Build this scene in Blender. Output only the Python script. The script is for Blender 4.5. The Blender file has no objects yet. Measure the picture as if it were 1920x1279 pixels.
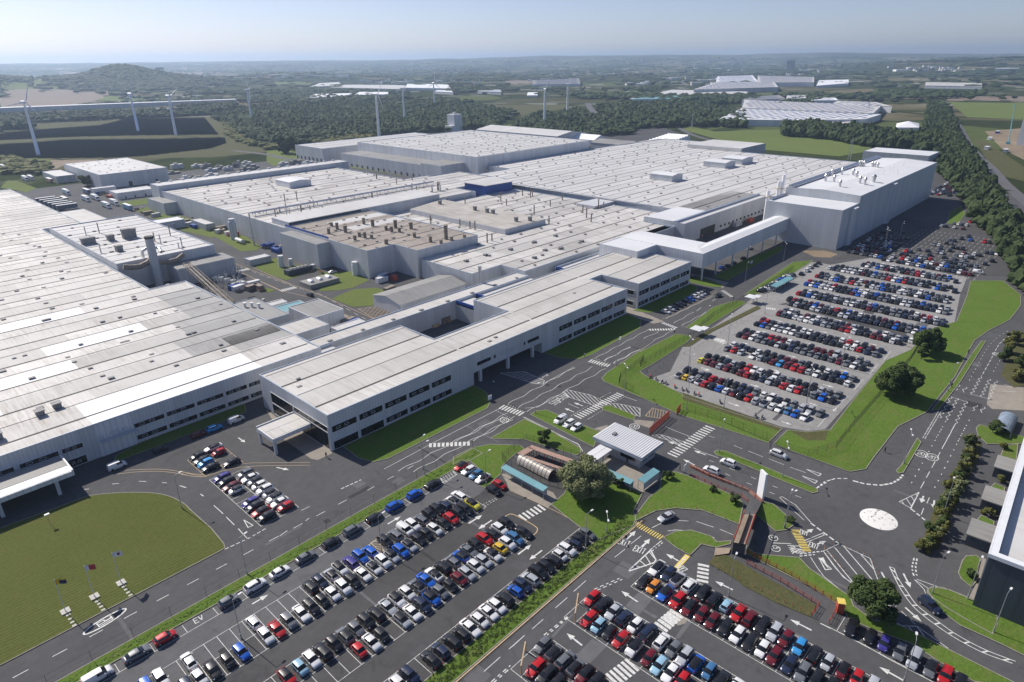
import bpy, math, random
import numpy as np
from math import sin, cos, pi, radians, atan2, hypot
from mathutils import Matrix, Vector
random.seed(7); rng = np.random.default_rng(7)
S = bpy.context.scene
# ---------------------------------------------------------------- camera, sky, sun, exposure
CAMH = 100.0
CF, CP, CR, CH = 1236.444, radians(23.1579), radians(.57296), radians(43.3574)   # focal (px of 1920), pitch, roll, heading
def _axes():
    rt = Vector((sin(CH), -cos(CH), 0)); hf = Vector((cos(CH), sin(CH), 0))
    fw = hf*cos(CP) + Vector((0, 0, -sin(CP)))
    dn = -hf*sin(CP) + Vector((0, 0, -cos(CP)))
    return rt*cos(CR) + dn*sin(CR), -rt*sin(CR) + dn*cos(CR), fw
RT, DN, FW = _axes()
cam = bpy.data.cameras.new('camera'); camo = bpy.data.objects.new('camera', cam); S.collection.objects.link(camo)
camo.matrix_world = Matrix(((RT.x, -DN.x, -FW.x, 0), (RT.y, -DN.y, -FW.y, 0), (RT.z, -DN.z, -FW.z, CAMH), (0, 0, 0, 1)))
cam.sensor_width = 36; cam.lens = CF/1920*36; cam.clip_start = 1; cam.clip_end = 90000
S.camera = camo
SUN_EL, SUN_DIR = radians(41.5), Vector((-.115, 1, 0)).normalized()
w = bpy.data.worlds.new('World'); S.world = w; w.use_nodes = True
nt = w.node_tree; bg = nt.nodes['Background']; sk = nt.nodes.new('ShaderNodeTexSky')
sk.sky_type = 'NISHITA'; sk.sun_disc = False; sk.sun_elevation = SUN_EL; sk.sun_rotation = atan2(SUN_DIR.x, SUN_DIR.y)
sk.altitude = 100; sk.air_density = .75; sk.dust_density = .6; sk.ozone_density = 2.2
tn = nt.nodes.new('ShaderNodeMix'); tn.data_type = 'RGBA'; tn.blend_type = 'MULTIPLY'; tn.inputs[0].default_value = 1; tn.inputs[7].default_value = (1.05, .965, 1.05, 1)
nt.links.new(sk.outputs[0], tn.inputs[6]); nt.links.new(tn.outputs[2], bg.inputs[0]); bg.inputs[1].default_value = .098
sl = bpy.data.lights.new('sun', 'SUN'); sl.energy = 5.0; sl.angle = radians(.5); sl.color = (1, .94, .85)
so = bpy.data.objects.new('sun', sl); S.collection.objects.link(so)
sv = Vector((SUN_DIR.x*cos(SUN_EL), SUN_DIR.y*cos(SUN_EL), sin(SUN_EL)))
so.rotation_euler = sv.to_track_quat('Z', 'Y').to_euler()
S.view_settings.view_transform = 'Standard'; S.view_settings.look = 'None'; S.view_settings.gamma = 1
S.view_settings.exposure = 0.14
S.cycles.volume_bounces = 1; S.cycles.max_bounces = 5; S.cycles.use_denoising = True
# ---------------------------------------------------------------- photo reading -> ground positions (metres, X along the halls, Y away)
TL = dict(T1=(0,640,3),T2=(640,640,3),T3=(1280,640,3),T4=(0,960,3),T5=(640,960,3),T6=(1280,960,3),U4=(0,320,3),U5=(640,320,3),U6=(1280,320,3),
 W1=(0,80,3),W2=(640,80,3),W3=(1280,80,3),A1=(850,780,4.8),A2=(1150,800,4.8),A3=(1400,920,4.8),A4=(1600,620,6),A5=(1600,800,6),A6=(1560,1000,5.328),
 B1=(340,800,6.396),B2=(640,860,6),B3=(560,1000,6),B4=(400,1080,6),B5=(120,1080,6),B6=(700,1080,6),B7=(800,960,6),
 C1=(960,1080,6),C2=(1180,1030,6),C3=(1300,1080,6),C4=(1540,1120,7.385),C5=(1210,600,4.8),C6=(1340,540,5.333),C7=(1450,440,4.8),
 k1=(0,280,4.8),k2=(400,280,4.8),k3=(800,230,4.8),k4=(500,220,4.8),k5=(1200,260,4.8),k6=(1400,220,4.8),
 l1=(350,500,4.8),l2=(700,430,4.8),l3=(1000,430,4.8),l4=(450,650,4.8),l5=(800,580,4.8),l6=(0,740,4.8),P=(0,0,1))
def G(px, py, z=0.0):
    d = RT*(px-960) + DN*(py-639.5) + FW*CF
    t = (z-CAMH)/d.z
    return (d.x*t, d.y*t)
def q(tile, s, z=0.0):
    X, Y, k = TL[tile]; o = []
    for t in s.split():
        a = t.split(','); o.append(G(X+float(a[0])/k, Y+float(a[1])/k, z))
    return o
# ---------------------------------------------------------------- mesh helpers
COL = S.collection
class MB:
    def __init__(s): s.v = []; s.f = []; s.m = []; s.sm = []
    def add(s, vs, fs, mi=0, smooth=False):
        n = len(s.v); s.v += [tuple(p) for p in vs]
        for f in fs: s.f.append([i+n for i in f]); s.m.append(mi); s.sm.append(smooth)
    def box(s, x0, x1, y0, y1, z0, z1, mi=0, bottom=True):
        vs = [(x0,y0,z0),(x1,y0,z0),(x1,y1,z0),(x0,y1,z0),(x0,y0,z1),(x1,y0,z1),(x1,y1,z1),(x0,y1,z1)]
        fs = [(4,5,6,7),(0,1,5,4),(1,2,6,5),(2,3,7,6),(3,0,4,7)] + ([(3,2,1,0)] if bottom else [])
        s.add(vs, fs, mi); return s
    def obox(s, c, u, L, W, z0, z1, mi=0):          # box centred at c, long axis u (2-D unit)
        nx, ny = -u[1], u[0]; r = []
        for z in (z0, z1):
            for a, b in ((-1,-1),(1,-1),(1,1),(-1,1)):
                r.append((c[0]+u[0]*a*L/2+nx*b*W/2, c[1]+u[1]*a*L/2+ny*b*W/2, z))
        s.add(r, [(4,5,6,7),(0,1,5,4),(1,2,6,5),(2,3,7,6),(3,0,4,7),(3,2,1,0)], mi); return s
    def prism(s, poly, z0, z1, mi=0, cap=True, bottom=False):
        n = len(poly); ccw = sum(poly[i][0]*poly[(i+1)%n][1]-poly[(i+1)%n][0]*poly[i][1] for i in range(n)) > 0
        if not ccw: poly = poly[::-1]
        vs = [(x,y,z0) for x,y in poly]+[(x,y,z1) for x,y in poly]
        fs = [(i,(i+1)%n,n+(i+1)%n,n+i) for i in range(n)]
        if cap: fs.append(tuple(range(n,2*n)))
        if bottom: fs.append(tuple(range(n-1,-1,-1)))
        s.add(vs, fs, mi); return s
    def sheet(s, poly, z, mi=0):
        n = len(poly); ccw = sum(poly[i][0]*poly[(i+1)%n][1]-poly[(i+1)%n][0]*poly[i][1] for i in range(n)) > 0
        if not ccw: poly = poly[::-1]
        s.add([(x,y,z) for x,y in poly], [tuple(range(n))], mi); return s
    def tube(s, p, r, q_, r2=None, n=8, mi=0, cap=True):
        p = Vector(p); q_ = Vector(q_); d = (q_-p).normalized(); r2 = r if r2 is None else r2
        a = d.orthogonal().normalized(); b = d.cross(a); vs = []
        for c, rr in ((p, r), (q_, r2)):
            for i in range(n):
                t = 2*pi*i/n; vs.append(c+a*cos(t)*rr+b*sin(t)*rr)
        fs = [(i,(i+1)%n,n+(i+1)%n,n+i) for i in range(n)]
        s.add(vs, fs, mi, True)
        if cap: s.add(vs[n:], [tuple(range(n))], mi); s.add(vs[:n], [tuple(range(n-1,-1,-1))], mi)
        return s
    def line(s, pts, w, z, mi=0):                    # flat strip along a polyline
        z += random.random()*.0022
        for i in range(len(pts)-1):
            (x0,y0),(x1,y1) = pts[i], pts[i+1]; L = hypot(x1-x0,y1-y0)
            if L < 1e-6: continue
            nx, ny = -(y1-y0)/L*w/2, (x1-x0)/L*w/2; ex, ey = (x1-x0)/L*w*.25, (y1-y0)/L*w*.25
            s.add([(x0-ex+nx*-1,y0-ey-ny,z),(x1+ex-nx,y1+ey-ny,z),(x1+ex+nx,y1+ey+ny,z),(x0-ex+nx,y0-ey+ny,z)], [(0,1,2,3)], mi)
            z += .0004
        return s
    def dash(s, pts, w, z, on, off, mi=0, start=0):
        pts = resample(pts, .25); acc = start; seg = []
        for i in range(len(pts)-1):
            if (acc % (on+off)) < on: seg.append(pts[i])
            elif len(seg) > 1: s.line([seg[0], seg[-1]], w, z, mi); seg = []
            else: seg = []
            acc += hypot(pts[i+1][0]-pts[i][0], pts[i+1][1]-pts[i][1])
        if len(seg) > 1: s.line([seg[0], seg[-1]], w, z, mi)
        return s
    def build(s, name, mats, parent=None):
        me = bpy.data.meshes.new(name); me.from_pydata([tuple(v) for v in s.v], [], s.f)
        for m in (mats if isinstance(mats, (list, tuple)) else [mats]): me.materials.append(m)
        if s.m: me.polygons.foreach_set('material_index', s.m)
        me.polygons.foreach_set('use_smooth', s.sm); me.update()
        o = bpy.data.objects.new(name, me); COL.objects.link(o)
        if parent is not None: o.parent = parent
        return o
def resample(pts, step):
    o = [pts[0]]
    for (x0,y0),(x1,y1) in zip(pts, pts[1:]):
        L = hypot(x1-x0,y1-y0); n = max(1, int(L/step))
        for i in range(1, n+1): o.append((x0+(x1-x0)*i/n, y0+(y1-y0)*i/n))
    return o
def spline(pts, n=8, closed=False):                  # Catmull-Rom
    o = []; N = len(pts); rngi = range(N if closed else N-1)
    for i in rngi:
        g = (lambda k: pts[k % N]) if closed else (lambda k: pts[min(max(k,0),N-1)])
        a,b,c,d = g(i-1),g(i),g(i+1),g(i+2)
        for j in range(n):
            t = j/n
            o.append(tuple(.5*((2*b[k])+(-a[k]+c[k])*t+(2*a[k]-5*b[k]+4*c[k]-d[k])*t*t+(-a[k]+3*b[k]-3*c[k]+d[k])*t**3) for k in (0,1)))
    if not closed: o.append(pts[-1])
    return o
def offset(poly, d):                                 # inward offset of a CCW polygon
    n = len(poly)
    if sum(poly[i][0]*poly[(i+1)%n][1]-poly[(i+1)%n][0]*poly[i][1] for i in range(n)) < 0: poly = poly[::-1]
    o = []
    for i in range(n):
        p, c, r = Vector(poly[i-1]), Vector(poly[i]), Vector(poly[(i+1)%n])
        a = (c-p).normalized(); b = (r-c).normalized(); na = Vector((-a.y,a.x)); nb = Vector((-b.y,b.x)); m = na+nb
        k = m.dot(m)
        o.append(tuple(c + (m*(2*d/k) if k > .05 else na*d)))
    return poly, o
def tag(o, label=None, cat=None, group=None, kind=None):
    if label: o['label'] = label
    if cat: o['category'] = cat
    if group: o['group'] = group
    if kind: o['kind'] = kind
    return o
def thing(name, label, cat, loc=(0,0,0), rz=0, group=None):
    o = bpy.data.objects.new(name, None); COL.objects.link(o); o.location = loc; o.rotation_euler = (0,0,rz)
    o.empty_display_size = .5
    return tag(o, label, cat, group)
def struct(o): o['kind'] = 'structure'; return o
def stuff(o): o['kind'] = 'stuff'; return o
def dup(root, loc, rz, label=None, group=None, color=None):
    r = root.copy(); COL.objects.link(r); r.location = loc; r.rotation_euler = (0,0,rz)
    if label: r['label'] = label
    if group: r['group'] = group
    if color: r.color = color
    for ch in list(root.children):
        c = ch.copy(); COL.objects.link(c); c.parent = r
        if color: c.color = color
        for g in ch.children:
            d = g.copy(); COL.objects.link(d); d.parent = c
            if color: d.color = color
    return r
# ---------------------------------------------------------------- materials
def newmat(name):
    m = bpy.data.materials.new(name); m.use_nodes = True
    return m, m.node_tree, m.node_tree.nodes['Principled BSDF']
def N(nt, t, **k):
    n = nt.nodes.new(t)
    for a, b in k.items(): setattr(n, a, b)
    return n
def geo(nt, sc=(1,1,1)):
    g = N(nt, 'ShaderNodeNewGeometry'); m = N(nt, 'ShaderNodeMapping'); m.inputs['Scale'].default_value = sc
    nt.links.new(g.outputs['Position'], m.inputs['Vector']); return m.outputs[0]
def noise(nt, vec, scale, det=3, rough=.55, dist=0):
    n = N(nt, 'ShaderNodeTexNoise'); n.inputs['Scale'].default_value = scale; n.inputs['Detail'].default_value = det
    n.inputs['Roughness'].default_value = rough; n.inputs['Distortion'].default_value = dist
    nt.links.new(vec, n.inputs['Vector']); return n.outputs['Fac']
def ramp(nt, fac, stops):
    r = N(nt, 'ShaderNodeValToRGB'); e = r.color_ramp.elements
    while len(e) < len(stops): e.new(.5)
    for i, (p, c) in enumerate(stops):
        e[i].position = p; e[i].color = tuple(c)+(1,) if hasattr(c, '__len__') else (c,c,c,1)
    nt.links.new(fac, r.inputs[0]); return r.outputs[0]
def mixc(nt, fac, a, b, mode='MIX'):
    m = N(nt, 'ShaderNodeMix', data_type='RGBA', blend_type=mode)
    for i, v in ((0, fac), (6, a), (7, b)):
        if hasattr(v, 'is_output'): nt.links.new(v, m.inputs[i])
        else: m.inputs[i].default_value = v if i == 0 else (tuple(v)+(1,) if hasattr(v,'__len__') and len(v)==3 else (v,v,v,1))
    return m.outputs[2]
def math_(nt, op, a, b=None):
    m = N(nt, 'ShaderNodeMath', operation=op)
    for i, v in enumerate((a, b)):
        if v is None: continue
        if hasattr(v, 'is_output'): nt.links.new(v, m.inputs[i])
        else: m.inputs[i].default_value = v
    return m.outputs[0]
def mul(c, k): return tuple(min(1, x*k) for x in c)
def plain(name, col, rough=.6, metal=0, var=.12, sc=.7, spec=None, coat=0):
    m, nt, b = newmat(name)
    f = noise(nt, geo(nt), sc, 4)
    c = ramp(nt, f, [(.3, mul(col, 1-var)), (.7, mul(col, 1+var))])
    nt.links.new(c, b.inputs['Base Color']); b.inputs['Roughness'].default_value = rough; b.inputs['Metallic'].default_value = metal
    if spec is not None: b.inputs['Specular IOR Level'].default_value = spec
    if coat: b.inputs['Coat Weight'].default_value = coat; b.inputs['Coat Roughness'].default_value = .04
    return m
def bump(nt, b, h, strength=.3, dist=.1):
    bp = N(nt, 'ShaderNodeBump'); bp.inputs['Strength'].default_value = strength; bp.inputs['Distance'].default_value = dist
    nt.links.new(h, bp.inputs['Height']); nt.links.new(bp.outputs[0], b.inputs['Normal'])
def asphalt(name, base, patch=.25, tint=(1,1,1.03)):
    m, nt, b = newmat(name); v = geo(nt)
    big = noise(nt, v, .035, 5, .6, .4); mid = noise(nt, v, .5, 5, .7); fine = noise(nt, v, 9, 2, .8)
    c0 = mul(tint, base)
    c = ramp(nt, big, [(.33, mul(c0, 1-patch)), (.5, c0), (.68, mul(c0, 1+patch))])
    c = mixc(nt, .35, c, ramp(nt, mid, [(.3, mul(c0,.6)), (.7, mul(c0,1.5))]), 'MIX')
    c = mixc(nt, .25, c, ramp(nt, fine, [(.3, mul(c0,.4)), (.7, mul(c0,1.8))]), 'MIX')
    st = noise(nt, v, .16, 6, .75, 1.2)          # tyre polish and oil marks
    c = mixc(nt, ramp(nt, st, [(.56, 0.), (.66, .55)]), c, mul(c0, .62))
    nt.links.new(c, b.inputs['Base Color']); b.inputs['Roughness'].default_value = .93; b.inputs['Specular IOR Level'].default_value = .25
    bump(nt, b, fine, .25, .02); return m
def grassm(name, a, b_, dry=(.115,.11,.045), sc=.05, stripe=0, dryamt=.5):
    m, nt, b = newmat(name); v = geo(nt)
    f1 = noise(nt, v, sc, 5, .65, .5); f2 = noise(nt, v, 1.3, 5, .75); f3 = noise(nt, v, 12, 2, .8)
    c = ramp(nt, f1, [(.35, a), (.65, b_)])
    c = mixc(nt, .45, c, ramp(nt, f2, [(.3, mul(a,.45)), (.7, mul(b_,1.45))]))
    c = mixc(nt, .25, c, ramp(nt, f3, [(.3, mul(a,.25)), (.7, mul(b_,1.9))]))
    f4 = noise(nt, v, sc*3.1, 6, .7, 1.); c = mixc(nt, ramp(nt, f4, [(.5, 0.), (.72, dryamt)]), c, dry)
    if stripe:
        w_ = N(nt, 'ShaderNodeTexWave', bands_direction='Y'); w_.inputs['Scale'].default_value = stripe; w_.inputs['Distortion'].default_value = 2.5; w_.inputs['Detail'].default_value = 3; w_.inputs['Detail Scale'].default_value = .6
        g = geo(nt, (.18,1,1)); nt.links.new(g, w_.inputs['Vector'])
        c = mixc(nt, .22, c, ramp(nt, w_.outputs['Fac'], [(.2, mul(a,.55)), (.8, mul(b_,1.35))]))
    nt.links.new(c, b.inputs['Base Color']); b.inputs['Roughness'].default_value = 1; b.inputs['Specular IOR Level'].default_value = .1
    bump(nt, b, f2, .8, .25); return m
def roofm(name, base, lo=.78, hi=1.12, cell=(24, 9.3), dirt=.45, dirtc=(.30,.27,.23), off=0.):
    """sheeted roof: panels of slightly different age, drainage streaks, fine ribs, all in metres"""
    m, nt, b = newmat(name)
    g = N(nt, 'ShaderNodeNewGeometry'); sp = N(nt, 'ShaderNodeSeparateXYZ'); nt.links.new(g.outputs['Position'], sp.inputs[0])
    cx = math_(nt, 'FLOOR', math_(nt, 'DIVIDE', sp.outputs[0], cell[0])); cy = math_(nt, 'FLOOR', math_(nt, 'DIVIDE', math_(nt, 'ADD', sp.outputs[1], off), cell[1]))
    cb = N(nt, 'ShaderNodeCombineXYZ'); nt.links.new(cy, cb.inputs[1])
    wo = N(nt, 'ShaderNodeTexWhiteNoise', noise_dimensions='3D'); nt.links.new(cb.outputs[0], wo.inputs['Vector'])
    cx2 = math_(nt, 'FLOOR', math_(nt, 'ADD', math_(nt, 'DIVIDE', sp.outputs[0], cell[0]), math_(nt, 'MULTIPLY', wo.outputs['Value'], 5)))
    cb2 = N(nt, 'ShaderNodeCombineXYZ'); nt.links.new(cx2, cb2.inputs[0]); nt.links.new(cy, cb2.inputs[1])
    wn = N(nt, 'ShaderNodeTexWhiteNoise', noise_dimensions='3D'); nt.links.new(cb2.outputs[0], wn.inputs['Vector'])
    c = ramp(nt, wn.outputs['Value'], [(0, mul(base, lo)), (.55, base), (1, mul(base, hi))])
    big = noise(nt, geo(nt), .02, 4, .6, .3); c = mixc(nt, .5, c, ramp(nt, big, [(.35, mul(base,.85)), (.65, mul(base,1.08))]))
    st = noise(nt, geo(nt, (1.1,.07,.3)), 1.0, 5, .7, .6); am = noise(nt, geo(nt), .05, 4, .6, .8)
    k = math_(nt, 'MULTIPLY', ramp(nt, st, [(.40, 0.), (.66, 1.)]), ramp(nt, am, [(.38, 0.12), (.66, min(.9, dirt*1.6))]))
    c = mixc(nt, k, c, dirtc)
    wv = N(nt, 'ShaderNodeTexWave', bands_direction='X'); wv.inputs['Scale'].default_value = .314; nt.links.new(g.outputs['Position'], wv.inputs['Vector'])
    c = mixc(nt, ramp(nt, wv.outputs['Fac'], [(.0, .12), (.12, 0.)]), c, mul(base, .55))
    nt.links.new(c, b.inputs['Base Color']); b.inputs['Roughness'].default_value = .62; b.inputs['Specular IOR Level'].default_value = .35
    return m
def cladm(name, base, rib=.33, metal=0, rough=.55, var=.1):
    m, nt, b = newmat(name)
    g = N(nt, 'ShaderNodeNewGeometry'); sp = N(nt, 'ShaderNodeSeparateXYZ'); nt.links.new(g.outputs['Position'], sp.inputs[0])
    s = math_(nt, 'ADD', sp.outputs[0], sp.outputs[1])
    w1 = math_(nt, 'FRACT', math_(nt, 'DIVIDE', s, rib*3)); w2 = math_(nt, 'FRACT', math_(nt, 'DIVIDE', s, 6.2)); w3 = math_(nt, 'FLOOR', math_(nt, 'DIVIDE', s, 3.1))
    wn = N(nt, 'ShaderNodeTexWhiteNoise', noise_dimensions='1D'); nt.links.new(w3, wn.inputs['W'])
    c = ramp(nt, wn.outputs['Value'], [(0, mul(base, 1-var)), (1, mul(base, 1+var))])
    st = noise(nt, geo(nt, (.5,.5,.06)), 1.2, 5, .7); c = mixc(nt, .3, c, ramp(nt, st, [(.3, mul(base,.72)), (.7, mul(base,1.12))]))
    c = mixc(nt, ramp(nt, w1, [(0, .5), (.25, 0.)]), c, mul(base, .5))
    c = mixc(nt, ramp(nt, w2, [(0, .4), (.02, 0.)]), c, mul(base, .35))
    nt.links.new(c, b.inputs['Base Color']); b.inputs['Roughness'].default_value = rough; b.inputs['Metallic'].default_value = metal
    bump(nt, b, w1, .4, .05); return m
def glassm(name, col=(.012,.014,.017), var=.5):
    m, nt, b = newmat(name)
    f = noise(nt, geo(nt), .9, 2); nt.links.new(ramp(nt, f, [(.35, mul(col,.6)), (.65, mul(col,1+var))]), b.inputs['Base Color'])
    b.inputs['Roughness'].default_value = .06; b.inputs['Specular IOR Level'].default_value = .6; return m
def leafm(name, a, b_, sc=.6):
    m, nt, b = newmat(name); v = geo(nt)
    oi = N(nt, 'ShaderNodeObjectInfo')
    f1 = noise(nt, v, sc, 4, .7); f2 = noise(nt, v, .02, 3, .6)
    c = mixc(nt, .6, ramp(nt, f1, [(.3, a), (.7, b_)]), ramp(nt, f2, [(.3, mul(a,1.0)), (.7, mul(b_,1.1))]))
    nt.links.new(c, b.inputs['Base Color']); b.inputs['Roughness'].default_value = .85; b.inputs['Specular IOR Level'].default_value = .15
    return m
M = dict(
 road=asphalt('road_asphalt', .082, .30), lot=asphalt('lot_asphalt', .070, .33, (1.02,1,1)), newlot=asphalt('grey_tarmac', .115, .15), path=asphalt('footway_tarmac', .085, .2),
 pale=asphalt('pale_concrete', .25, .16, (1.03,1,.96)), patch=asphalt('patched_tarmac', .13, .15), paving=asphalt('paving_slabs', .24, .2, (1.12,1,.86)),
 dirt=asphalt('bare_earth', .17, .3, (1.35,1.05,.72)), deck=asphalt('bridge_deck', .26, .1, (1.25,1.,.76)),
 grass=grassm('mown_grass', (.076,.128,.020), (.108,.176,.030), dry=(.16,.155,.06), sc=.07, dryamt=.7), lawn=grassm('lawn_grass', (.076,.092,.022), (.108,.124,.034), dry=(.14,.12,.045), stripe=.35, dryamt=.35),
 rough=grassm('rough_grass', (.060,.070,.025), (.10,.10,.045), dry=(.14,.11,.06), sc=.12, dryamt=.7), field=grassm('field_grass', (.10,.135,.035), (.14,.175,.05), sc=.008, dryamt=.3),
 white=plain('white_road_paint', (.60,.60,.57), .7, 0, .28, 2.2), yellow=plain('yellow_road_paint', (.72,.55,.12), .7, 0, .12, 1.6), cream=plain('worn_yellow_paint', (.52,.38,.22), .7),
 roof=roofm('white_roof_sheet', (.59,.57,.54), .62, 1.26, (24,9.3), .6), roof2=roofm('pale_roof_sheet', (.60,.59,.575), .9, 1.08, (200,9.25), .3), roofo=roofm('office_roof_sheet', (.57,.55,.515), .88, 1.08, (37,9.3), .4),
 brown=roofm('brown_roof_felt', (.36,.315,.265), .8, 1.15, (18,9.3), .5, (.16,.13,.11)), newroof=plain('new_white_roof', (.86,.86,.86), .5, 0, .02, .1), greyroof=roofm('grey_roof_felt', (.30,.295,.28), .85, 1.1, (20,9), .5, (.16,.15,.14)),
 smooth=plain('smooth_white_roof', (.66,.665,.67), .6, 0, .05, .05), clad=cladm('pale_grey_cladding', (.57,.58,.59)), cladw=cladm('white_cladding', (.68,.685,.69), .5), clad2=cladm('blue_grey_cladding', (.47,.485,.50)),
 dark=cladm('dark_blue_cladding', (.055,.068,.09), .9), blue=cladm('royal_blue_cladding', (.02,.07,.30), .8), trim=plain('grey_blue_trim', (.36,.42,.50), .5, 0, .08), wtrim=plain('white_trim', (.72,.73,.74), .5, 0, .05),
 glass=glassm('dark_glass'), steel=plain('galvanised_steel', (.40,.41,.42), .45, .5, .1), white_steel=plain('white_painted_steel', (.72,.72,.72), .45, 0, .06), rust=plain('rusty_duct_steel', (.25,.21,.17), .7, .3, .3, 1.2),
 gutter=plain('dark_gutter', (.05,.045,.04), .8), black=plain('black_rubber', (.02,.02,.02), .7), vent=plain('dark_roof_vent', (.22,.215,.21), .7, 0, .2), chrome=plain('silver_metal', (.62,.62,.63), .3, .8, .05),
 red=plain('red_painted_steel', (.42,.07,.04), .5, 0, .15), teal=roofm('teal_glass_roof', (.16,.34,.38), .85, 1.15, (5,3), .2, (.1,.2,.22)), brick=plain('pink_brick_coping', (.36,.23,.18), .85, 0, .2, 2),
 bark=plain('tree_bark', (.10,.075,.05), .9, 0, .3, 3), solar=plain('solar_panel', (.030,.055,.20), .55, 0, .1, .03), polyt=plain('polythene_tank', (.45,.41,.36), .35, .2, .2, .8),
 leaf=leafm('dark_leaves', (.036,.056,.018), (.082,.115,.036)), hedge=leafm('hedge_leaves', (.055,.085,.02), (.10,.14,.04)), leafy=leafm('willow_leaves', (.12,.14,.06), (.21,.23,.11)), leafr=leafm('autumn_leaves', (.085,.095,.025), (.15,.15,.045)), wood=leafm('woodland_leaves', (.024,.042,.015), (.062,.084,.030), .10),
 signw=plain('white_sign_face', (.85,.85,.86), .35, 0, .02), stone=plain('concrete_slab', (.50,.48,.43), .85, 0, .12, 2), kerb=plain('kerb_stone', (.27,.25,.22), .9, 0, .2, 1), letter=plain('raised_letters', (.47,.50,.54), .5),
)
# ---------------------------------------------------------------- terrain
def hills(X, Y):
    R = np.hypot(X, Y); A = np.degrees(np.arctan2(Y, X))          # heading of the camera is 43.4 deg; left is larger
    def g(a, wa, r, wr, h): return h*np.exp(-((A-a)/wa)**2)*np.exp(-((R-r)/wr)**2)
    H = g(71.9, 2.3, 3620, 300, 60) + g(68.2, 2.6, 3650, 350, 22) + g(83.5, 3.8, 3500, 420, 58) + g(76, 11, 3950, 800, 32) + g(62, 7, 4300, 500, 22)
    far = 1/(1+np.exp(-(R-9500)/900))
    H += far*(95 + 46*np.exp(-((A-39)/9)**2) + 34*np.exp(-((A-52)/6)**2)*0 + 52*np.exp(-((A-20)/6)**2) + 22*np.exp(-((A-30)/4)**2) + 10*np.exp(-((A-62)/5)**2))
    H += g(8, 9, 5600, 900, 62) + g(14, 7, 6500, 900, 35)
    k = np.clip((R-1600)/2500, 0, 1)
    H += k*(7*np.sin(X*.0023+1)*np.cos(Y*.0019) + 5*np.sin(X*.0051-Y*.0043) + 3*np.sin(X*.011+Y*.009))
    return np.where(R < 1500, 0, H)
def terr(x, y): return float(hills(np.array([x], float), np.array([y], float))[0])
rr = np.concatenate([[0, 40], np.geomspace(120, 21500, 330)]); na = 1080
aa = np.linspace(0, 2*pi, na, endpoint=False)
RR, AA = np.meshgrid(rr[1:], aa, indexing='ij'); X = RR*np.cos(AA); Y = RR*np.sin(AA); Z = hills(X, Y) - .06
V = np.concatenate([[[0, 0, -.06]], np.stack([X, Y, Z], -1).reshape(-1, 3)]); nr = len(rr)-1
ii, jj = np.meshgrid(np.arange(nr-1), np.arange(na), indexing='ij'); j2 = (jj+1) % na
Q = np.stack([1+ii*na+jj, 1+(ii+1)*na+jj, 1+(ii+1)*na+j2, 1+ii*na+j2], -1).reshape(-1, 4)
Tq = np.stack([np.zeros(na, int), 1+np.arange(na), 1+(np.arange(na)+1) % na], -1)
def npmesh(name, V, faces4=None, faces3=None, mats=(), mi=None, smooth=False, parent=None):
    me = bpy.data.meshes.new(name); me.vertices.add(len(V)); me.vertices.foreach_set('co', np.asarray(V, np.float32).ravel())
    n4 = 0 if faces4 is None else len(faces4); n3 = 0 if faces3 is None else len(faces3)
    loops = np.concatenate([np.asarray(x).ravel() for x in (faces4, faces3) if x is not None])
    me.loops.add(len(loops)); me.loops.foreach_set('vertex_index', loops.astype(np.int32)); me.polygons.add(n4+n3)
    ls = np.concatenate([np.arange(n4)*4, n4*4+np.arange(n3)*3]).astype(np.int32); me.polygons.foreach_set('loop_start', ls)
    for m in mats: me.materials.append(m)
    if mi is not None: me.polygons.foreach_set('material_index', np.asarray(mi, np.int32))
    me.polygons.foreach_set('use_smooth', np.full(n4+n3, smooth)); me.update(calc_edges=True)
    o = bpy.data.objects.new(name, me); COL.objects.link(o)
    if parent: o.parent = parent
    return o
def countryside():
    m, nt, b = newmat('countryside'); v = geo(nt, (1,1,0))
    def vor(sc, out='Color', feat='F1'):
        n = N(nt, 'ShaderNodeTexVoronoi', feature=feat); n.inputs['Scale'].default_value = sc; nt.links.new(v, n.inputs['Vector']); return n.outputs[out]
    sp = N(nt, 'ShaderNodeSeparateXYZ'); nt.links.new(vor(.0034), sp.inputs[0])
    c = ramp(nt, sp.outputs[0], [(0, (.030,.042,.018)), (.38, (.036,.050,.02)), (.40, (.11,.14,.05)), (.58, (.15,.17,.07)), (.60, (.22,.18,.12)), (.76, (.19,.16,.10)), (.78, (.034,.045,.02)), (1, (.045,.06,.025))])
    e = vor(.0034, 'Distance', 'DISTANCE_TO_EDGE'); c = mixc(nt, ramp(nt, e, [(.025, 1.), (.05, 0.)]), c, (.025,.036,.016))
    wd = noise(nt, v, .0011, 5, .65, .6); c = mixc(nt, ramp(nt, wd, [(.53, 0.), (.60, 1.)]), c, (.030,.042,.018))
    sp2 = N(nt, 'ShaderNodeSeparateXYZ'); nt.links.new(vor(.022), sp2.inputs[0])
    tw = noise(nt, v, .00045, 3, .6); town = ramp(nt, tw, [(.44, 0.), (.52, 1.)])
    k = math_(nt, 'MULTIPLY', town, ramp(nt, sp2.outputs[0], [(.8, 0.), (.83, 1.)])); c = mixc(nt, k, c, ramp(nt, sp2.outputs[1], [(0, (.20,.15,.12)), (.5, (.36,.33,.30)), (1, (.5,.5,.5))]))
    c = mixc(nt, .4, c, ramp(nt, noise(nt, v, .03, 4, .7), [(.3, (.02,.028,.012)), (.7, (.09,.105,.05))]))
    nt.links.new(c, b.inputs['Base Color']); b.inputs['Roughness'].default_value = 1; b.inputs['Specular IOR Level'].default_value = 0
    return m
M['land'] = countryside()
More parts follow.
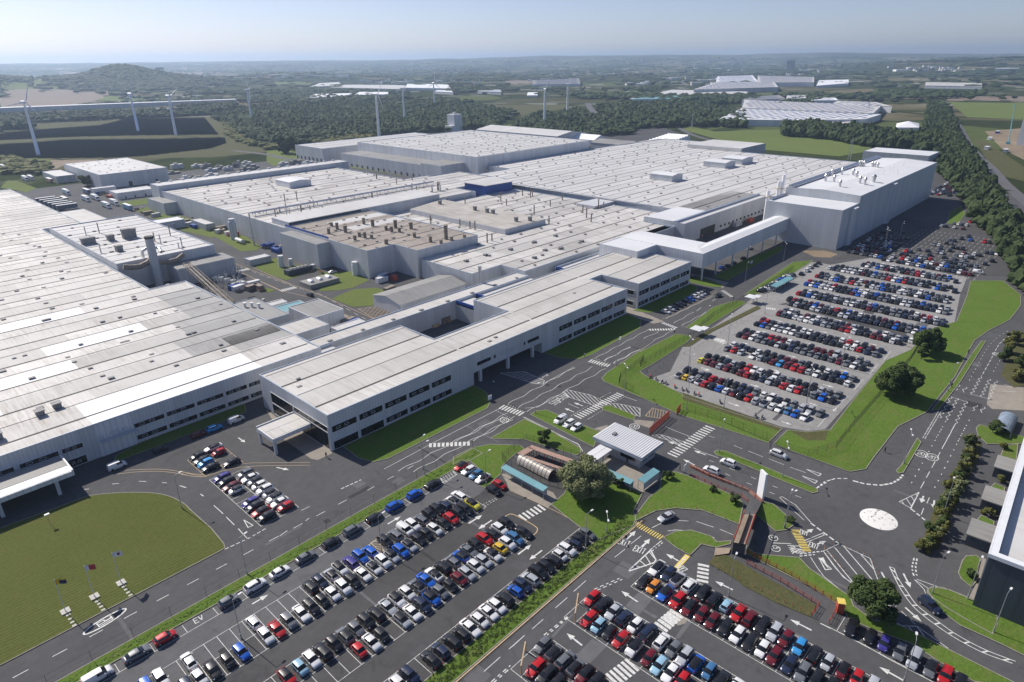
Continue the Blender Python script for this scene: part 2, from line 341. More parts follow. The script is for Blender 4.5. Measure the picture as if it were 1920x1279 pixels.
def inpoly(X, Y, poly):
    c = np.zeros(len(X), bool); n = len(poly)
    for i in range(n):
        (x0,y0),(x1,y1) = poly[i], poly[(i+1)%n]
        if y0 == y1: continue
        k = ((y0 > Y) != (y1 > Y)) & (X < (x1-x0)*(Y-y0)/(y1-y0)+x0); c ^= k
    return c
def multi(s, z=0):
    o = []
    for part in s.split(';'):
        t, r = part.strip().split(':'); o += q(t, r, z)
    return o
def GT(px, py):
    d = RT*(px-960)+DN*(py-639.5)+FW*CF; hz_ = hypot(d.x,d.y); r = np.geomspace(900, 20000, 600); z = CAMH+d.z/hz_*r; g = hills(r*d.x/hz_, r*d.y/hz_); k = np.nonzero(z < g)[0]
    if len(k) == 0: return G(px, max(py, 124))
    return (float(r[k[0]]*d.x/hz_), float(r[k[0]]*d.y/hz_))
def multit(s): return [GT(*map(float, v.split(','))) for v in s[2:].split()]
mi = np.zeros(len(Q)+len(Tq), int); fc = V[Q].mean(1)
for s, k in (('P:0,148 60,144 130,143 188,160 120,166 0,168',2),('P:0,171 60,167 205,164 206,170 192,187 100,204 0,209',1),('P:240,150 285,150 285,158 235,158',2),('P:110,128 150,131 185,146 140,142 115,138',1),('P:340,126 560,140 570,147 440,146 350,140 290,146 290,141',1),('P:515,154 590,154 590,159 520,160',2),('P:200,180 330,186 330,198 290,196 180,188',2),('P:190,143 235,143 270,152 260,158 200,152',2),('P:950,152 1000,150 1000,156 950,158',1),('P:1550,178 1760,182 1760,186 1550,184',1),('P:1770,180 1920,181 1920,189 1780,189',1)):
    mi[:len(Q)][inpoly(fc[:,0], fc[:,1], multit(s))] = k
M['plough'] = asphalt('ploughed_field', .16, .15, (1.3,1.0,.78))
struct(npmesh('terrain', V, Q, Tq, [M['land'], M['plough'], M['field']], mi, True))
# ---------------------------------------------------------------- flat ground covers (real sheets and raised verges)
def cover(name, mat, polys, z, raised=False, kerb=None, kind='structure'):
    b = MB()
    for i, p in enumerate(polys):
        if isinstance(p, str): p = multi(p)
        if raised: b.prism(p, -.02, z+i*.0022)
        else: b.sheet(p, z + i*.0003)
    o = b.build(name, M[mat]); o['kind'] = kind; return o
R_ = lambda x0, x1, y0, y1: [(x0,y0),(x1,y0),(x1,y1),(x0,y1)]
cover('site_ground', 'road', [R_(-260, 372, -130, 700), R_(372, 640, 22, 700)], .0)
# far land covers
cover('green_field', 'field', ['W3:0,462 180,500 560,488 960,530 1340,570 1345,612 1050,610 880,640 600,615 430,600 200,545 0,490', 'W3:1500,335 2100,342 2100,440 1600,420',
 'P:0,300 40,292 95,300 97,316 0,322', 'P:0,352 15,338 45,346 62,356 50,360', 'k1:40,290 150,283 330,350 230,390 100,330', 'k1:1060,480 1330,440 1340,490 1120,520', 'k1:1200,545 1320,520 1500,560 1920,690 1920,800 1500,700 1430,640',
 'k1:400,240 620,290 560,310 430,290', 'k4:0,280 240,260 400,370 270,400 0,330', 'k4:0,345 180,375 240,420 60,440 0,400', 'k4:750,420 900,430 1270,500 1200,520 900,470 760,455',
 'k2:0,690 40,700 300,790 430,880 390,910 250,920 0,780', 'k2:340,1035 560,980 620,1000 640,1100 680,1170', 'k2:700,1050 830,1035 950,1080 870,1115 720,1140', 'k2:1000,1110 1250,1100 1400,1180 1250,1250 1130,1270 960,1277 940,1140',
 'l1:1310,285 1500,205 1700,190 1920,260 1920,365 1700,350 1500,365 1330,300', 'l1:680,185 800,210 740,235 690,220', 'l1:600,0 860,0 1200,20 900,125 740,70', 'l2:0,530 180,560 420,660 300,730 140,690 0,690'], .06, True)
cover('rough_land', 'rough', ['W1:-150,425 720,422 1235,418 1560,610 1200,645 290,662 -150,650', 'W1:0,640 270,660 290,700 0,720', 'W1:0,420 720,420 720,470 200,490 0,510', 'W1:0,535 170,540 590,510 1230,515 1340,520 1500,560 1620,570 1420,610 1240,610 1250,560 700,548 0,572', 'W1:1150,425 1240,440 1340,510 1250,530',
 'W2:0,500 600,470 600,500 0,540', 'W2:760,330 1000,295 1200,300 1290,370 1240,420 1140,440 900,400', 'W2:1490,390 1560,400 1640,440 1620,460 1520,440', 'W3:1640,545 1700,550 1920,700 1920,780 1760,740', 'k1:0,60 360,90 460,130 440,190 50,195 0,120'], .04)
cover('earth_yard', 'dirt', ['W3:1700,500 1920,480 1920,660 1800,600', 'k1:370,60 880,60 880,110 560,150 480,190 430,110', 'U6:665,450 800,450 875,470 830,490 740,485', 'W2:1330,500 1200,440 1280,410 1300,440'], .03)
cover('dark_yard', 'lot', ['W2:1350,500 1600,480 1800,470 1920,520 1700,553 1500,560'], .03)
def strip(name, mat, pts, w, z):
    b = MB(); P = spline(pts, 10); L, Rr = [], []
    for i in range(len(P)):
        a = Vector(P[max(i-1,0)]); c = Vector(P[min(i+1,len(P)-1)]); d = (c-a).normalized(); n = Vector((-d.y, d.x))*w/2
        L.append((P[i][0]+n.x, P[i][1]+n.y)); Rr.append((P[i][0]-n.x, P[i][1]-n.y))
    for i in range(len(P)-1): b.add([(*L[i],z),(*Rr[i],z),(*Rr[i+1],z),(*L[i+1],z)], [(0,1,2,3)])
    return struct(b.build(name, M[mat]))
strip('country_road', 'newlot', q('W3', '1465,330 1500,395 1560,480 1620,590 1740,710 1820,800 1990,945'), 9, .07)
strip('country_road', 'newlot', q('W2', '1380,335 1410,380 1450,410 1520,450'), 14, .07)
strip('country_road', 'newlot', q('k4', '-300,300 0,335 200,375 600,390 750,440'), 8, .08)
strip('country_road', 'newlot', q('W3', '-40,470 60,520 200,560'), 8, .09)
# ---- verges and lawns of the works, each raised on its kerb
LAWN = spline(multi('T1:500,870 625,856 812,852 937,868 1031,912 1080,957;T4:1190,95'), 6) + multi('T4:1260,180 1265,205 1230,225 0,865') + [(-60,127.4),(-70,140),(-60,156),(-30,168),(0,174)]
LAWNS = dict(
 oval=(LAWN, 'lawn'), office1=([(83,144.3),(82.5,136),(84,131.5),(88,129.8),(126,129.8),(131,133),(133.6,139),(133.8,144.3)], 'grass'), office2=([(169.6,144.3),(170,137),(174,131),(180,130),(214,131.2),(222,136),(224,144.3)], 'grass'),
 office3=([(229,144.3),(231,138),(236,135.6),(270,136.5),(276,140),(277,144.3)], 'grass'), factory=([(45,189),(38,187),(36,183.5),(60,183.2),(74,183.5),(76,189)], 'grass'),
)
GR = [
 [(10,64.5),(110,64.6),(110,68.2),(10,68.5)],
 [(-40,113.2),(107,112.6),(107,116.4),(60,116.3),(-40,115.6)],
 'A1:0,372 180,285 330,257 600,265 640,300 560,340 440,450 430,520 350,590 300,655 235,630 330,560 140,400 60,400 0,440',
 'A1:640,30 330,205 640,212 760,250 1110,355 1150,330 1140,290 900,150', 'l5:935,950 985,915 1080,908 1200,960 1560,1105 1500,1240', 'l5:1590,870 1650,865 1880,960 1860,1000 1580,905',
 'T2:1465,210 1490,180 1760,0;l3:960,1105 1280,945 1430,960 1380,1020 1080,1210 960,1277;T2:1700,190 1920,300;T3:0,310 560,492 480,572 0,420;T2:1560,262 1480,228',
 'l3:1370,890 1620,700 1830,640 1920,660 1560,880 1430,900', 'U6:345,700 620,515 735,505 600,590 420,695', 'l3:1390,470 1400,440 1500,430 1700,500 1690,525 1560,515',
 'U6:170,600 350,500 560,420 560,450 250,620', 'U6:1490,300 1500,240 1560,200 1590,240 1550,300',
 'T3:590,500 700,512 830,500 960,330 1140,110 1280,50 1400,-70;U6:1540,850 1600,700 1620,620 1800,620 1900,700 1900,760 1840,840 1720,900 1640,957;T3:1530,200 1450,300 1370,400 1210,480 1070,660 1030,720 940,735 700,650 510,580 580,510',
 'A2:440,415 560,410 680,450 1120,640 1170,700 1130,880 800,755 560,735 380,760 200,850 200,800 320,640 420,560', 'A1:880,800 1000,700 1050,560 1330,560 1560,640 1700,700 1620,860 1640,930;T5:1640,78;P:1122,1012;A1:1120,990',
 'A2:450,1000 560,945 700,935 880,990 930,1040 1060,1030 1050,1060 920,1090 790,1060 690,1160 560,1090', 'A2:1320,670 1440,700 1600,840 1620,890 1560,930 1460,945 1290,800',
 'A3:0,500 60,560 150,580 470,605 560,700 930,960 960,1040 1150,1180 1260,1170 1430,1240;T6:1920,990 1640,957 1450,850 1280,740 1060,660 930,600;A3:890,1110 840,1040 560,860 0,575',
 'A2:905,230 930,215 1000,220 1300,340 1830,560 1840,590 1790,600 1400,440 1060,300 930,260', 'T3:1230,700 1200,730 1215,745 1240,740 1340,570 1320,545',
 'T3:1680,0 1705,0 1560,230 1440,385 1400,390 1520,240 1620,80', 'T6:1375,440 1400,425 1500,440 1610,490 1790,550 2100,660 2100,900 1780,740 1560,640 1440,550',
 'A6:950,600 960,560 1010,540 1100,545 1380,650 1640,760 1650,900 1600,1010 1280,830 1100,720',
 'A6:1260,400 1300,280 1340,230 1440,225 1480,260 1440,420 1440,480 1390,540 1290,460', 'A5:1700,220 1850,200 1830,400 1640,470 1620,430', 'A5:1530,700 1590,640 1700,690 1680,860 1530,830',
 'A5:1390,1060 1440,1000 1580,1070 1560,1277 1340,1277', 'A4:1380,1100 1420,1060 1920,1200 1920,1277 1500,1277 1400,1180',
]
GRR = ['C2:895,160 950,75 1090,65 1500,300;C3:1380,330 1320,465 900,290 560,110;C2:1200,340', 'A5:1300,180 1440,200 1400,380 1200,760 1030,1190 960,1380 740,1380 900,950 1100,600',
 'U6:420,760 440,775 170,905 40,990 0,990 150,895', 'T3:0,290 560,490 555,510 0,330', 'T3:600,505 700,515 820,505 800,560 700,560', 'A4:1660,500 1690,420 1760,200 1920,100 1920,620 1800,640']
for k, (p, m) in LAWNS.items(): cover('lawn', m, [p], .10, True)
cover('grass_verge', 'grass', GR, .10, True); cover('rough_verge', 'rough', GRR, .12, True)
kb = MB(); kz = .112
for p in [v[0] for v in LAWNS.values()] + [g if not isinstance(g, str) else multi(g) for g in GR]:
    n = len(p); ccw = sum(p[i][0]*p[(i+1)%n][1]-p[(i+1)%n][0]*p[i][1] for i in range(n)) > 0
    kz += .0022; kb.line(list(p)+[p[0]], .2, kz)
struct(kb.build('kerb', M['kerb']))
strip('service_path', 'path', q('k2', '640,1195 960,1085 1240,1060'), 3.2, .03); strip('service_path', 'path', q('l1', '1230,262 1480,190 1640,135 1800,160'), 3.2, .03); strip('service_path', 'path', q('k2', '0,780 250,925 420,890 560,900'), 2.4, .032)
# ---- lots, footways, paving
PALE = multi('T3:0,290 560,482 700,505 800,495 950,330 1120,130 1280,50;U6:1430,940 1530,850 1560,700 1600,600 1540,590 1060,490 830,530 780,520;U6:700,510 530,590 330,770 200,860 0,990;T2:1850,170 1720,215')
cover('pale_car_park', 'pale', [PALE], .004)
cover('grey_car_park', 'newlot', [[(-30,100.0),(94,100.0),(100,102.2),(100,112.6),(-30,112.6)]], .004)
cover('dark_car_park', 'lot', ['U6:840,500 1060,490 1540,590 1600,600 1860,590 1860,560 1760,420 1690,300 1400,300 1100,400', 'U6:1360,0 1500,0 1640,240 1560,200 1480,130 1370,130', [(-30,68.5),(112,68.5),(112,100),(-30,100)]], .003)
cover('aisle', 'lot', ['C6:640,165 720,175 1700,440 1920,500 1920,440 1700,380 740,140'], .008)
cover('footway', 'path', [[(-20,116.5),(107,116.6),(107,118.9),(-20,118.3)], [(80,126.2),(128,127),(160,129),(226,131.5),(300,133),(300,131),(226,129.6),(160,127),(128,125.2),(80,124.6)],
 'T3:1640,0 1700,0 1560,220 1440,385 1370,402 1240,480 1100,660 1050,740 950,760 860,750 700,700 690,650 940,738 1030,722 1070,662 1210,482 1370,400 1450,300 1530,200',
 'A2:700,400 860,450 1230,600 1330,690 1290,790 1200,720 1170,650 720,470', 'A2:1060,1040 1190,1050 1170,1140 1060,1120', 'A3:0,575 560,860 840,1040 700,1277 600,1130 650,1040 0,660', 'A1:430,160 600,215 760,255 1110,360 1160,340 1240,370 1150,440 900,330 640,270 330,215',
 'T3:0,420 480,575 700,650 690,690 460,600 200,500 0,440', 'T3:520,560 560,495 595,500 540,575'], .0075)
cover('paving', 'paving', ['A1:430,520 520,520 900,690 930,740 850,830 800,800 500,660 480,600', 'A1:1330,560 1290,450 1480,330 1880,520 1900,560 1700,690 1560,600', 'l4:230,560 350,650 330,700 580,640 810,930 830,960 700,1020 640,1010 400,840',
 'T2:1420,490 1500,470 1480,510', 'T2:1640,440 1760,450 1740,490 1650,460', 'A4:1540,600 1920,640 1920,900 1560,880 1500,830', 'T5:1880,560 1960,520 1960,620 1890,640', 'A6:1370,640 1440,500 1680,600 1640,760', 'A6:1440,400 1500,240 1560,270 1470,540', 'l3:830,690 920,720 1180,830 1080,850 830,760', 'l3:1380,400 1440,400 1760,480 1700,530 1390,450'], .0095)
cover('repair_patch', 'patch', ['C1:1440,170 1580,260 1430,440 1270,340', 'C1:900,710 1070,790 860,1000 710,900', 'B3:640,640 690,640 880,800 850,810', 'C2:650,800 700,820 560,1010 510,1000', 'C1:440,680 470,690 700,430 680,420', 'C2:140,690 180,680 320,760 290,780'], .0105)


rp = random.Random(12); b = MB()
for i in range(85):
    x, y = rp.uniform(-10,125), rp.uniform(-5,125)
    if rp.random() < .35: x, y = rp.uniform(128,300), rp.uniform(8,75)
    if rp.random() < .2: x, y = rp.uniform(50,260), rp.uniform(119,127)
    L, W = rp.choice(((6,1.2),(1.6,1.4),(9,.7),(3,2.2),(14,.6),(4,4))); 
    if rp.random() < .5: L, W = W, L
    b.box(x-L/2,x+L/2,y-W/2,y+W/2,-.02,.0118+i*.00002,rp.choice((0,1,2)),False)
struct(b.build('tarmac_repair', [M['road'], M['newlot'], asphalt('dark_repair', .045, .2)]))
# ---------------------------------------------------------------- painted road markings
wm, ym, cm = MB(), MB(), MB(); Z0 = .020
def arrow(mb, a, b, w=.34, z=Z0+.004, head=1.6):
    (x0,y0),(x1,y1) = a, b; L = hypot(x1-x0,y1-y0); u = ((x1-x0)/L,(y1-y0)/L); n = (-u[1],u[0]); hx, hy = x1-u[0]*head, y1-u[1]*head
    z += random.random()*.002; mb.line([a,(hx,hy)], w, z); z += .003; mb.add([(hx+n[0]*.62,hy+n[1]*.62,z+.001),(hx-n[0]*.62,hy-n[1]*.62,z+.001),(x1,y1,z+.001)], [(1,2,0)])
FONT = {'E':'0,0 0,2;0,2 1,2;0,1 .8,1;0,0 1,0','X':'0,0 1,2;0,2 1,0','I':'.5,0 .5,2','T':'.5,0 .5,2;0,2 1,2','V':'0,2 .5,0;.5,0 1,2','C':'1,2 0,2;0,2 0,0;0,0 1,0','A':'0,0 .5,2;.5,2 1,0;.25,.8 .75,.8','R':'0,0 0,2;0,2 1,2;1,2 1,1;1,1 0,1;.3,1 1,0',
 'P':'0,0 0,2;0,2 1,2;1,2 1,1;1,1 0,1','K':'0,0 0,2;0,1 1,2;0,1 1,0','L':'0,2 0,0;0,0 1,0','O':'0,0 0,2;0,2 1,2;1,2 1,0;1,0 0,0','W':'0,2 .25,0;.25,0 .5,1.4;.5,1.4 .75,0;.75,0 1,2','S':'1,2 0,2;0,2 0,1;0,1 1,1;1,1 1,0;1,0 0,0','5':'1,2 0,2;0,2 0,1.1;0,1.1 1,1.1;1,1.1 1,0;1,0 0,0','2':'0,2 1,2;1,2 1,1;1,1 0,1;0,1 0,0;0,0 1,0',
 '0':'0,0 0,2;0,2 1,2;1,2 1,0;1,0 0,0','G':'1,2 0,2;0,2 0,0;0,0 1,0;1,0 1,1;1,1 .6,1','H':'0,0 0,2;1,0 1,2;0,1 1,1','1':'.5,0 .5,2','Y':'0,2 .5,1;1,2 .5,1;.5,1 .5,0','U':'0,2 0,0;0,0 1,0;1,0 1,2','N':'0,0 0,2;0,2 1,0;1,0 1,2','D':'0,0 0,2;0,2 .8,1.6;.8,1.6 .8,.4;.8,.4 0,0','F':'0,0 0,2;0,2 1,2;0,1 .8,1','M':'0,0 0,2;0,2 .5,1;.5,1 1,2;1,2 1,0','7':'0,2 1,2;1,2 .3,0','J':'1,2 1,0;1,0 0,0;0,0 0,.6','B':'0,0 0,2;0,2 .9,2;.9,2 .9,1.1;.9,1.1 0,1;.9,1.1 1,0;1,0 0,0'}
def text(mb, s, o, u, h, w, th=.14, z=Z0+.006, gap=.45):  # o: lower-left, u: reading direction
    n = (-u[1], u[0]); x = 0
    for ch in s:
        for seg in FONT.get(ch, '').split(';'):
            if not seg: continue
            pts = []
            for t in seg.split():
                a, c = map(float, t.split(',')); pts.append((o[0]+u[0]*(x+a*w)+n[0]*c*h/2, o[1]+u[1]*(x+a*w)+n[1]*c*h/2))
            mb.line(pts, th, z); z += .0004
        x += w*(1+gap)
def textfit(mb, s, t, pts, h, th=.15):
    a, b = q(t, pts); L = hypot(b[0]-a[0], b[1]-a[1]); text(mb, s, a, ((b[0]-a[0])/L,(b[1]-a[1])/L), h, L/(len(s)+.4*(len(s)-1)), th, gap=.4)
def zebra(mb, a, b, n, L, w=.55, z=Z0+.002):            # n bars between a and b, each L long across
    u = Vector(b)-Vector(a); d = u.normalized(); nn = Vector((-d.y,d.x))
    for i in range(n):
        c = Vector(a)+u*((i+.5)/n); p0, p1 = c-nn*L/2, c+nn*L/2
        mb.line([tuple(p0),tuple(p1)], w, z)
def ring(mb, c, rx, ry, w=.16, ang=0, z=Z0+.004, n=28):
    P = [(c[0]+cos(ang)*cos(t)*rx-sin(ang)*sin(t)*ry, c[1]+sin(ang)*cos(t)*rx+cos(ang)*sin(t)*ry) for t in [2*pi*i/n for i in range(n+1)]]
    mb.line(P, w, z)
def wavy(mb, a, b, amp=.35, per=9., w=.16, z=Z0):
    L = hypot(b[0]-a[0],b[1]-a[1]); u = ((b[0]-a[0])/L,(b[1]-a[1])/L); n = (-u[1],u[0]); k = int(L/(per/4)); P = []
    for i in range(k+1): s = L*i/k; o_ = amp*(0,1,0,-1)[i%4]; P.append((a[0]+u[0]*s+n[0]*o_, a[1]+u[1]*s+n[1]*o_))
    mb.line(spline(P, 4), w, z)
L2 = lambda t, s: q(t, s)
# main road centre dashes and wavy crossing approaches
for x in np.arange(-12, 72, 6.1): wm.line([(x,122.6),(x+2.3,122.6)], .16, Z0)
for x in (75.5, 81.7, 88.3): wm.line([(x,122.1),(x+2,122.1)], .16, Z0)
wavy(wm, (88.5,119.8), (128,119.8)); wavy(wm, (86,123), (128,123)); wm.line([(84,126.6),(102,126.9),(128,126.9)], .13, Z0)
P_ = q('l5', '815,890 1000,780 1500,510 1600,440 1830,340'); 
for s in ('825,885 1500,515', '900,925 1610,535', '735,850 1330,525', '1600,460 1830,340', '1680,490 1915,360'): a, b = q('l5', s); wavy(wm, a, b)
for s in ('5,1210 680,965', '80,1200 600,915', '270,1270 770,990'): pass
for s in ('250,1200 690,965', '420,1185 770,990'): a, b = q('l5', s); wavy(wm, a, b)
for s in ('1080,1005 1250,915', '990,985 1130,920', '560,1160 1040,900', '640,1185 870,1055', '720,1200 955,1080', '1265,845 1440,745', '1335,865 1560,745', '1195,805 1620,600'): a, b = q('l3', s); wavy(wm, a, b, .25)
for s in ('1470,735 1510,705', '1610,645 1640,630'): a, b = q('l3', s); wm.line([a,b], .2, Z0)
zebra(wm, *q('l5', '665,875 865,945'), 8, 2.6); zebra(wm, *q('l5', '15,1225 395,1208'), 10, 1.7, .75); zebra(wm, *q('l5', '1350,975 1750,760'), 18, 2.6, .5); zebra(wm, *q('l5', '1465,460 1645,510'), 8, 2.2)
zebra(wm, *q('l3', '1040,905 1280,900'), 10, 1.6, .6); zebra(wm, *q('l3', '1160,840 1290,890'), 7, 1.6, .6); zebra(wm, *q('A2', '520,265 880,0'), 16, 2.8, .55); zebra(wm, *q('A1', '605,925 810,815'), 6, 2.4, .6)
zebra(wm, *q('C1', '1110,1185 1370,985'), 6, 2.9, .6); zebra(wm, *q('C1', '1660,590 1870,410'), 6, 2.7, .6); zebra(wm, *q('C2', '340,890 540,715'), 5, 2.4, .6); zebra(wm, *q('C2', '820,380 835,160'), 5, 2.0, .7); zebra(wm, *q('U6', '185,950 240,975'), 4, 2.2)
zebra(wm, *q('C6', '0,510 100,540'), 5, 2.2, .6); zebra(wm, *q('C6', '510,200 610,215'), 5, 2.0, .6); zebra(wm, *q('l3', '1640,985 1720,1005'), 4, 2., .6); zebra(wm, *q('k2', '215,1100 320,1075'), 7, 2.6, .6); zebra(wm, *q('l1', '840,220 985,185'), 8, 3, .6); zebra(wm, *q('l3', '1700,550 1790,610'), 7, 1.6, .6)
for s in ('620,910 770,985', '730,855 895,925', '1300,960 1455,865', '1450,990 1590,905', '1560,800 1670,740', '1690,835 1790,785', '1500,440 1680,495', '1450,470 1600,525'): wm.dash(q('l5', s), .18, Z0, .55, .45)
# hatched island
def hatch(mb, poly, d, step, w=.2, z=Z0+.002):          # parallel bars clipped to a polygon
    d = Vector(d).normalized(); n = Vector((-d.y,d.x)); ks = [Vector(p).dot(n) for p in poly]
    k = min(ks)+step/2
    while k < max(ks):
        hit = []
        for i in range(len(poly)):
            a, b = Vector(poly[i]), Vector(poly[(i+1)%len(poly)]); da, db = a.dot(n)-k, b.dot(n)-k
            if da*db < 0: hit.append((a+(b-a)*(da/(da-db))).dot(d))
        hit.sort()
        for i in range(0, len(hit)-1, 2):
            if hit[i+1]-hit[i] > .3: mb.line([tuple(d*hit[i]+n*k), tuple(d*hit[i+1]+n*k)], w, z)
        k += step
    mb.line(list(poly)+[poly[0]], .15, z+.003)
u = q('l5', '1310,740 1370,800'); hatch(wm, q('l5', '1225,745 1270,725 1470,770 1620,840 1560,850 1530,875 1280,790'), (u[1][0]-u[0][0], u[1][1]-u[0][1]), 1.05)
u = q('l5', '1650,830 1700,890'); hatch(wm, q('l5', '1600,850 1720,850 1920,890;'.replace(';','')) + q('l5', '1920,965 1740,910'), (u[1][0]-u[0][0], u[1][1]-u[0][1]), 1.05)
u = q('l5', '750,590 960,640'); hatch(wm, q('l5', '660,575 880,560 1060,640 1050,675 960,668'), (u[1][0]-u[0][0], u[1][1]-u[0][1]), 1.1)
u = q('A2', '400,90 500,130'); hatch(wm, q('A2', '350,80 420,70 660,145 630,165'), (0.3,1), 1.0)
u = q('A3', '740,520 1010,850'); hatch(wm, q('A3', '690,545 830,480 1110,610 1190,830 1240,905 1130,855 1020,875 870,780'), (u[1][0]-u[0][0], u[1][1]-u[0][1]), 2.2, .2)
u = q('A5', '580,820 640,910'); hatch(wm, q('A5', '740,740 515,845 650,920'), (u[1][0]-u[0][0], u[1][1]-u[0][1]), 1.5, .16)
u = q('B2', '1120,210 1160,260'); hatch(wm, q('B2', '1110,205 1250,130 1300,180 1140,275'), (u[1][0]-u[0][0], u[1][1]-u[0][1]), .8, .1)
u = q('B2', '340,950 470,960'); hatch(cm, q('B2', '330,950 400,905 480,1040 400,1010'), (u[1][0]-u[0][0], u[1][1]-u[0][1]), .8, .1)
wm.line(q('C2', '0,235 240,10 300,120 280,150 0,245'), .3, Z0+.004)
for s in ('60,185 130,205', '120,130 190,190', '180,70 240,165', '225,30 290,110'): wm.line(q('C2', s), .22, Z0+.005)
# solid and dashed edge lines
for t, s in [('l5','890,890 1000,880 1230,750'),('l5','865,970 1140,1110 1360,1210 1400,1270'),('A1','640,10 900,140 1130,260 1165,320'),('l5','1060,665 1325,520'),('l5','1780,785 1890,825'),('A3','575,600 640,700 700,780 840,890'),('A3','700,560 800,700 900,800 1010,880'),
 ('A2','720,190 800,230 945,280'),('A3','300,60 320,55 440,130 580,290'),('A3','300,65 400,160 515,265'),('A2','580,845 675,850'),('A2','350,910 440,865'),('A2','750,855 900,905'),('A2','960,925 1080,975'),('A2','1425,1048 1600,1055'),('A3','230,470 395,478'),('A3','510,455 680,385 700,400 540,465'),
 ('A2','490,940 560,930 720,940 910,1000'),('A6','850,460 1070,540'),('A6','825,465 920,560 935,600'),('A6','840,470 960,550'),('A6','655,900 700,925 850,930 1160,1150'),('A6','770,935 800,975'),('A6','850,935 920,1025'),('A6','-10,500 80,570'),('A4','1100,745 1285,805'),('A4','1320,715 1530,770'),
 ('A4','1700,605 1800,640'),('A4','1680,680 1830,690'),('A5','740,740 640,920'),('A5','1000,220 1000,221'),('C4','0,365 520,620 960,870 1540,1170'),('C3','1430,535 1540,590'),('C2','-150,620 80,750'),('B1','1440,1005 1535,960'),('T4','1340,95 1390,148')]:
    P_ = q(t, s)
    if len(P_) > 1: wm.line(P_, .15, Z0+.001)
for t, s, on, off, w_ in [('A3','580,295 830,480',1.2,.5,.4),('A3','1480,165 1640,295',1.1,.5,.4),('A5','0,610 130,645 300,660 430,640 520,590 560,540',1.1,.4,.5),('T3','755,825 800,790 860,772 930,772',1.1,.5,.3),('A2','1830,555 1920,500',1.1,.5,.3),('A6','820,250 800,330 805,390 825,440',.8,.5,.3),('A6','850,255 835,330 840,400 855,440',.8,.5,.3),
 ('T4','1265,210 1400,148 1510,85',.9,.35,.22),('T2','0,830 120,775',.9,.35,.3),('A3','1300,1000 1525,1210',1.5,.9,.15),('C1','360,665 640,445',.9,.5,.22),('C1','380,680 640,460',.9,.5,.22),('C1','925,150 1250,10',.9,.5,.2),('C1','960,160 1260,30',.9,.5,.2),('B6','1330,1190 1550,1000',.9,.5,.2),('B6','1350,1205 1550,1030',.9,.5,.2),
 ('A2','330,1110 440,1020',.7,.4,.2),('A2','350,1120 450,1040',.7,.4,.2),('A1','1780,1200 1880,1120',.7,.4,.2),('A1','265,800 400,730',.6,.3,.16),('A1','280,815 410,740',.6,.3,.16),('A4','960,905 780,1210',.6,.3,.25),('A4','990,905 800,1225',.6,.3,.25),('A3','480,570 690,545',.6,.4,.3),('A3','480,590 620,575',.6,.4,.3)]:
    wm.dash(q(t, s), w_, Z0+.001, on, off)
# dual lanes of the right-hand road
for s, on, off, w_ in (('1860,5 1720,80 1640,150 1590,240 1540,340 1440,515',3.0,1.3,.17),('1150,1045 1090,1160 1030,1270',4,2,.17),('1735,5 1600,90 1510,190 1440,310 1300,570',.8,2.9,.2),('1890,50 1770,135 1690,240 1640,350 1560,490',.8,2.9,.2),('1040,1020 930,1210',.8,3,.2),('1305,1005 1205,1190 1165,1270',.8,3,.2)): wm.dash(q('A4', s), w_, Z0, on, off)
for s, on, off, w_ in (('1130,0 960,320 720,760',4,2,.17),('990,30 880,225 640,660',.8,3,.2),('1255,15 1110,300 940,640 880,750',.8,3,.2),('855,800 820,880',3,1,.17),('790,920 760,1000',3,1,.17)): wm.dash(q('A5', s), w_, Z0, on, off)
for s in ('1100,745 970,985','1175,760 1040,1010','1275,800 1150,1045','1435,520 1330,715','1535,545 1440,745','1610,565 1530,770','1190,610 1150,670','1270,635 1230,690','1390,840 1340,900','1475,860 1430,920'): a, b = q('A4', s); wavy(wm, a, b, .38, 3.2, .16)
# double white chain line down the slip road
P1, P2 = q('A6','575,335 620,430 700,580 820,740 1000,890 1220,1040 1500,1190 1800,1300'), q('A6','620,350 660,450 740,570 850,720 1030,860 1240,1010 1520,1160 1830,1280')
S1, S2 = spline(P1, 8), spline(P2, 8); wm.line(S1, .17, Z0); wm.line(S2, .17, Z0+.03*0+.002); wm.line([S1[0], S2[0]], .17, Z0)
for i in range(3, len(S1)-1, 5): wm.line([S1[i], S2[min(i+1, len(S2)-1)]], .3, Z0+.004)
for t, s in [('A6','495,390 570,530'),('A6','715,405 785,545'),('A6','735,745 895,885'),('A3','535,380 600,345'),('A3','640,480 715,455'),('A2','120,1015 200,940'),('A2','255,1080 330,1010'),('A2','580,1205 475,1145'),('C2','1160,455 965,360'),('C2','550,130 415,55'),('C3','1325,610 1090,490'),('C4','1140,1155 800,965'),('C1','1410,290 1230,170'),('C1','785,780 615,645'),
 ('B4','440,315 620,210'),('B2','525,735 670,650'),('B2','1435,730 1585,635'),('B2','1690,695 1545,790'),('B7','1030,475 1175,370'),('B7','1295,435 1155,540'),('B1','685,135 765,190'),('B1','1145,490 1290,520'),('A2','600,165 490,135'),('A2','830,255 725,215'),('A2','730,345 630,295'),('l5','1325,925 1240,890'),('l5','1405,870 1325,840'),('A1','140,965 255,895'),('A1','345,940 225,1020'),('A1','585,1245 700,1160'),('A1','1560,1110 1640,1040'),('A1','1700,1180 1770,1110'),
 ('A5','790,785 760,850'),('A5','910,835 900,920'),('A3','1590,50 1570,110'),('A3','1690,90 1680,160'),('C5','1230,915 1320,945'),('C5','750,745 855,780'),('C5','500,425 590,455'),('C5','1460,740 1560,775'),('C5','1600,580 1700,610'),('C5','1720,790 1690,825')]:
    a, b = q(t, s); arrow(wm, a, b)
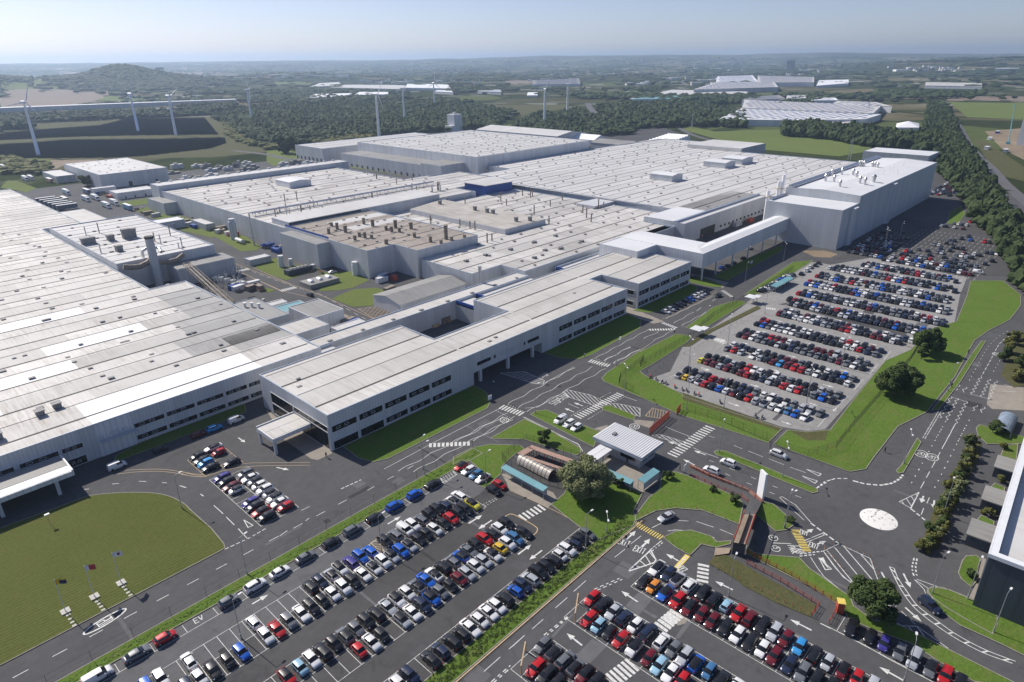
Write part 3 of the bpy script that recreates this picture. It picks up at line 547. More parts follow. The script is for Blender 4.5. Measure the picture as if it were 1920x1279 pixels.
for t, s in [('A2','1700,445 1825,500'),('A2','1740,385 1860,435'),('A3','650,605 735,710')]:
    a, b = q(t, s); u = Vector(b)-Vector(a); n = Vector((-u.y,u.x)).normalized()*.7; wm.line([a, tuple(Vector(b)+n), tuple(Vector(b)-n), a], .22, Z0+.004)
a = q('A3', '655,610 690,600 740,710'); wm.sheet(a, Z0+.006)
for t, s in [('B1','750,1120 860,1185 800,1210 750,1120'),('A4','600,1130 601,1131')]:
    P_ = q(t, s)
    if len(P_) > 2: wm.line(P_, .2, Z0)
for i, s in enumerate(('-20,710 60,735', '235,815 265,830', '390,945 500,1045', '540,1085 635,1180', '690,1230 740,1290', '1270,1250 1180,1310', '1530,1100 1490,1130')): wm.line(q('B1', s), .17, Z0)
for s in ('1010,805 1070,800', '1250,780 1315,782', '1460,792 1500,795', '1630,822 1670,835', '1805,895 1830,915', '755,853 800,850'): wm.line(q('l6', s), .18, Z0)
# words on the road
dv = lambda t, s: (lambda a, b: tuple((Vector(b)-Vector(a)).normalized()))(*q(t, s))
textfit(wm, 'EXIT', 'A2', '35,1050 130,1083', 1.9, .2); textfit(wm, 'EXIT', 'A2', '175,1115 268,1150', 1.9, .2); textfit(wm, 'EXIT', 'A3', '475,390 545,410', 1.7, .17); textfit(wm, 'EXIT', 'A3', '555,500 635,530', 1.7, .17)
textfit(wm, 'CAR', 'A3', '425,500 465,562', 1.25, .18); textfit(wm, 'PARK', 'A3', '368,495 412,568', 1.25, .18); textfit(wm, 'EV', 'T4', '1100,628 1148,603', 1.4, .16); textfit(wm, 'EXIT', 'C2', '655,225 590,165', 2.6, .18)
for t, s in [('C1','695,175 830,55'),('C1','490,360 620,245'),('C1','230,595 350,490'),('C1','5,795 140,670'),('B6','1245,1075 1425,915'),('B6','1525,825 1700,670'),('B6','1790,595 1910,490'),('A1','1455,1270 1545,1200'),('A1','1600,1150 1690,1080'),('A2','1085,170 1160,200'),('A2','1215,220 1345,272'),('A2','1400,290 1535,343'),('A2','1590,365 1730,415'),('A2','1045,375 1090,392'),('A2','1005,423 1050,442'),('A2','1240,455 1285,473'),('A2','1200,505 1245,523'),('A2','1435,535 1480,552'),('A2','1405,590 1450,608'),('A2','1640,620 1690,640'),('A2','865,305 905,318'),('A2','860,85 910,100'),('A2','470,0 560,40 690,90'),('l5','1275,850 1370,890')]: wm.line(q(t, s), .14, Z0+.001)
for s in ('600,10 930,155 1240,270 1700,478','440,30 840,215 1080,270'): cm.line(q('l1', s), .2, Z0+.02)
for s in ('470,0 930,170 1210,250 1620,480',): wm.dash(q('l1', s), .16, Z0+.02, 4, 3)
for s in ('120,1000 700,1220','140,1060 620,1277'): cm.line(q('k2', s), .2, Z0+.02)
cm.line(spline(q('B7','880,60 900,40 960,25 1080,80 1230,170 1240,220 1200,265'), 6), .22, Z0+.004); cm.line([(20,64.1),(112,64.3)], .25, Z0+.1)
text(wm, 'SLOW', q('A6','545,790')[0], dv('A6','540,800 600,710'), 3.2, .75, .18); text(wm, 'STOP', q('l5','1150,865')[0], dv('l5','1150,865 1200,840'), 2.4, .75, .2); text(wm, 'STOP', q('l5','1220,820')[0], dv('l5','1220,820 1270,795'), 2.4, .75, .2)
text(wm, 'STOP', q('l5','1040,620')[0], dv('l5','1040,620 1100,590'), 2, .75, .15)
for t, s, tx in (('A2','1440,1003','5'),('A2','1460,1098','5')):
    c = q(t, s)[0]; ring(wm, c, .95, .95, .16); text(wm, tx, (c[0]+.25,c[1]+.6), dv('A2','1440,1003 1460,1098'), 1.3, .5, .16)
for t, s, d, rx, ry in (('A5','765,305','765,305 900,350',1.5,1.9),('A5','885,345','765,305 900,350',1.5,1.9),('A4','1620,268','1620,268 1715,290',1.5,1.6),('A4','1715,292','1620,268 1715,290',1.5,1.6),('l5','700,998','665,1000 735,995',1.3,1.6),('l5','1870,1055','1820,1040 1920,1070',1.4,1.6)):
    c = q(t, s)[0]; u = dv(t, d); ring(wm, c, rx, ry, .22, atan2(u[1],u[0])); n = (-u[1],u[0]); text(wm, '20', (c[0]-u[0]*.75-n[0]*.8, c[1]-u[1]*.75-n[1]*.8), u, 1.6, .6, .16, gap=.4)
c = q('T4','592,615')[0]; u = dv('T4','530,655 655,580'); ring(wm, c, 3.9, 1.05, .32, atan2(u[1],u[0])); n = (-u[1],u[0]); text(wm, '20', (c[0]+n[0]*.6-u[0]*1.3, c[1]+n[1]*.6-u[1]*1.3), (-n[0],-n[1]), 2.5, .5, .22, gap=.3)
# bays of the parking rows
def bays(x0, x1, y0, y1, pitch=2.48, head=None, mb=wm, w=.1, z=Z0, mid=None):
    n = round((x1-x0)/pitch)
    for i in range(n+1): x = x0+(x1-x0)*i/n; mb.line([(x,y0),(x,y1)], w, z)
    for yy in ([y0, y1] if head is None else head): mb.line([(x0,yy),(x1,yy)], w, z+.003)
bays(-6, 91, 95.1, 100., head=[95.1, 100.]); bays(-6, 91, 100., 104.9, head=[104.9]); bays(14, 88.5, 79.4, 84.2, head=[79.4, 84.2]); bays(14, 91, 84.2, 89., head=[89.]); bays(19, 103, 68.7, 73.5, head=[73.5])
for x in np.arange(13.5, 92, 6.0): wm.line([(x,109.9),(x,112.4)], .1, Z0)
wm.line([(0,109.9),(93,109.9)], .1, Z0)
def vbays(x0, x1, y0, y1, pitch=2.48, mb=wm, w=.1, z=Z0, sides=(0,1)):
    n = round((y1-y0)/pitch)
    for i in range(n+1): y = y0+(y1-y0)*i/n; mb.line([(x0,y),(x1,y)], w, z)
    for k in sides: mb.line([((x0,x1)[k],y0),((x0,x1)[k],y1)], w, z+.003)
vbays(97.8, 103, -6, 54.5); vbays(92.6, 97.8, -6, 54.5, sides=(0,)); vbays(82, 87, 0, 59.5); vbays(77, 82, 0, 59.5, sides=(0,)); vbays(66.3, 71.3, 30, 59); vbays(61.3, 66.3, 30, 59, sides=(0,)); vbays(109.2, 114, -8, 19.5, sides=(0,))
vbays(50.3, 55.3, 128.8, 156.3, 2.5); vbays(55.3, 60.1, 128.8, 154.5, 2.5, sides=(1,)); vbays(50.3, 55.3, 158.8, 170., 2.5, cm); vbays(55.3, 60.1, 157.3, 171., 3.4, cm, sides=(1,))
ROWA = [185.5, 191, 201.5, 206.9, 217.3, 222.2, 233, 238.3, 248.4, 253.2, 265.5, 270.3, 281, 286, 297, 302, 313, 318.3, 328.5, 334.5, 346.5, 351.8, 363, 368]
for a in ROWA[::2]: wm.line([(a+2.7,52),(a+2.7,99)], .1, Z0); wm.line([(a-2.6,50),(a+7.8,50.5)], .12, Z0)
for a in ROWA: 
    for y in np.arange(50, 101, 2.45): wm.line([(a-2.3,y),(a+2.3,y)], .08, Z0)
for y in np.arange(48, 108, 9.0):
    for a in ROWA[1::2]: arrow(wm, (a+5.2,y+1.5), (a+5.2,y-1.5)) if int(y) % 2 else None
for x in np.arange(375, 470, 8.5):
    for y in np.arange(46, 92, 2.5):
        if 35+(x-380)*.12 < y: wm.line([(x-2.4,y),(x+2.4,y)], .12, Z0)
for t, s in [('B1','-10,535 100,565 200,585 300,572 500,500 650,465 800,440 1000,435 1540,430'),('B1','-10,562 100,590 200,603 300,595 500,530 700,490 850,478 1000,470 1540,465'),('l6','1110,683 1250,675 1450,672 1600,690 1750,715 1850,718'),('l6','1060,715 1250,695 1450,692 1600,710 1750,738 1850,738'),('A1','500,665 800,800 1000,900 1140,1000'),('l3','1160,810 1400,700 1560,620 1650,560')]: cm.line(spline(q(t, s), 6), .13, Z0+.002)
for s in ('1620,960 1880,1100',): a, b = q('A1', s); zebra(ym, a, b, 13, 1.6, .24)
a, b = q('A3','430,350 545,550'); zebra(ym, a, b, 14, 1.8, .26); a, b = q('C2','650,75 525,215'); ym.line([a,b], 1.1, Z0)
for c in q('C2','535,205 555,183 573,162 594,136 612,115 634,92'): ring(wm, c, .12, .12, .3)
# yellow box by the workshops and the white roundabout
hatch(cm, q('l1','1540,380 1780,350 1920,385 1700,475'), (1,.7), 1.8, .13); hatch(cm, q('l1','1540,380 1780,350 1920,385 1700,475'), (1,-.7), 1.8, .13)
hatch(cm, q('l5','1580,1080 1700,1120 1640,1140') + [], (1,.3), 1.0, .1) if False else None
hatch(cm, q('T2','1710,420 1750,375 1850,400 1830,440'), (1,.5), .8, .12)
for s in ('A6:0,0',): pass
struct(wm.build('road_marking', M['white'])); struct(ym.build('yellow_marking', M['yellow'])); struct(cm.build('worn_marking', M['cream']))
def roundel():
    m, nt, b = newmat('worn_white_roundel'); v = geo(nt)
    f = noise(nt, v, 1.1, 5, .7, .6); f2 = noise(nt, v, .22, 3, .6)
    k = math_(nt, 'MULTIPLY', ramp(nt, f, [(.56, 0.), (.60, 1.)]), ramp(nt, f2, [(.45, 0.), (.55, 1.)]))
    nt.links.new(mixc(nt, k, (.74,.73,.69), (.07,.07,.06)), b.inputs['Base Color']); b.inputs['Roughness'].default_value = .8; return m
M['roundel'] = roundel(); c = (149.9, 23.9); r_ = MB()
n = 36; prof = [(0,.20),(1.3,.19),(2.6,.13),(3.6,.06),(4.0,.02)]
for i in range(n):
    t0, t1 = 2*pi*i/n, 2*pi*(i+1)/n
    for (ra, za), (rb, zb) in zip(prof, prof[1:]): r_.add([(c[0]+ra*cos(t0),c[1]+ra*sin(t0),za),(c[0]+rb*cos(t0),c[1]+rb*sin(t0),zb),(c[0]+rb*cos(t1),c[1]+rb*sin(t1),zb),(c[0]+ra*cos(t1),c[1]+ra*sin(t1),za)], [(0,1,2,3)], 0, True)
struct(r_.build('roundabout', M['roundel']))
# ---------------------------------------------------------------- buildings
def walls(name, poly, z0, z1, mat, parent, th=.35):
    """outer wall with a parapet lip: poly is the outline"""
    P, I = offset(poly, th); n = len(P); b = MB()
    b.add([(x,y,z0) for x,y in P]+[(x,y,z1) for x,y in P], [(i,(i+1)%n,n+(i+1)%n,n+i) for i in range(n)], 0)
    b.add([(x,y,z1) for x,y in P]+[(x,y,z1) for x,y in I]+[(x,y,z1-1.0) for x,y in I], [(i,(i+1)%n,n+(i+1)%n,n+i) for i in range(n)] + [(n+i,n+(i+1)%n,2*n+(i+1)%n,2*n+i) for i in range(n)], 1)
    return b.build(name, [M[mat], M['trim' if mat in ('clad','clad2') else 'wtrim']], parent)
def roof(parent, rects, z, mat, pitch=18.6, valley=None, rise=.45, gut=True, rib=True, name='roof', inset=.3, lipz=.3):
    b, g = MB(), MB()
    for k, (x0,x1,y0,y1) in enumerate(rects):
        if valley is None: ys = [y0, y1]; f = lambda y: z
        else:
            ks = set([y0,y1]); v = valley + math.ceil((y0-valley)/pitch)*pitch
            hh = valley+pitch/2 + math.ceil((y0-valley-pitch/2)/pitch)*pitch
            while v < y1: ks.add(v); v += pitch
            while hh < y1: ks.add(hh); hh += pitch
            ys = sorted(ks)
            def f(y): t = ((y-valley)/pitch) % 1; return z-.5+rise*(1-abs(2*t-1)) 
        for a, c in zip(ys, ys[1:]): b.add([(x0,a,f(a)),(x1,a,f(a)),(x1,c,f(c)),(x0,c,f(c))], [(0,1,2,3)])
        if valley is not None and gut:
            for y in ys:
                t = ((y-valley)/pitch) % 1
                if min(t, 1-t) < .01 and y0+.5 < y < y1-.5: g.box(x0+.6, x1-.6, y-.32, y+.32, f(y)-.1, f(y)+.10)
                elif abs(t-.5) < .01 and rib and y0+.5 < y < y1-.5: g.box(x0+.6, x1-.6, y-.07, y+.07, f(y)-.1, f(y)+.09, 1)
    r = b.build(name, M[mat], parent)
    if g.v: g.build('gutter', [M['gutter'], M['vent']], r)
    return r
VB = None
def vents(parent, pts, z, s=(1.5,1.1,.45)):
    """roof vents: one shared mesh, the first hundred as parts, any more as one part"""
    global VB
    if VB is None:
        b = MB(); b.box(-.65,.65,-.42,.42,0,.26,0); b.box(-.78,.78,-.52,.52,.24,.40,0); VB = b.build('roof_vent', M['vent']); me = VB.data; bpy.data.objects.remove(VB); VB = me
    pts = sorted(pts, key=lambda p: p[0]**2+p[1]**2)
    for x, y in pts[:95]:
        o = bpy.data.objects.new('roof_vent', VB); COL.objects.link(o); o.parent = parent; o.location = (x, y, z); k = random.uniform(.8,1.25); o.scale = (k, k, 1)
    if len(pts) > 95:
        b = MB()
        for x, y in pts[95:]: b.box(x-.8,x+.8,y-.6,y+.6,z,z+.42)
        o = b.build('roof_vent', M['vent'], parent); o['kind'] = 'stuff'
def grid(x0, x1, y0, y1, dx, dy, j=2.0, p=.85):
    o = []; y = y0
    while y <= y1:
        x = x0+random.uniform(0, dx*.6)
        while x <= x1:
            if random.random() < p: o.append((x+random.uniform(-j,j), y+random.uniform(-.25,.25)*j))
            x += dx
        y += dy
    return o
def window(parent, x0, x1, z0, z1, y, axis='x', face=-1, panes=6, name='window'):
    """framed window band on a wall at y (axis x) or at x=y (axis y); pane is its sub-part"""
    f, g, mu = MB(), MB(), MB(); d0, d1 = y+face*.02, y+face*.14
    def bx(mb, a, b_, c, d, e0, e1, mi=0):
        if axis == 'x': mb.box(a, b_, min(e0,e1), max(e0,e1), c, d, mi)
        else: mb.box(min(e0,e1), max(e0,e1), a, b_, c, d, mi)
    t = .08
    bx(f,x0,x1,z0,z0+t,d0,d1); bx(f,x0,x1,z1-t,z1,d0,d1); bx(f,x0,x0+t,z0+t,z1-t,d0,d1); bx(f,x1-t,x1,z0+t,z1-t,d0,d1)
    for i in range(1, panes): a = x0+(x1-x0)*i/panes; bx(f,a-.025,a+.025,z0+t,z1-t,d0,y+face*.10,1)
    for k in (1, 3) if panes == 6 else ():       # opening lights, pale framed
        a = x0+(x1-x0)*(k+.5)/panes; w_ = (x1-x0)/panes*.48; zc = (z0+z1)/2
        for zz in (zc-.35, zc+.28): bx(f,a-w_,a+w_,zz,zz+.05,d0,y+face*.16)
        for xx in (a-w_, a+w_-.05): bx(f,xx,xx+.05,zc-.30,zc+.28,d0,y+face*.16)
    bx(g,x0+t,x1-t,z0+t,z1-t,y+face*.03,y+face*.06)
    o = f.build(name, [M['white_steel'], M['gutter']], parent); g.build('pane', M['glass'], o); return o
def hall(name, label, cat, outline, rects, z, wall='clad', rmat='roof', valley=None, z0=-.05, pitch=18.6, lip=.35, rise=.45, group=None):
    t = thing(name, label, cat, (0,0,0)); 
    t['base'] = 0; del t['base']
    walls('wall', outline, z0, z+lip, wall, t); roof(t, rects, z, rmat, pitch, valley, rise); return t
def boxes(*rs): return [[(x0,y0),(x1,y0),(x1,y1),(x0,y1)] for x0,x1,y0,y1 in rs]
M['dirty'] = roofm('dirty_cream_roof', (.47,.44,.39), .75, 1.3, (17,9.3), .6, (.2,.17,.14))
# 1. office range -------------------------------------------------
OUT = [(79.5,144.5),(223.8,144.5),(223.8,164),(232.2,164),(232.2,144.5),(277,144.5),(277,182.5),(171,182.5),(171,164),(134.3,164),(134.3,182.5),(79.5,182.5)]
off = thing('office_building', 'long white two storey office range with dark window bands and an archway for the road', 'office building')
b = MB(); OP, OI = offset(OUT, .35)
def wallseg(b, x0, x1, y0, y1, z0, z1): b.box(x0,x1,y0,y1,z0,z1)
n = len(OP)
for i in range(n):
    p, r = OP[i], OP[(i+1)%n]
    z0 = -.05
    if abs(p[1]-144.5) < .1 and abs(r[1]-144.5) < .1 and min(p[0],r[0]) < 100:      # the long front: archway between 134.4 and 169
        for x0, x1, a in ((79.5,134.4,-.05),(134.4,169,4.45),(169,223.8,-.05)): b.add([(x0,144.5,a),(x1,144.5,a),(x1,144.5,11.35),(x0,144.5,11.35)], [(0,1,2,3)])
    elif abs(p[1]-164) < .1 and abs(r[1]-164) < .1 and 130 < min(p[0],r[0]) < 140: b.add([(134.3,164,4.45),(134.3,164,11.35),(171,164,11.35),(171,164,4.45)], [(0,1,2,3)])
    else: b.add([(*p,z0),(*r,z0),(*r,11.35),(*p,11.35)], [(0,1,2,3)])
b.add([(x,y,11.35) for x,y in OP]+[(x,y,11.35) for x,y in OI]+[(x,y,10.3) for x,y in OI], [(i,(i+1)%n,n+(i+1)%n,n+i) for i in range(n)] + [(n+i,n+(i+1)%n,2*n+(i+1)%n,2*n+i) for i in range(n)], 1)
b.box(134.4,169,144.52,164,4.3,4.45,1); b.add([(134.4,144.5,0),(134.4,164,0),(134.4,164,4.4),(134.4,144.5,4.4)], [(3,2,1,0)]); b.add([(169,144.5,0),(169,164,0),(169,164,4.4),(169,144.5,4.4)], [(0,1,2,3)])
b.build('wall', [M['clad'], M['trim']], off)
roof(off, [(79.7,134.5,144.7,182.3),(134.5,171,144.7,163.8),(171,224,144.7,182.3),(224,277,164.2,182.3),(232.4,277,144.7,164.2)], 11.2, 'roofo', 18.6, 152.0-.0, .5)
for x in (137.8, 151.3, 164.3): b = MB(); b.box(x-.45,x+.45,144.55,145.5,0,4.3); b.build('column', M['cladw'], off)
for i in range(5):
    x = 80.3+i*8.98; window(off, x, x+8.2, 5.5, 7.55, 144.5); window(off, x, x+8.2, .1 if i < 2 else .75, 2.7, 144.5, panes=8 if i < 2 else 6)
for i in range(5):
    x = 178.7+i*8.9; window(off, x, x+8., 5.6, 7.75, 144.5); window(off, x, x+8., .75, 2.75, 144.5)
for i in range(5):
    x = 232.7+i*8.75; window(off, x, x+7.9, 5.6, 7.75, 144.5); window(off, x, x+7.9, .8, 2.8, 144.5)
for x0, x1, k in ((135.9,142.5,4),(143.8,144.9,1),(158.8,160,1),(160.9,167.3,4)): window(off, x0, x1, 6.3, 7.8, 144.5, panes=k)
window(off, 146.5, 151.8, 5.6, 7.75, 232.2, 'y', -1, 4); window(off, 146.5, 151.8, .8, 2.8, 232.2, 'y', -1, 4)
window(off, 165, 172, 5.6, 7.4, 171, 'y', -1, 5); window(off, 165.5, 170, 1.5, 3.2, 171, 'y', -1, 3)
window(off, 145.1, 163.0, 5.75, 7.5, 79.5, 'y', -1, 8); window(off, 145.1, 163.0, .1, 5.6, 79.5, 'y', -1, 8); window(off, 163.4, 176.5, 3.9, 7.5, 79.5, 'y', -1, 5); window(off, 163.4, 176.5, .1, 3.7, 79.5, 'y', -1, 5)
b = MB(); text(b, 'NISSAN', (0,0), (1,0), 1.5, .85, .22, z=0); lt = b.build('lettering', M['letter'], off); lt.rotation_euler = (pi/2,0,0); lt.location = (147.0,144.44,6.3)
vents(off, [(84,166.5),(86.5,171.5),(150,149.5),(146,148.5),(205,158)], 10.75)
b = MB()
b.prism([(67.8,154.2),(79.4,154.2),(79.4,163.6),(67.8,163.6)], 3.9, 5.1, 0, True, True); b.box(68.2,79.2,154.6,158.8,5.1,5.16,1); b.box(68.2,79.2,159.1,163.2,5.1,5.16,1); b.box(67.8,79.4,163.3,163.6,5.1,5.5,0)
cn = b.build('entrance_canopy', [M['cladw'], M['roofo']], off)
for y in (154.5,163.0): b = MB(); b.box(67.9,68.6,y-.35,y+.35,0,3.9); b.build('post', M['clad'], cn)
# 2. covered corridor behind the offices ---------------------------
cor = hall('corridor_building', 'low cream roofed corridor building between the office range and the workshops', 'corridor building', [(106.2,194),(217,194),(217,202),(106.2,202)], [(106.4,216.8,194.2,201.8)], 8, 'clad', 'roofo', None)
vents(cor, [(x,196) for x in np.arange(113,212,14)], 8.0)
for i,(x0,x1,bl) in enumerate(((93,99,0),(100.5,112,0),(171.5,181,1),(183,217,1),(236,277,1))):
    t = thing('link_roof', ('small sunken link roof beside the two open roof wells','longer sunken link roof left of the two wells','short link roof with a blue upstand by the courtyard','link roof with a blue upstand behind the office range','narrow link roof with a blue upstand below the white box')[i], 'roof link')
    b = MB(); b.box(x0,x1,182.6,193.9,0,7.2 if i else 5.5); b.build('wall', M['clad2'], t); b = MB(); b.box(x0+.3,x1-.3,182.9,193.6,7.2 if i else 5.5,7.3 if i else 5.6); b.build('roof', M['roof2'], t)
    b = MB(); b.box(x0,x1,193.5,193.9,7.2,8.1); b.box(x0,x0+.4,182.6,193.5,6.6,8.4,1 if bl else 0); b.build('upstand', [M['trim'], M['blue']], t)
# 3. large left factory ------------------------------------------
LF = [(-330,189.3),(35,189.3),(105.3,189.3),(105.3,300),(90,300),(90,466),(111,466),(111,645),(-330,645)]
fac = thing('factory_building', 'huge white roofed factory hall at the left with a two storey office front', 'factory building')
walls('wall', LF, -.05, 10.2, 'clad', fac)
roof(fac, [(-329.8,105.1,189.5,300),(-329.8,89.8,300,466),(-329.8,110.8,466,644.8)], 10.0, 'roof', 18.5, 196.6, .5)
for x0, x1, lo in ((-2,7.4,1),(8,16,1),(17.1,25.9,1),(26.6,31.6,0),(44.5,52.8,1),(53.4,61.6,1),(62.2,70.4,1),(71.1,78,1),(78.6,84,1)): 
    window(fac, x0, x1, 4.8, 6.3, 189.3)
    if x0 > 20: window(fac, x0 if x0 > 40 else 27.2, x1, .9 if x0 > 40 else .1, 2.5, 189.3)
b = MB(); b.box(35.1,44.2,189.1,189.28,-.05,9.9); b.build('wall_panel', M['cladw'], fac)
b = MB(); b.box(-.2,9.2,-.02,.0,-.5,2.0,1); text(b, 'NISSAN', (0,0), (1,0), 1.5, .95, .22, z=.03); lt = b.build('lettering', [M['letter'], M['clad2']], fac); lt.data.transform(Matrix.Rotation(pi/2,4,'X')); lt.location = (35.6,188.92,5.0); 
b = MB(); b.prism([(-60,177),(26,177),(26,186.8),(-60,186.8)], 4.3, 5.6, 0, True, True); b.box(-60,25.6,180.8,186.6,5.6,5.7,1); b.box(-60,25.6,177.4,180.6,5.6,5.68,2); b.box(25.6,26,177,186.8,5.6,6.0)
b.box(-60,26,186.8,189.2,3.2,4.5,0); cn = b.build('canopy', [M['cladw'], M['greyroof'], M['newroof']], fac)
for x in (-20,-5,10,22): b = MB(); b.box(x-.4,x+.4,177.8,178.6,0,4.3); b.build('post', M['clad'], cn)
b = MB(); nr_ = [(35.3,84.5,189.8,196.3),(35.3,84.5,196.9,205.5),(-60,20,215.2,223.6),(-10,44,234,242),(40,72,252.6,260.8),(-100,-30,196.9,205.6),(-40,30,271,279),(20,62,289.8,297.5),(-60,-20,326,335),(-10,28,345,353),(-90,-30,382,390),(10,45,400,409),(-60,-5,438,446)]
for x0,x1,y0,y1 in nr_:
    b = MB()
    f = lambda y: 9.5+.5*(1-abs(2*(((y-196.6)/18.5)%1)-1))+.012
    b.add([(x0,y0,f(y0)),(x1,y0,f(y0)),(x1,y1,f(y1)),(x0,y1,f(y1))], [(0,1,2,3)])
    b.build('new_roof_sheet', M['newroof'], fac)
b = MB()
for x0,x1,y0,y1 in [(86,104.8,207,223),(73,104.8,215.5,233),(80,104.8,234,251.5),(88,104.8,252.5,289)]:
    y = y0
    while y < y1-.5:
        k = min(y1, 196.6+9.25*(math.floor((y-196.6)/9.25+1e-6)+1)); f = lambda y: 9.5+.5*(1-abs(2*(((y-196.6)/18.5)%1)-1))+.010
        b.add([(x0,y,f(y)),(x1,y,f(y)),(x1,k,f(k)),(x0,k,f(k))], [(0,1,2,3)]); y = k+.3
b.build('weathered_roof_sheet', roofm('weathered_roof', (.36,.355,.34), .85, 1.15, (12,9.25), .6, (.2,.19,.17)) , fac)
vp = [p for p in grid(-160,103,201.2,300,17,9.25) ] + [p for p in grid(-220,88,305,640,17,9.25)]
vents(fac, [(x, 196.6+9.25*round((y-196.6)/9.25)+random.choice((-3.2,2.6))) for x,y in vp if y > 205], 9.7)
for x, y in ((27,206.5),(31.5,208),(16,200.5)):
    b = MB(); b.box(x-1,x+1,y-1,y+1,9.9,11.4); b.box(x-1.2,x+1.2,y-1.2,y+1.2,11.4,11.6); b.build('roof_fan', M['vent'], fac)
# 4. building with the tall stack ---------------------------------
sb = hall('stack_building', 'grey plant building with parapet roof, rooftop fans and scroll ducts beside the tall stack', 'plant building', [(90.4,340),(137,340),(137,450),(90.4,450)], [(90.6,136.8,340.2,449.8)], 13, 'clad', 'roof2', 349.)
b = MB(); b.box(112,140,326,339.9,0,8.5); b.box(112.3,139.7,326.3,339.6,8.5,8.6,1); b.build('annex', [M['clad2'], M['greyroof']], sb)
vents(sb, grid(95,133,349,445,12,9.3), 12.7)
def vcyl(parent, name, x, y, z0, z1, r, mat='steel', cap=None, n=10):
    b = MB(); b.tube((x,y,z0), r, (x,y,z1), r, n)
    if cap: b.tube((x,y,z1), r*cap, (x,y,z1+r*.8), r*cap, n)
    return b.build(name, M[mat], parent)
def roofz(t, s, z): return q(t, s, z)
for i,(x,y) in enumerate(roofz('k1','800,850 1000,820 1145,800 1075,915 1190,790',12.8)):
    b = MB(); h = (3.2,3.,5.0,2.8,4.6)[i]; s = (3.2,1.6,2.0,1.5,2.0)[i]; b.box(x-s,x+s,y-1.5,y+1.5,12.5,12.8+h*.75); b.box(x-s-.15,x+s+.15,y-1.65,y+1.65,12.8+h*.75,13+h); b.build('air_handler', M['vent'], sb)
for i,(x,y) in enumerate(roofz('k1','775,770 895,755 910,930 1395,830 1450,855 1535,780 1645,900 1570,720 1610,885',12.8)): vcyl(sb, 'flue', x, y, 12.4, 12.8+(4.6,5.6,4.2,4.6,5,6,6,3,2.5)[i], .28, 'rust' if i % 2 else 'steel', 1.4)
t = thing('chimney_stack', 'tall pale grey cylindrical stack with a dark rim in front of the plant building', 'chimney'); x, y = 105, 334
b = MB(); b.tube((x,y,0),2.0,(x,y,24.2),1.85,28); b.tube((x,y,8),2.12,(x,y,8.3),2.12,28); b.tube((x,y,16),2.05,(x,y,16.3),2.05,28); b.build('shaft', M['clad2'], t)
b = MB(); b.tube((x,y,23.7),2.0,(x,y,24.8),2.0,28,1); b.build('rim', M['gutter'], t)
t = thing('exhaust_duct', 'curved weathered exhaust duct sweeping along the wall to the foot of the stack', 'duct')
b = MB(); D = [(92,336.5,12.2),(95,336,11.4),(99,336,11),(103,336.5,12),(106,338,14)]
for p, r in zip(D, D[1:]): b.tube(p, 1.25, r, 1.25, 12)
b.build('duct', M['rust'], t); b = MB(); D = [(106.5,337,11),(111,336,10.4),(116,336,10.6),(120,337.5,12)]
for p, r in zip(D, D[1:]): b.tube(p, 1.1, r, 1.1, 12)
b.build('duct', M['rust'], t); b = MB()
D = [(103.5,343,13.2),(103.5,343,16.2),(106,343.5,17),(111,342,16.6),(110,337,15.6)]
for p, r in zip(D, D[1:]): b.tube(p, .75, r, .75, 12)
b.build('pipe', M['chrome'], t)
# 5. yard sheds between factory and workshops ---------------------
def shed(label, rect, z, rmat='greyroof', wall='clad2', cat='shed', name='workshop', doors=(), lip=.25, group=None, pitchroof=0):
    x0,x1,y0,y1 = rect; t = thing(name, label, cat, group=group)
    if pitchroof:
        b = MB(); ym_ = (y0+y1)/2; ax = pitchroof
        if ax > 0: b.add([(x0,y0,0),(x1,y0,0),(x1,y1,0),(x0,y1,0),(x0,y0,z),(x1,y0,z),(x1,y1,z),(x0,y1,z),(x0,ym_,z+ax),(x1,ym_,z+ax)], [(0,1,5,4),(2,3,7,6),(1,2,6,9,5),(3,0,4,8,7)])
        else:
            xm = (x0+x1)/2; ax = -ax; b.add([(x0,y0,0),(x1,y0,0),(x1,y1,0),(x0,y1,0),(x0,y0,z),(x1,y0,z),(x1,y1,z),(x0,y1,z),(xm,y0,z+ax),(xm,y1,z+ax)], [(1,2,6,5),(3,0,4,7),(0,1,5,8,4),(2,3,7,9,6)])
        b.build('wall', M[wall], t); b = MB(); e = .4
        if pitchroof > 0: b.add([(x0-e,y0-e,z-.05),(x1+e,y0-e,z-.05),(x1+e,ym_,z+ax+.08),(x0-e,ym_,z+ax+.08),(x1+e,y1+e,z-.05),(x0-e,y1+e,z-.05)], [(0,1,2,3),(3,2,4,5)])
        else: b.add([(x0-e,y0-e,z-.05),(xm,y0-e,z+ax+.08),(xm,y1+e,z+ax+.08),(x0-e,y1+e,z-.05),(x1+e,y0-e,z-.05),(x1+e,y1+e,z-.05)], [(0,1,2,3),(1,4,5,2)])
        b.build('roof', M[rmat], t)
    else: walls('wall', [(x0,y0),(x1,y0),(x1,y1),(x0,y1)], -.05, z+lip, wall, t, .25); roof(t, [(x0+.2,x1-.2,y0+.2,y1-.2)], z, rmat)
    for (face, p, w_, h) in doors:
        b = MB()
        if face == 's': b.box(p-w_/2,p+w_/2,y0-.08,y0-.02,0,h)
        elif face == 'w': b.box(x0-.08,x0-.02,p-w_/2,p+w_/2,0,h)
        elif face == 'e': b.box(x1+.02,x1+.08,p-w_/2,p+w_/2,0,h)
        b.build('door', M['gutter'], t)
    return t
s1 = shed('flat dark grey roofed annex with white rooftop pipes against the factory wall', (106.5,118,233,262), 7.5, 'greyroof')
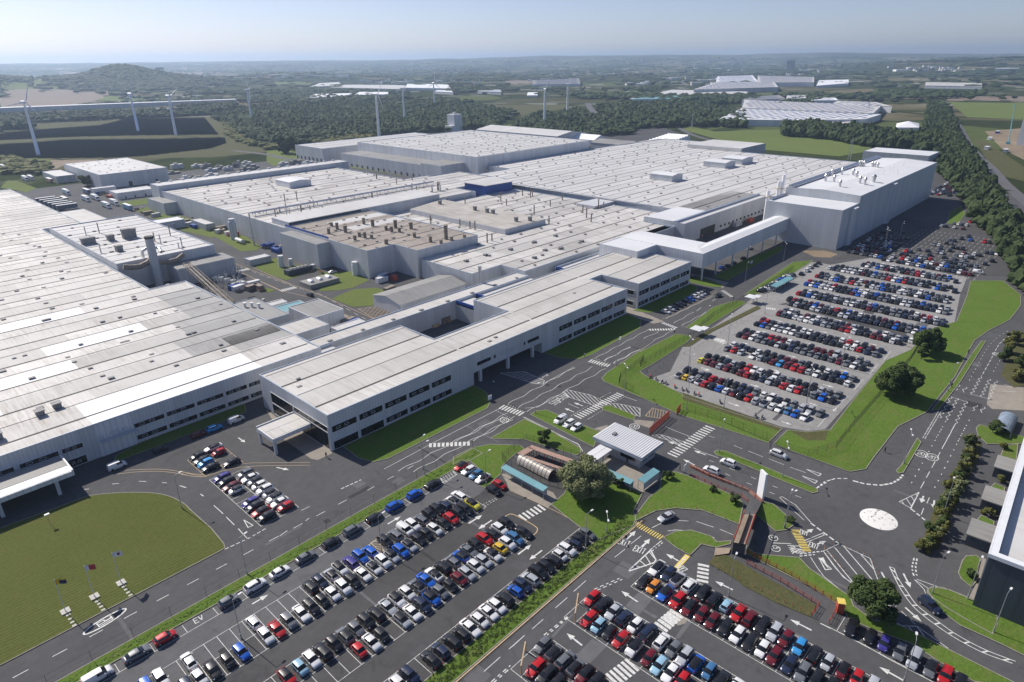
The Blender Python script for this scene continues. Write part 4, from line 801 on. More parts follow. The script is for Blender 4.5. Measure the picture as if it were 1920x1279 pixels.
for x,y in ((112,252),(113.5,249),(110,254)): vcyl(s1, 'roof_pipe', x, y, 7.4, 9.0, .5, 'white_steel', 1.5)
shed('small cream roofed plant room with louvres in the factory corner', (106.5,121,209,222), 8.5, 'roofo', 'clad')
shed('grey ribbed roof white hut with small square windows by the service road', (123,137,224,243), 6.5, 'greyroof', 'cladw', doors=(('s',132,1,1.2),))
shed('low white cabin with three small square windows beside parked cars', (126,139,211,217), 3.6, 'roof2', 'cladw', doors=(('s',129,.8,1.1),('s',132,.8,1.1),('s',135,.8,1.1)))
shed('pale blue glazed lean-to behind the white hut', (121,135,247,256), 3.2, 'teal', 'cladw'); shed('low white topped bin store beside the zebra crossing', (119,131,259,264), 3.0, 'roof2', 'cladw')
t = thing('pipe_bridge', 'long steel lattice pipe bridge descending from the plant building past the factory edge', 'pipe bridge')
A_, B_ = Vector((118,330,9)), Vector((107.5,262,7.5)); 
b = MB(); b.tube(A_+Vector((.8,0,0)),.35,B_+Vector((.8,0,0)),.35,8); b.tube(A_-Vector((.8,0,-.3)),.3,B_-Vector((.8,0,-.3)),.3,8); b.build('pipe', M['paving'], t)
b = MB()
for k in range(9):
    p = A_.lerp(B_, k/8); b.box(p.x-1.8,p.x-1.6,p.y-.1,p.y+.1,0,p.z+1); b.box(p.x+1.6,p.x+1.8,p.y-.1,p.y+.1,0,p.z+1); b.box(p.x-1.8,p.x+1.8,p.y-.1,p.y+.1,p.z-.6,p.z-.4); b.box(p.x-1.8,p.x+1.8,p.y-.1,p.y+.1,p.z+.9,p.z+1)
for dx in (-1.7,1.7): b.tube((A_.x+dx,A_.y,A_.z+1),.1,(B_.x+dx,B_.y,B_.z+1),.1,6); b.tube((A_.x+dx,A_.y,A_.z-.5),.1,(B_.x+dx,B_.y,B_.z-.5),.1,6)
b.build('frame', M['rust'], t)
# 6. paint shop, body shop and the low roofs ----------------------
pt = thing('paint_shop', 'brown roofed workshop block with many stubby grey roof stacks in the middle of the works', 'workshop block')
walls('wall', [(180.3,267.3),(197,267.3),(197,249.3),(238.3,249.3),(238.3,345.6),(180.3,345.6)], -.05, 14.3, 'clad', pt)
roof(pt, [(180.5,197,267.5,345),(197,238,249.5,345)], 14.1, 'brown', 18.6, 258.6, .4)
b = MB(); b.box(172.6,180.2,300.2,338,0,13.2); b.box(173,180,300.5,337.6,13.2,13.3,1); b.build('annex', [M['clad2'], M['greyroof']], pt)
b = MB(); b.box(180.5,180.8,302,345.8,13.9,15.4); b.build('fascia', M['blue'], pt)
b = MB(); b.box(202,238,300,345,13.72,13.80); b.build('new_roof_sheet', M['roof2'], pt)
STK = 'k2:1040,755;k2:1065,690;k2:1115,715;k2:1190,745;k2:1355,670;k2:1435,690;k2:1275,815;k2:1315,780;k2:1365,795;k2:1425,800;k2:1555,720;k2:1605,740;k2:1675,745;k2:1560,850;k2:1640,700;k2:1780,715;k2:1810,790;l2:370,65;l2:515,110;l2:655,85;l2:705,105;l2:820,75;l2:115,130;l2:610,130'
HH = [3.4,2.6,4.2,4.6,4.2,4.6,3,2.6,3.8,2.4,2.6,3.6,3,2.8,5,4.5,2.8,3,3.4,9,2.8,2,3,2.6]
for k, s in enumerate(STK.split(';')):
    tt, r = s.split(':'); (x,y), = q(tt, r, 14); h = HH[k]*.8; rad = .85 if h < 3.4 else 1.0
    b = MB(); b.tube((x,y,13.6),rad,(x,y,14+h*.85),rad,12); b.tube((x,y,14+h*.85),rad*1.18,(x,y,14+h),rad*1.1,12); b.build('roof_stack', M['rust'], pt)
vents(pt, [(x,y) for x,y in grid(184,236,270,340,9,9.3) if x < 200 or y > 252], 13.8)
bs = thing('body_shop', 'wide white roofed workshop with blue fascia strip and a pipe rack along its roof', 'workshop block')
walls('wall', [(180.8,346),(330,346),(330,367),(384,367),(384,424),(354,424),(354,430),(330,430),(330,527),(180.8,527)], -.05, 13.0, 'clad', bs)
roof(bs, [(181,330,346.2,526.8),(330,354,367.2,429.8),(354,383.8,367.2,423.8)], 12.8, 'roof', 18.6, 368., .2)
b = MB(); b.prism([(183.2,346.2),(296,346.2),(296,372),(183.2,366)], 12.4, 15.8, 0); b.prism([(183.6,346.6),(295.6,346.6),(295.6,371.5),(183.6,365.6)], 15.8, 15.86, 1); b.box(183.0,232,345.9,346.15,13.4,15.5,2); b.build('upper_roof', [M['clad'], M['roof2'], M['dark']], bs)
b = MB()
for y in (392.,393.6): b.tube((184,y,14.6),.45,(330,y,14.6),.45,8)
b.tube((184,395,14.1),.25,(330,395,14.1),.25,6); b.build('pipe', M['chrome'], bs)
b = MB()
for x in np.arange(186,330,7.2): b.box(x-.12,x+.12,391.2,395.4,14.0,14.15); b.box(x-.12,x+.12,391.3,391.5,12.4,14.1); b.box(x-.12,x+.12,395.2,395.4,12.4,14.1)
b.build('pipe_rack', M['steel'], bs)
for x0,x1,y0,y1,h in ((250,268,463,484,5.3),):
    b = MB(); b.add([(x0,y0,12.4),(x1,y0,12.4),(x1,y1,12.4),(x0,y1,12.4),(x0,y0,16.8),(x1,y0,16.8),(x1,y1,16.8),(x0,y1,16.8),((x0+x1)/2,y0,17.6),((x0+x1)/2,y1,17.6)], [(0,1,5,8,4),(1,2,6,5),(2,3,7,9,6),(3,0,4,7)]); b.add([(x0-.2,y0-.2,16.8),((x0+x1)/2,y0-.2,17.7),((x0+x1)/2,y1,17.7),(x0-.2,y1,16.8),(x1+.2,y0-.2,16.8),(x1+.2,y1,16.8)], [(0,1,2,3),(1,4,5,2)], 1); b.build('roof_plant_room', [M['cladw'], M['smooth']], bs)
FL = 'k2:110,575;k2:280,635;k2:330,650;k2:352,655;k2:465,690;k2:645,470;k2:600,565;k2:755,460;k2:660,580;k2:795,580;k2:905,515;k2:875,565;k2:985,545;k2:560,600;k2:690,595;k2:1430,430;k2:1480,455;k2:1725,405;k2:1790,365;k2:1830,385;k4:905,515;k4:990,550;k4:1115,545;k4:1310,565;k4:1490,665;k4:1525,695;k4:1560,660;k4:1545,650;k4:1685,655;k4:1745,650;k4:1250,695;k4:1170,600;k3:190,725;k3:100,605;k3:125,615;k3:85,650;k3:240,605;k3:305,600'
for k, s in enumerate(FL.split(';')):
    tt, r = s.split(':'); (x,y), = q(tt, r, 12.8)
    if y < 366 or y > 525 or x < 182: continue
    vcyl(bs, 'flue', x, y, 12.2, 12.8+random.choice((4.2,5.2,6.2,3.)), .32 if k % 3 else .5, 'rust' if k % 2 else 'steel', 1.3)
vents(bs, grid(188,350,370,520,17,9.3,2,.6), 12.7)
ts = thing('tall_shed', 'long tall white shed rising behind the white workshop roofs', 'workshop block'); walls('wall', [(180,527.3),(345,527.3),(345,543),(180,543)], -.05, 16.3, 'clad', ts); roof(ts, [(180.2,344.8,527.5,542.8)], 16.1, 'roof2')
b = MB()
for x in np.arange(186,344,9): b.box(x-1.2,x+1.2,541.5,543.6,16.1,17.0)
b.build('roof_cowl', M['roof2'], ts)
shed('tall grey windowless plant box at the corner of the white workshop', (171.8,181,500,531), 8, 'greyroof', 'clad2')
lw = thing('assembly_hall', 'broad dirty white low roof with rusty seams and dark gutters behind the office range', 'workshop block')
walls('wall', [(198.2,248),(198.2,212),(217.3,212),(217.3,196.5),(283,196.5),(283,190),(340,190),(340,211),(368,211),(368,343),(238.5,343),(238.5,248)], -.05, 9.8, 'clad', lw)
roof(lw, [(198.4,217.5,212.2,248),(217.5,340,196.7,248),(340,367.8,211.2,248),(238.6,367.8,248,343)], 9.7, 'roof', 18.6, 203.5, .25)
b = MB(); b.prism([(262,252),(297,252),(297,345),(262,336)], 9.2, 12.3); b.prism([(262.3,252.3),(296.7,252.3),(296.7,344.5),(262.3,335.5)], 12.3, 12.36, 1); b.build('raised_roof', [M['clad'], M['dirty']], lw)
for k, s in enumerate('k3:175,1045;k3:545,1075;k3:588,1060;k3:500,950;k3:390,945;k3:350,910;k3:300,925;k3:435,960;k3:1100,910;k3:1480,890;k3:1438,850;k3:1405,810;k3:1545,770;k3:1592,765;k3:1222,695;k3:935,670;k3:952,660;k3:863,655;k3:668,705;k3:718,740;k3:967,825;k3:1112,750;k3:37,905;k4:1630,775;k4:1787,795'.split(';')):
    tt, r = s.split(':'); (x,y), = q(tt, r, 9.7)
    if 198 < x < 367 and 200 < y < 342 and not (262 < x < 297 and y > 252): vcyl(lw, 'flue', x, y, 9.2, 9.7+random.choice((3.5,4.5,5.5)), .38, 'rust', 1.2)
for k, s in enumerate('k3:435,790;k3:545,810;k3:598,820;k3:805,890;k3:930,885;k3:120,735'.split(';')):
    tt, r = s.split(':'); (x,y), = q(tt, r, 12.3); b = MB(); b.box(x-.9,x+.9,y-.8,y+.8,12.2,14.6); b.box(x-1.05,x+1.05,y-.95,y+.95,14.6,14.9); b.build('roof_fan', M['vent'], lw)
(x,y), = q('l2','962,480',8); vcyl(lw, 'flue', x, y, 3, 15, .75, 'steel', 1.1, 14)
for s in ('1010,232','835,285','1235,180','1450,115','1545,188','1690,170','1640,58','1450,255','1875,108'): (x,y), = q('l2', s, 9.7); b = MB(); b.box(x-1.1,x+1.1,y-.8,y+.8,9.2,10.3); b.build('roof_fan', M['vent'], lw)
vents(lw, [(x,y) for x,y in grid(222,366,200,338,16,9.3,2,.65) if not (260 < x < 298 and y > 250)], 9.55)
bb = thing('blue_plant_room', 'royal blue walled plant room with white roof standing on the workshop roofs', 'plant room')
P4 = [(338,344),(364,342),(372,368),(338,366)]; b = MB(); b.prism(P4, 8, 15.6); b.build('wall', M['blue'], bb); b = MB(); b.prism([(337.7,343.7),(364.3,341.7),(372.3,368.3),(337.7,366.3)], 15.6, 16); b.build('roof', M['roof2'], bb)
# 7. main right hall ----------------------------------------------
mh = thing('main_hall', 'vast white ribbed roof hall with rows of small vents stretching to the green field', 'factory building')
MO = [(340,184),(452,184),(452,171),(655,171),(655,300),(712,300),(712,420),(582,434),(427,430),(427,405),(375,405),(372,211.3),(340,211.3)]
walls('wall', MO, -.05, 12.2, 'clad', mh)
roof(mh, [(340.2,454,184.2,211.2),(452,655,171.2,190),(372.2,655,190,300),(372.2,711.8,300,405),(427.2,711.8,405,430)], 12.1, 'roof2', 18.6, 202.4, .22)
vents(mh, [(x,y) for x,y in grid(380,650,197.6,425,22,9.3,1.2,.62)] + grid(655,705,305,400,16,9.3), 11.9)
for (x0,x1,y0,y1) in ((459.5,475.5,263,283),(547,566,263,283.5),(577,599,262,281.5)):
    b = MB(); xm = (x0+x1)/2; b.add([(x0,y0,11.4),(x1,y0,11.4),(x1,y1,11.4),(x0,y1,11.4),(x0,y0,16.3),(x1,y0,16.3),(x1,y1,16.3),(x0,y1,16.3),(xm,y0,17.2),(xm,y1,17.2)], [(0,1,5,8,4),(1,2,6,5),(2,3,7,9,6),(3,0,4,7)]); b.add([(x0-.3,y0-.3,16.3),(xm,y0-.3,17.3),(xm,y1,17.3),(x0-.3,y1,16.3),(x1+.3,y0-.3,16.3),(x1+.3,y1,16.3)], [(0,1,2,3),(1,4,5,2)], 1); b.build('roof_plant_room', [M['clad'], M['smooth']], mh)
for x in np.arange(385,450,5.5): b = MB(); b.box(x,x+2.,183.82,183.97,2.2,3.4); b.build('window', M['glass'], mh)
b = MB(); b.box(360,378,183.8,183.98,0,5.5); b.build('loading_door', M['gutter'], mh)
for (x0,x1,y0,y1,z,lab) in ((345,366,232,240.5,10.9,'low'),):
    b = MB(); b.box(350,371.9,255,270,9.2,11.2); b.build('step_roof', M['clad'], mh)
b = MB(); b.prism([(341,192),(379,192),(379,211),(341,211)], 12.2, 12.35); b.build('step_roof', M['smooth'], mh)
for y in np.linspace(186.5,190,3): pass
b = MB(); b.box(341,452,189.6,190.6,11.7,12.9); b.build('parapet', M['trim'], mh)
b = MB(); b.box(655.1,712.3,299.6,300,0,15.5); b.box(655.1,712,300,360,11.9,15.3,1); b.build('raised_bay', [M['clad2'], M['roof2']], mh)
# 8. back blocks ---------------------------------------------------
bk = thing('back_block', 'large pale box building with a flat white roof beyond the workshops', 'factory building')
walls('wall', [(418,434.5),(582,434.5),(582,618),(418,618)], -.05, 20.3, 'cladw', bk); roof(bk, [(418.2,581.8,434.7,617.8)], 20.1, 'roof2', 18.6, 440., .2)
vents(bk, grid(425,575,442,610,18,9.3,1.5,.6), 19.9)
b = MB(); b.box(392,417.9,480,612,0,12); b.box(392.4,417.9,480.4,611.6,12,12.1,1); b.box(390,417.9,452,480,0,14); b.box(390.4,417.9,452.4,479.6,14,14.1,1); b.build('lean_to', [M['clad'], M['greyroof']], bk)
for x in np.arange(484,610,9): b = MB(); b.box(391.85,391.97,x,x+2,0,3); b.build('door', M['gutter'], bk)
ba = thing('rear_warehouse', 'lower pale warehouse with loading doors behind the large pale box building', 'warehouse')
walls('wall', [(390,642),(560,642),(560,698),(390,698)], -.05, 14.3, 'clad', ba); roof(ba, [(390.2,559.8,642.2,697.8)], 14.1, 'roof2', 18.6, 650, .4)
for x in np.arange(646,696,8): b = MB(); b.box(389.85,389.97,x,x+2.5,0,3.5); b.build('door', M['gutter'], ba)
t = shed('grey gabled shed with roof vents beyond the large pale box building', (653,712,537,680), 12, 'roof2', 'clad2', 'warehouse', 'warehouse', pitchroof=-4)
shed('white tent shaped store beside the dark open yard', (684,712,504,552), 7, 'newroof', 'cladw', 'store tent', 'store_tent', pitchroof=-5)
shed('low grey gabled shed with one dark door beyond the ribbed roofs', (672,711,448,500), 6, 'greyroof', 'clad2', 'warehouse', 'warehouse', doors=(('w',470,5,4),), pitchroof=-3)
b = thing('white_tents', 'cluster of small bright white ridged store tents behind the ribbed roof', 'store tents')
for i in range(7):
    m_ = MB(); x = 716+i*12; y = 418+i*3; m_.add([(x,y,0),(x+11,y,0),(x+11,y+30,0),(x,y+30,0),(x,y,6),(x+11,y,6),(x+11,y+30,6),(x,y+30,6),(x+5.5,y,9),(x+5.5,y+30,9)], [(0,1,5,8,4),(1,2,6,5),(2,3,7,9,6),(3,0,4,7),(4,8,9,7),(8,5,6,9)]); m_.build('tent_bay', M['newroof'], b)
ts = thing('concrete_silo_tower', 'pale square service tower standing behind the large pale box building', 'tower'); (x,y), = q('W2','640,495'); m_ = MB(); m_.box(x-8,x+8,y-8,y+8,0,24); m_.box(x-14,x-8,y-8,y+8,0,8); m_.build('shaft', M['cladw'], ts); m_ = MB(); m_.box(x-2,x+2,y-2,y+2,24,27); m_.build('head', M['roof2'], ts)
# 9. white building, bridge and box ---------------------------------
wb = thing('white_building', 'tall blank white building with silver roof cowls beside the big car park', 'factory building')
walls('wall', [(385,114),(412,114),(412,157),(385,157)], -.05, 22.3, 'clad', wb); roof(wb, [(385.2,411.9,114.2,156.8)], 22.1, 'smooth', name='lower_roof')
walls('wall', [(412,113.9),(584,113.9),(584,157),(412,157)], -.05, 26.3, 'clad', wb)
b = MB(); b.add([(412.2,114.1,26.0),(583.8,114.1,26.0),(583.8,135,27.2),(412.2,135,27.2),(412.2,156.8,26.0),(583.8,156.8,26.0)], [(0,1,2,3),(3,2,5,4)]); b.build('upper_roof', M['smooth'], wb)
b = MB(); b.add([(412,113.9,26.3),(412,157,26.3),(412,135,27.5)], [(0,2,1)]); b.add([(584,113.9,26.3),(584,157,26.3),(584,135,27.5)], [(0,1,2)]); b.build('gable', M['clad'], wb)
for x in (398., 470.):
    b = MB(); b.prism([(x,113.8),(x+2,112.2),(x+7,112.2),(x+9,113.8)], 0, 20.6 if x < 400 else 24.6); b.build('corner_duct', M['clad'], wb)
    b = MB(); b.box(x+1.4,x+7.6,111.8,113.8,20.6 if x < 400 else 24.6,21.3 if x < 400 else 25.3); b.build('duct_cap', M['smooth'], wb)
b = MB(); b.tube((388,155.6,22.8),.8,(411,155.6,22.8),.8,10); b.tube((413,155.2,27.2),.9,(583,155.2,27.2),.9,10); b.tube((413,153.0,27.0),.6,(583,153.0,27.0),.6,10); b.build('roof_duct', M['chrome'], wb)
CW = 'k6:835,630;k6:783,585;k6:708,575;k6:855,515;k6:955,525;k6:985,545;k6:1015,595;k6:1060,605;k6:1140,580;k6:765,520;k6:1130,450;k6:1150,452;k6:1175,458;k6:1015,440;k6:1035,440;k6:1055,442'
for k, s in enumerate(CW.split(';')):
    tt, r = s.split(':'); (x,y), = q(tt, r, 26.6); b = MB(); h = 4.6 if k < 9 else 4.0; rad = .75 if k != 8 else 1.1
    b.tube((x,y,26.2),rad,(x,y,26.6+h*.62),rad,12); b.tube((x,y,26.6+h*.62),rad*1.35,(x,y,26.6+h*.8),rad*1.35,12); b.tube((x,y,26.6+h*.8),rad*1.35,(x,y,26.6+h),rad*.5,12); b.build('roof_cowl', M['chrome'], wb)
for s in ('1355,515','1230,520','1285,490','1315,480','1090,560','1410,440'): (x,y), = q('k6', s, 26.6); vcyl(wb, 'roof_mast', x, y, 26.2, 30., .12, 'white_steel')
for s in ('490,690','650,690'):
    (x,y), = q('k6', s, 22.1); b = MB(); b.box(x-1.5,x+1.5,y-1.2,y+1.2,22,23.5); b.add([(x-1.5,y-1.2,23.5),(x+1.5,y-1.2,23.5),(x+1.5,y+1.2,23.5),(x-1.5,y+1.2,23.5),(x-3,y-2.4,24.6),(x+3,y-2.4,24.6),(x+3,y+2.4,24.6),(x-3,y+2.4,24.6)], [(0,1,5,4),(1,2,6,5),(2,3,7,6),(3,0,4,7),(4,5,6,7)]); b.build('extract_hood', M['clad2'], wb)
for i,s in enumerate(('1135,640','1230,560','1265,560')):
    (x,y), = q('k5', s, 12); t = thing('white_flue', ('leftmost and nearest of three tall white flues beside the white building','middle of three tall white flues beside the white building','tallest and rightmost of three white flues beside the white building')[i], 'flue'); b = MB(); b.tube((x,max(y,159),0),1.1,(x,max(y,159),(24,25,29)[i]),1.1,14); b.build('shaft', M['signw'], t)
    b = MB(); b.box(x-1.6,x+1.6,max(y,159)-1.6,max(y,159)+1.6,20,20.2); b.build('platform', M['cream'], t)
br = thing('conveyor_bridge', 'white enclosed bridge on posts crossing from the offices to the tall white building', 'bridge')
walls('wall', [(296,142.4),(385,142.4),(385,151),(303.5,151),(303.5,168),(303.5,190),(283.6,190),(283.6,168),(296,168)][:0] or [(283.8,142.4),(385,142.4),(385,151.2),(303.5,151.2),(303.5,190),(283.8,190)], 6.9, 14.0, 'cladw', br)
b = MB(); b.box(283.9,384.9,142.5,151.1,6.85,6.95); b.box(283.9,303.4,151.1,189.9,6.85,6.95); b.build('floor', M['clad2'], br)
b = MB(); b.add([(284,142.6,13.9),(385,142.6,13.9),(385,146.8,14.7),(288,146.8,14.7),(385,151,13.9),(303.3,151,13.9)], [(0,1,2,3),(3,2,4,5)]); b.add([(284,142.6,13.9),(288,146.8,14.7),(293.6,151,14.7),(293.6,189.8,14.7),(284,189.8,13.9)], [(0,1,2,3,4)]); b.add([(288,146.8,14.7),(303.3,151,13.9),(303.3,189.8,13.9),(293.6,189.8,14.7),(293.6,151,14.7)], [(0,1,2,3,4)]); b.build('roof', M['smooth'], br)
for x in (286,300,318,336,354,372): 
    for y in (143,150.5): b = MB(); b.box(x-.3,x+.3,y-.3,y+.3,0,6.9); b.build('post', M['cladw'], br)
pb = thing('white_plant_box', 'plain white flat topped box sitting behind the right end of the office range', 'plant room'); walls('wall', [(266,167.5),(283.7,167.5),(283.7,190),(266,190)], 0, 14.3, 'cladw', pb); roof(pb, [(266.2,283.5,167.7,189.8)], 14.1, 'smooth')
# 10. yard left back ------------------------------------------------
fb = shed('pale flat roofed warehouse with many dark rooflights near the solar panels', (177,233,650,752), 12, 'roof2', 'clad', 'warehouse', 'warehouse', doors=(('s',200,3,4),('s',222,2,3)))
vents(fb, grid(182,228,660,745,10,14,2), 11.9)
shed('low pale long shed in front of the flat roofed warehouse', (169,198,588,606), 5, 'roof2', 'cladw', doors=(('s',175,1,2),('s',182,1,2),('s',190,1,2))); shed('narrow pale canopy shed at the corner of the lorry yard', (163,180,624,631), 5, 'roof2', 'cladw')
shed('small grey shed left of the flat roofed warehouse', (160,175,715,760), 6, 'roof2', 'clad2'); shed('low cream roofed extension between the factory roof and the lorry yard', (112,131,470,536), 6, 'roofo', 'clad')
shed('low concrete tank with white lid on the verge of the service road', (151,163,333,340), 3, 'roof2', 'clad2'); shed('grey gabled canteen with weathered sheet roof beside the brown roofed workshop', (158,196,214,233), 5.2, 'greyroof', 'cladw', doors=(('s',165,1.2,2.2),('s',180,3,2.5)), pitchroof=1.8)
shed('small lean-to porch with grey roof in front of the canteen', (157,167,204,211), 4, 'greyroof', 'clad2'); shed('pale flat workshop by the pipework compound', (198,222,560,572), 5, 'roof2', 'clad'); shed('grey office annex with vehicle sign panel beyond the white building', (745,785,153,212), 11, 'smooth', 'clad2', 'warehouse', 'warehouse')
shed('low pale link canopy with a parked trailer beneath beside the plant building', (140,166,452,464), 5, 'smooth', 'cladw'); shed('long pale bench roof along the workshop wall', (170,176,430,452), 4, 'roof2', 'clad2')
t = thing('tank_farm', 'crowded yard of pale pipework, tanks and cabins behind the tall white shed', 'pipework yard')
rs = random.Random(3)
for k in range(98):
    x, y = rs.uniform(238,368), rs.uniform(556,735)
    if y > 738-(x-236)*.35: continue
    b = MB(); s = rs.uniform(2,6.5); h = rs.uniform(1.5,4.5)
    if k % 9 == 0: b.tube((x,y,0),s*.4,(x,y,h+1),s*.4,14); b.build('tank', M['clad2'], t)
    else: b.box(x-s,x+s,y-s*.4,y+s*.4,0,h); b.box(x-s*.5,x+s*.1,y-s*.3,y+s*.2,h,h+1.3); b.build('cabin', [M[rs.choice(['cladw','clad2','greyroof','roof2','vent'])]], t)
# 11. dark building bottom right, shelters, gatehouse ----------------
db = thing('dark_building', 'dark blue clad building with pale flat roof cut off by the right edge', 'factory building')
e0 = Vector(G(1560+1580/5.328,1000+200/5.328,13)); e1 = Vector(G(1560+1920/5.328,1000+320/5.328,13)); f1 = Vector(G(1600+1900/6,800+240/6,13))
ux = (f1-e0).normalized(); vy = Vector((ux.y,-ux.x)); OUT = [tuple(e0), tuple(e0+vy*60), tuple(e0+ux*130+vy*60), tuple(e0+ux*130)]
walls('wall', OUT, -.05, 13, 'dark', db, 1.2); P_, I_ = offset(OUT, 1.2); b = MB(); b.prism(I_, 11, 11.6); b.build('roof', M['roof2'], db)
b = MB(); P_, I_ = offset(OUT, -.25); b.add([(*p,13.02) for p in P_]+[(*p,13.02) for p in I_]+[(*p,12.2) for p in I_], [(i,(i+1)%4,4+(i+1)%4,4+i) for i in range(4)]+[(4+i,4+(i+1)%4,8+(i+1)%4,8+i) for i in range(4)]); b.build('parapet', M['wtrim'], db)
for i, s in enumerate(('1760,430','1630,790','1480,1180')):
    c = Vector(q('A5', s, 3)[0]); t = thing('bay_roof', ('grey flat loading bay roof farthest along the dark building','middle grey flat loading bay roof beside the dark building','grey flat loading bay roof nearest the dark building corner')[i], 'loading bay'); b = MB(); b.obox(c, ux, 7.2, 6, 2.8, 3.1); b.build('roof', M['greyroof'], t); b = MB(); b.obox(c, ux, 6.6, 5.5, 0, 2.8); b.build('wall', M['dark'], t)
t = thing('glazed_shelter', 'curved glass roofed smoking shelter by the far crossing', 'shelter'); c = q('A4','1720,1020',2)[0]; b = MB()
for i in range(10):
    t0, t1 = pi*i/10, pi*(i+1)/10; b.add([(c[0]-6,c[1]+2.2*cos(t0),1+1.5*sin(t0)),(c[0]+6,c[1]+2.2*cos(t0),1+1.5*sin(t0)),(c[0]+6,c[1]+2.2*cos(t1),1+1.5*sin(t1)),(c[0]-6,c[1]+2.2*cos(t1),1+1.5*sin(t1))], [(0,1,2,3)])
b.build('roof', plain('grey_glass', (.22,.27,.33), .25, 0, .2), t); b = MB()
for x in np.arange(-6,6.1,2): b.box(c[0]+x-.06,c[0]+x+.06,c[1]-2.25,c[1]-2.15,0,1.1); b.box(c[0]+x-.06,c[0]+x+.06,c[1]+2.15,c[1]+2.25,0,1.1)
b.build('frame', M['white_steel'], t)
gh = thing('gatehouse', 'security gatehouse with a ribbed pale overhanging roof by the barriers', 'gatehouse')
b = MB(); b.box(130,137.6,76.8,88.5,0,3.9); b.build('wall', M['clad2'], gh)
b = MB(); b.add([(128,75,3.9),(138.6,75,3.9),(138.6,90.8,3.9),(128,90.8,3.9),(128,75,4.7),(138.6,75,4.7),(138.6,90.8,4.7),(128,90.8,4.7)], [(0,1,5,4),(1,2,6,5),(2,3,7,6),(3,0,4,7),(3,2,1,0)]); b.build('fascia', M['trim'], gh)
b = MB(); y = 75.15
while y < 90.4: b.box(128.1,138.5,y,y+.42,4.7,4.84); b.box(128.1,138.5,y+.42,y+.72,4.7,4.72); y += .72
b.build('roof', M['smooth'], gh)
for x0,x1 in ((130.5,133.5),(134,137)): window(gh, x0, x1, 1.2, 3., 76.8, panes=3)
window(gh, 78, 83, 1.2, 3., 130, 'y', -1, 4)
b = MB(); b.box(119.9,128.4,84.4,88.3,3.2,3.45); b.box(119.9,128.4,86.3,86.45,3.45,3.5); cn = b.build('canopy', M['smooth'], gh)
for x in (120.3,124.5): 
    for y in (84.7,88.): b = MB(); b.box(x-.08,x+.08,y-.08,y+.08,0,3.2); b.build('post', M['steel'], cn)
(x,y), = q('A1','1455,165',4.8); b = MB(); b.box(x-.9,x+.5,y-.4,y+.4,4.84,5.3); b.build('roof_unit', M['vent'], gh)
def shelter(label, a, b_, w_, h, group, side=1):
    t = thing('shelter', label, 'shelter', group=group); a, b_ = Vector(a), Vector(b_); u = (b_-a).normalized(); n = Vector((-u.y,u.x)); L = (b_-a).length; c = (a+b_)/2
    m_ = MB(); p = [a-n*w_/2, b_-n*w_/2, b_+n*w_/2, a+n*w_/2]; m_.add([(*p[0],h),(*p[1],h),(*p[2],h+.25),(*p[3],h+.25),(*p[0],h-.14),(*p[1],h-.14),(*p[2],h+.11),(*p[3],h+.11)], [(0,1,2,3),(7,6,5,4),(0,4,5,1),(1,5,6,2),(2,6,7,3),(3,7,4,0)]); m_.build('roof', M['teal'], t)
    m_ = MB(); m_.obox(c+n*w_*.4*side, u, L*.98, .06, .2, h-.1); m_.build('back_panel', M['clad2'], t)
    for k in range(max(2, int(L/3))+1):
        p_ = a.lerp(b_, k/max(2, int(L/3))); m_ = MB(); m_.obox(p_-n*w_*.4*side, u, .1, .1, 0, h); m_.build('post', M['steel'], t)
    return t
shelter('long teal roofed cycle shelter behind the red and black cars', (103.6,101.5), (103.4,86.8), 1.9, 2.5, 'teal shelters')
a, b_ = q('A1','1370,495 1610,600',2.4); shelter('teal roofed shelter along the tree side of the gatehouse court', a, b_, 1.9, 2.4, 'teal shelters'); a, b_ = q('A1','1690,590 1830,485',2.4); shelter('teal roofed shelter on the right side of the gatehouse court', a, b_, 2.0, 2.4, 'teal shelters', -1)
a, b_ = q('C7','0,470 160,385',2.5); shelter('long teal bus shelter beside the main road near the big car park', a, b_, 3, 2.6, 'teal shelters'); 
for i, s in enumerate(('470,75','370,85')):
    t_ = ('C5','C6')[i]; (x,y), = q(t_, s, 2.8); t = thing('bus_shelter', ('small pale square roofed shelter at the near crossing into the big car park','small pale square roofed shelter at the far crossing into the big car park')[i], 'shelter'); b = MB(); b.box(x-2.4,x+2.4,y-2.2,y+2.2,2.6,2.85); b.box(x-.6,x+3.4,y-3.2,y-.6,2.85,3.0); b.build('roof', M['smooth'], t)
    for dx in (-2,2):
        for dy in (-1.8,1.8): b = MB(); b.box(x+dx-.1,x+dx+.1,y+dy-.1,y+dy+.1,0,2.6); b.build('post', M['steel'], t)
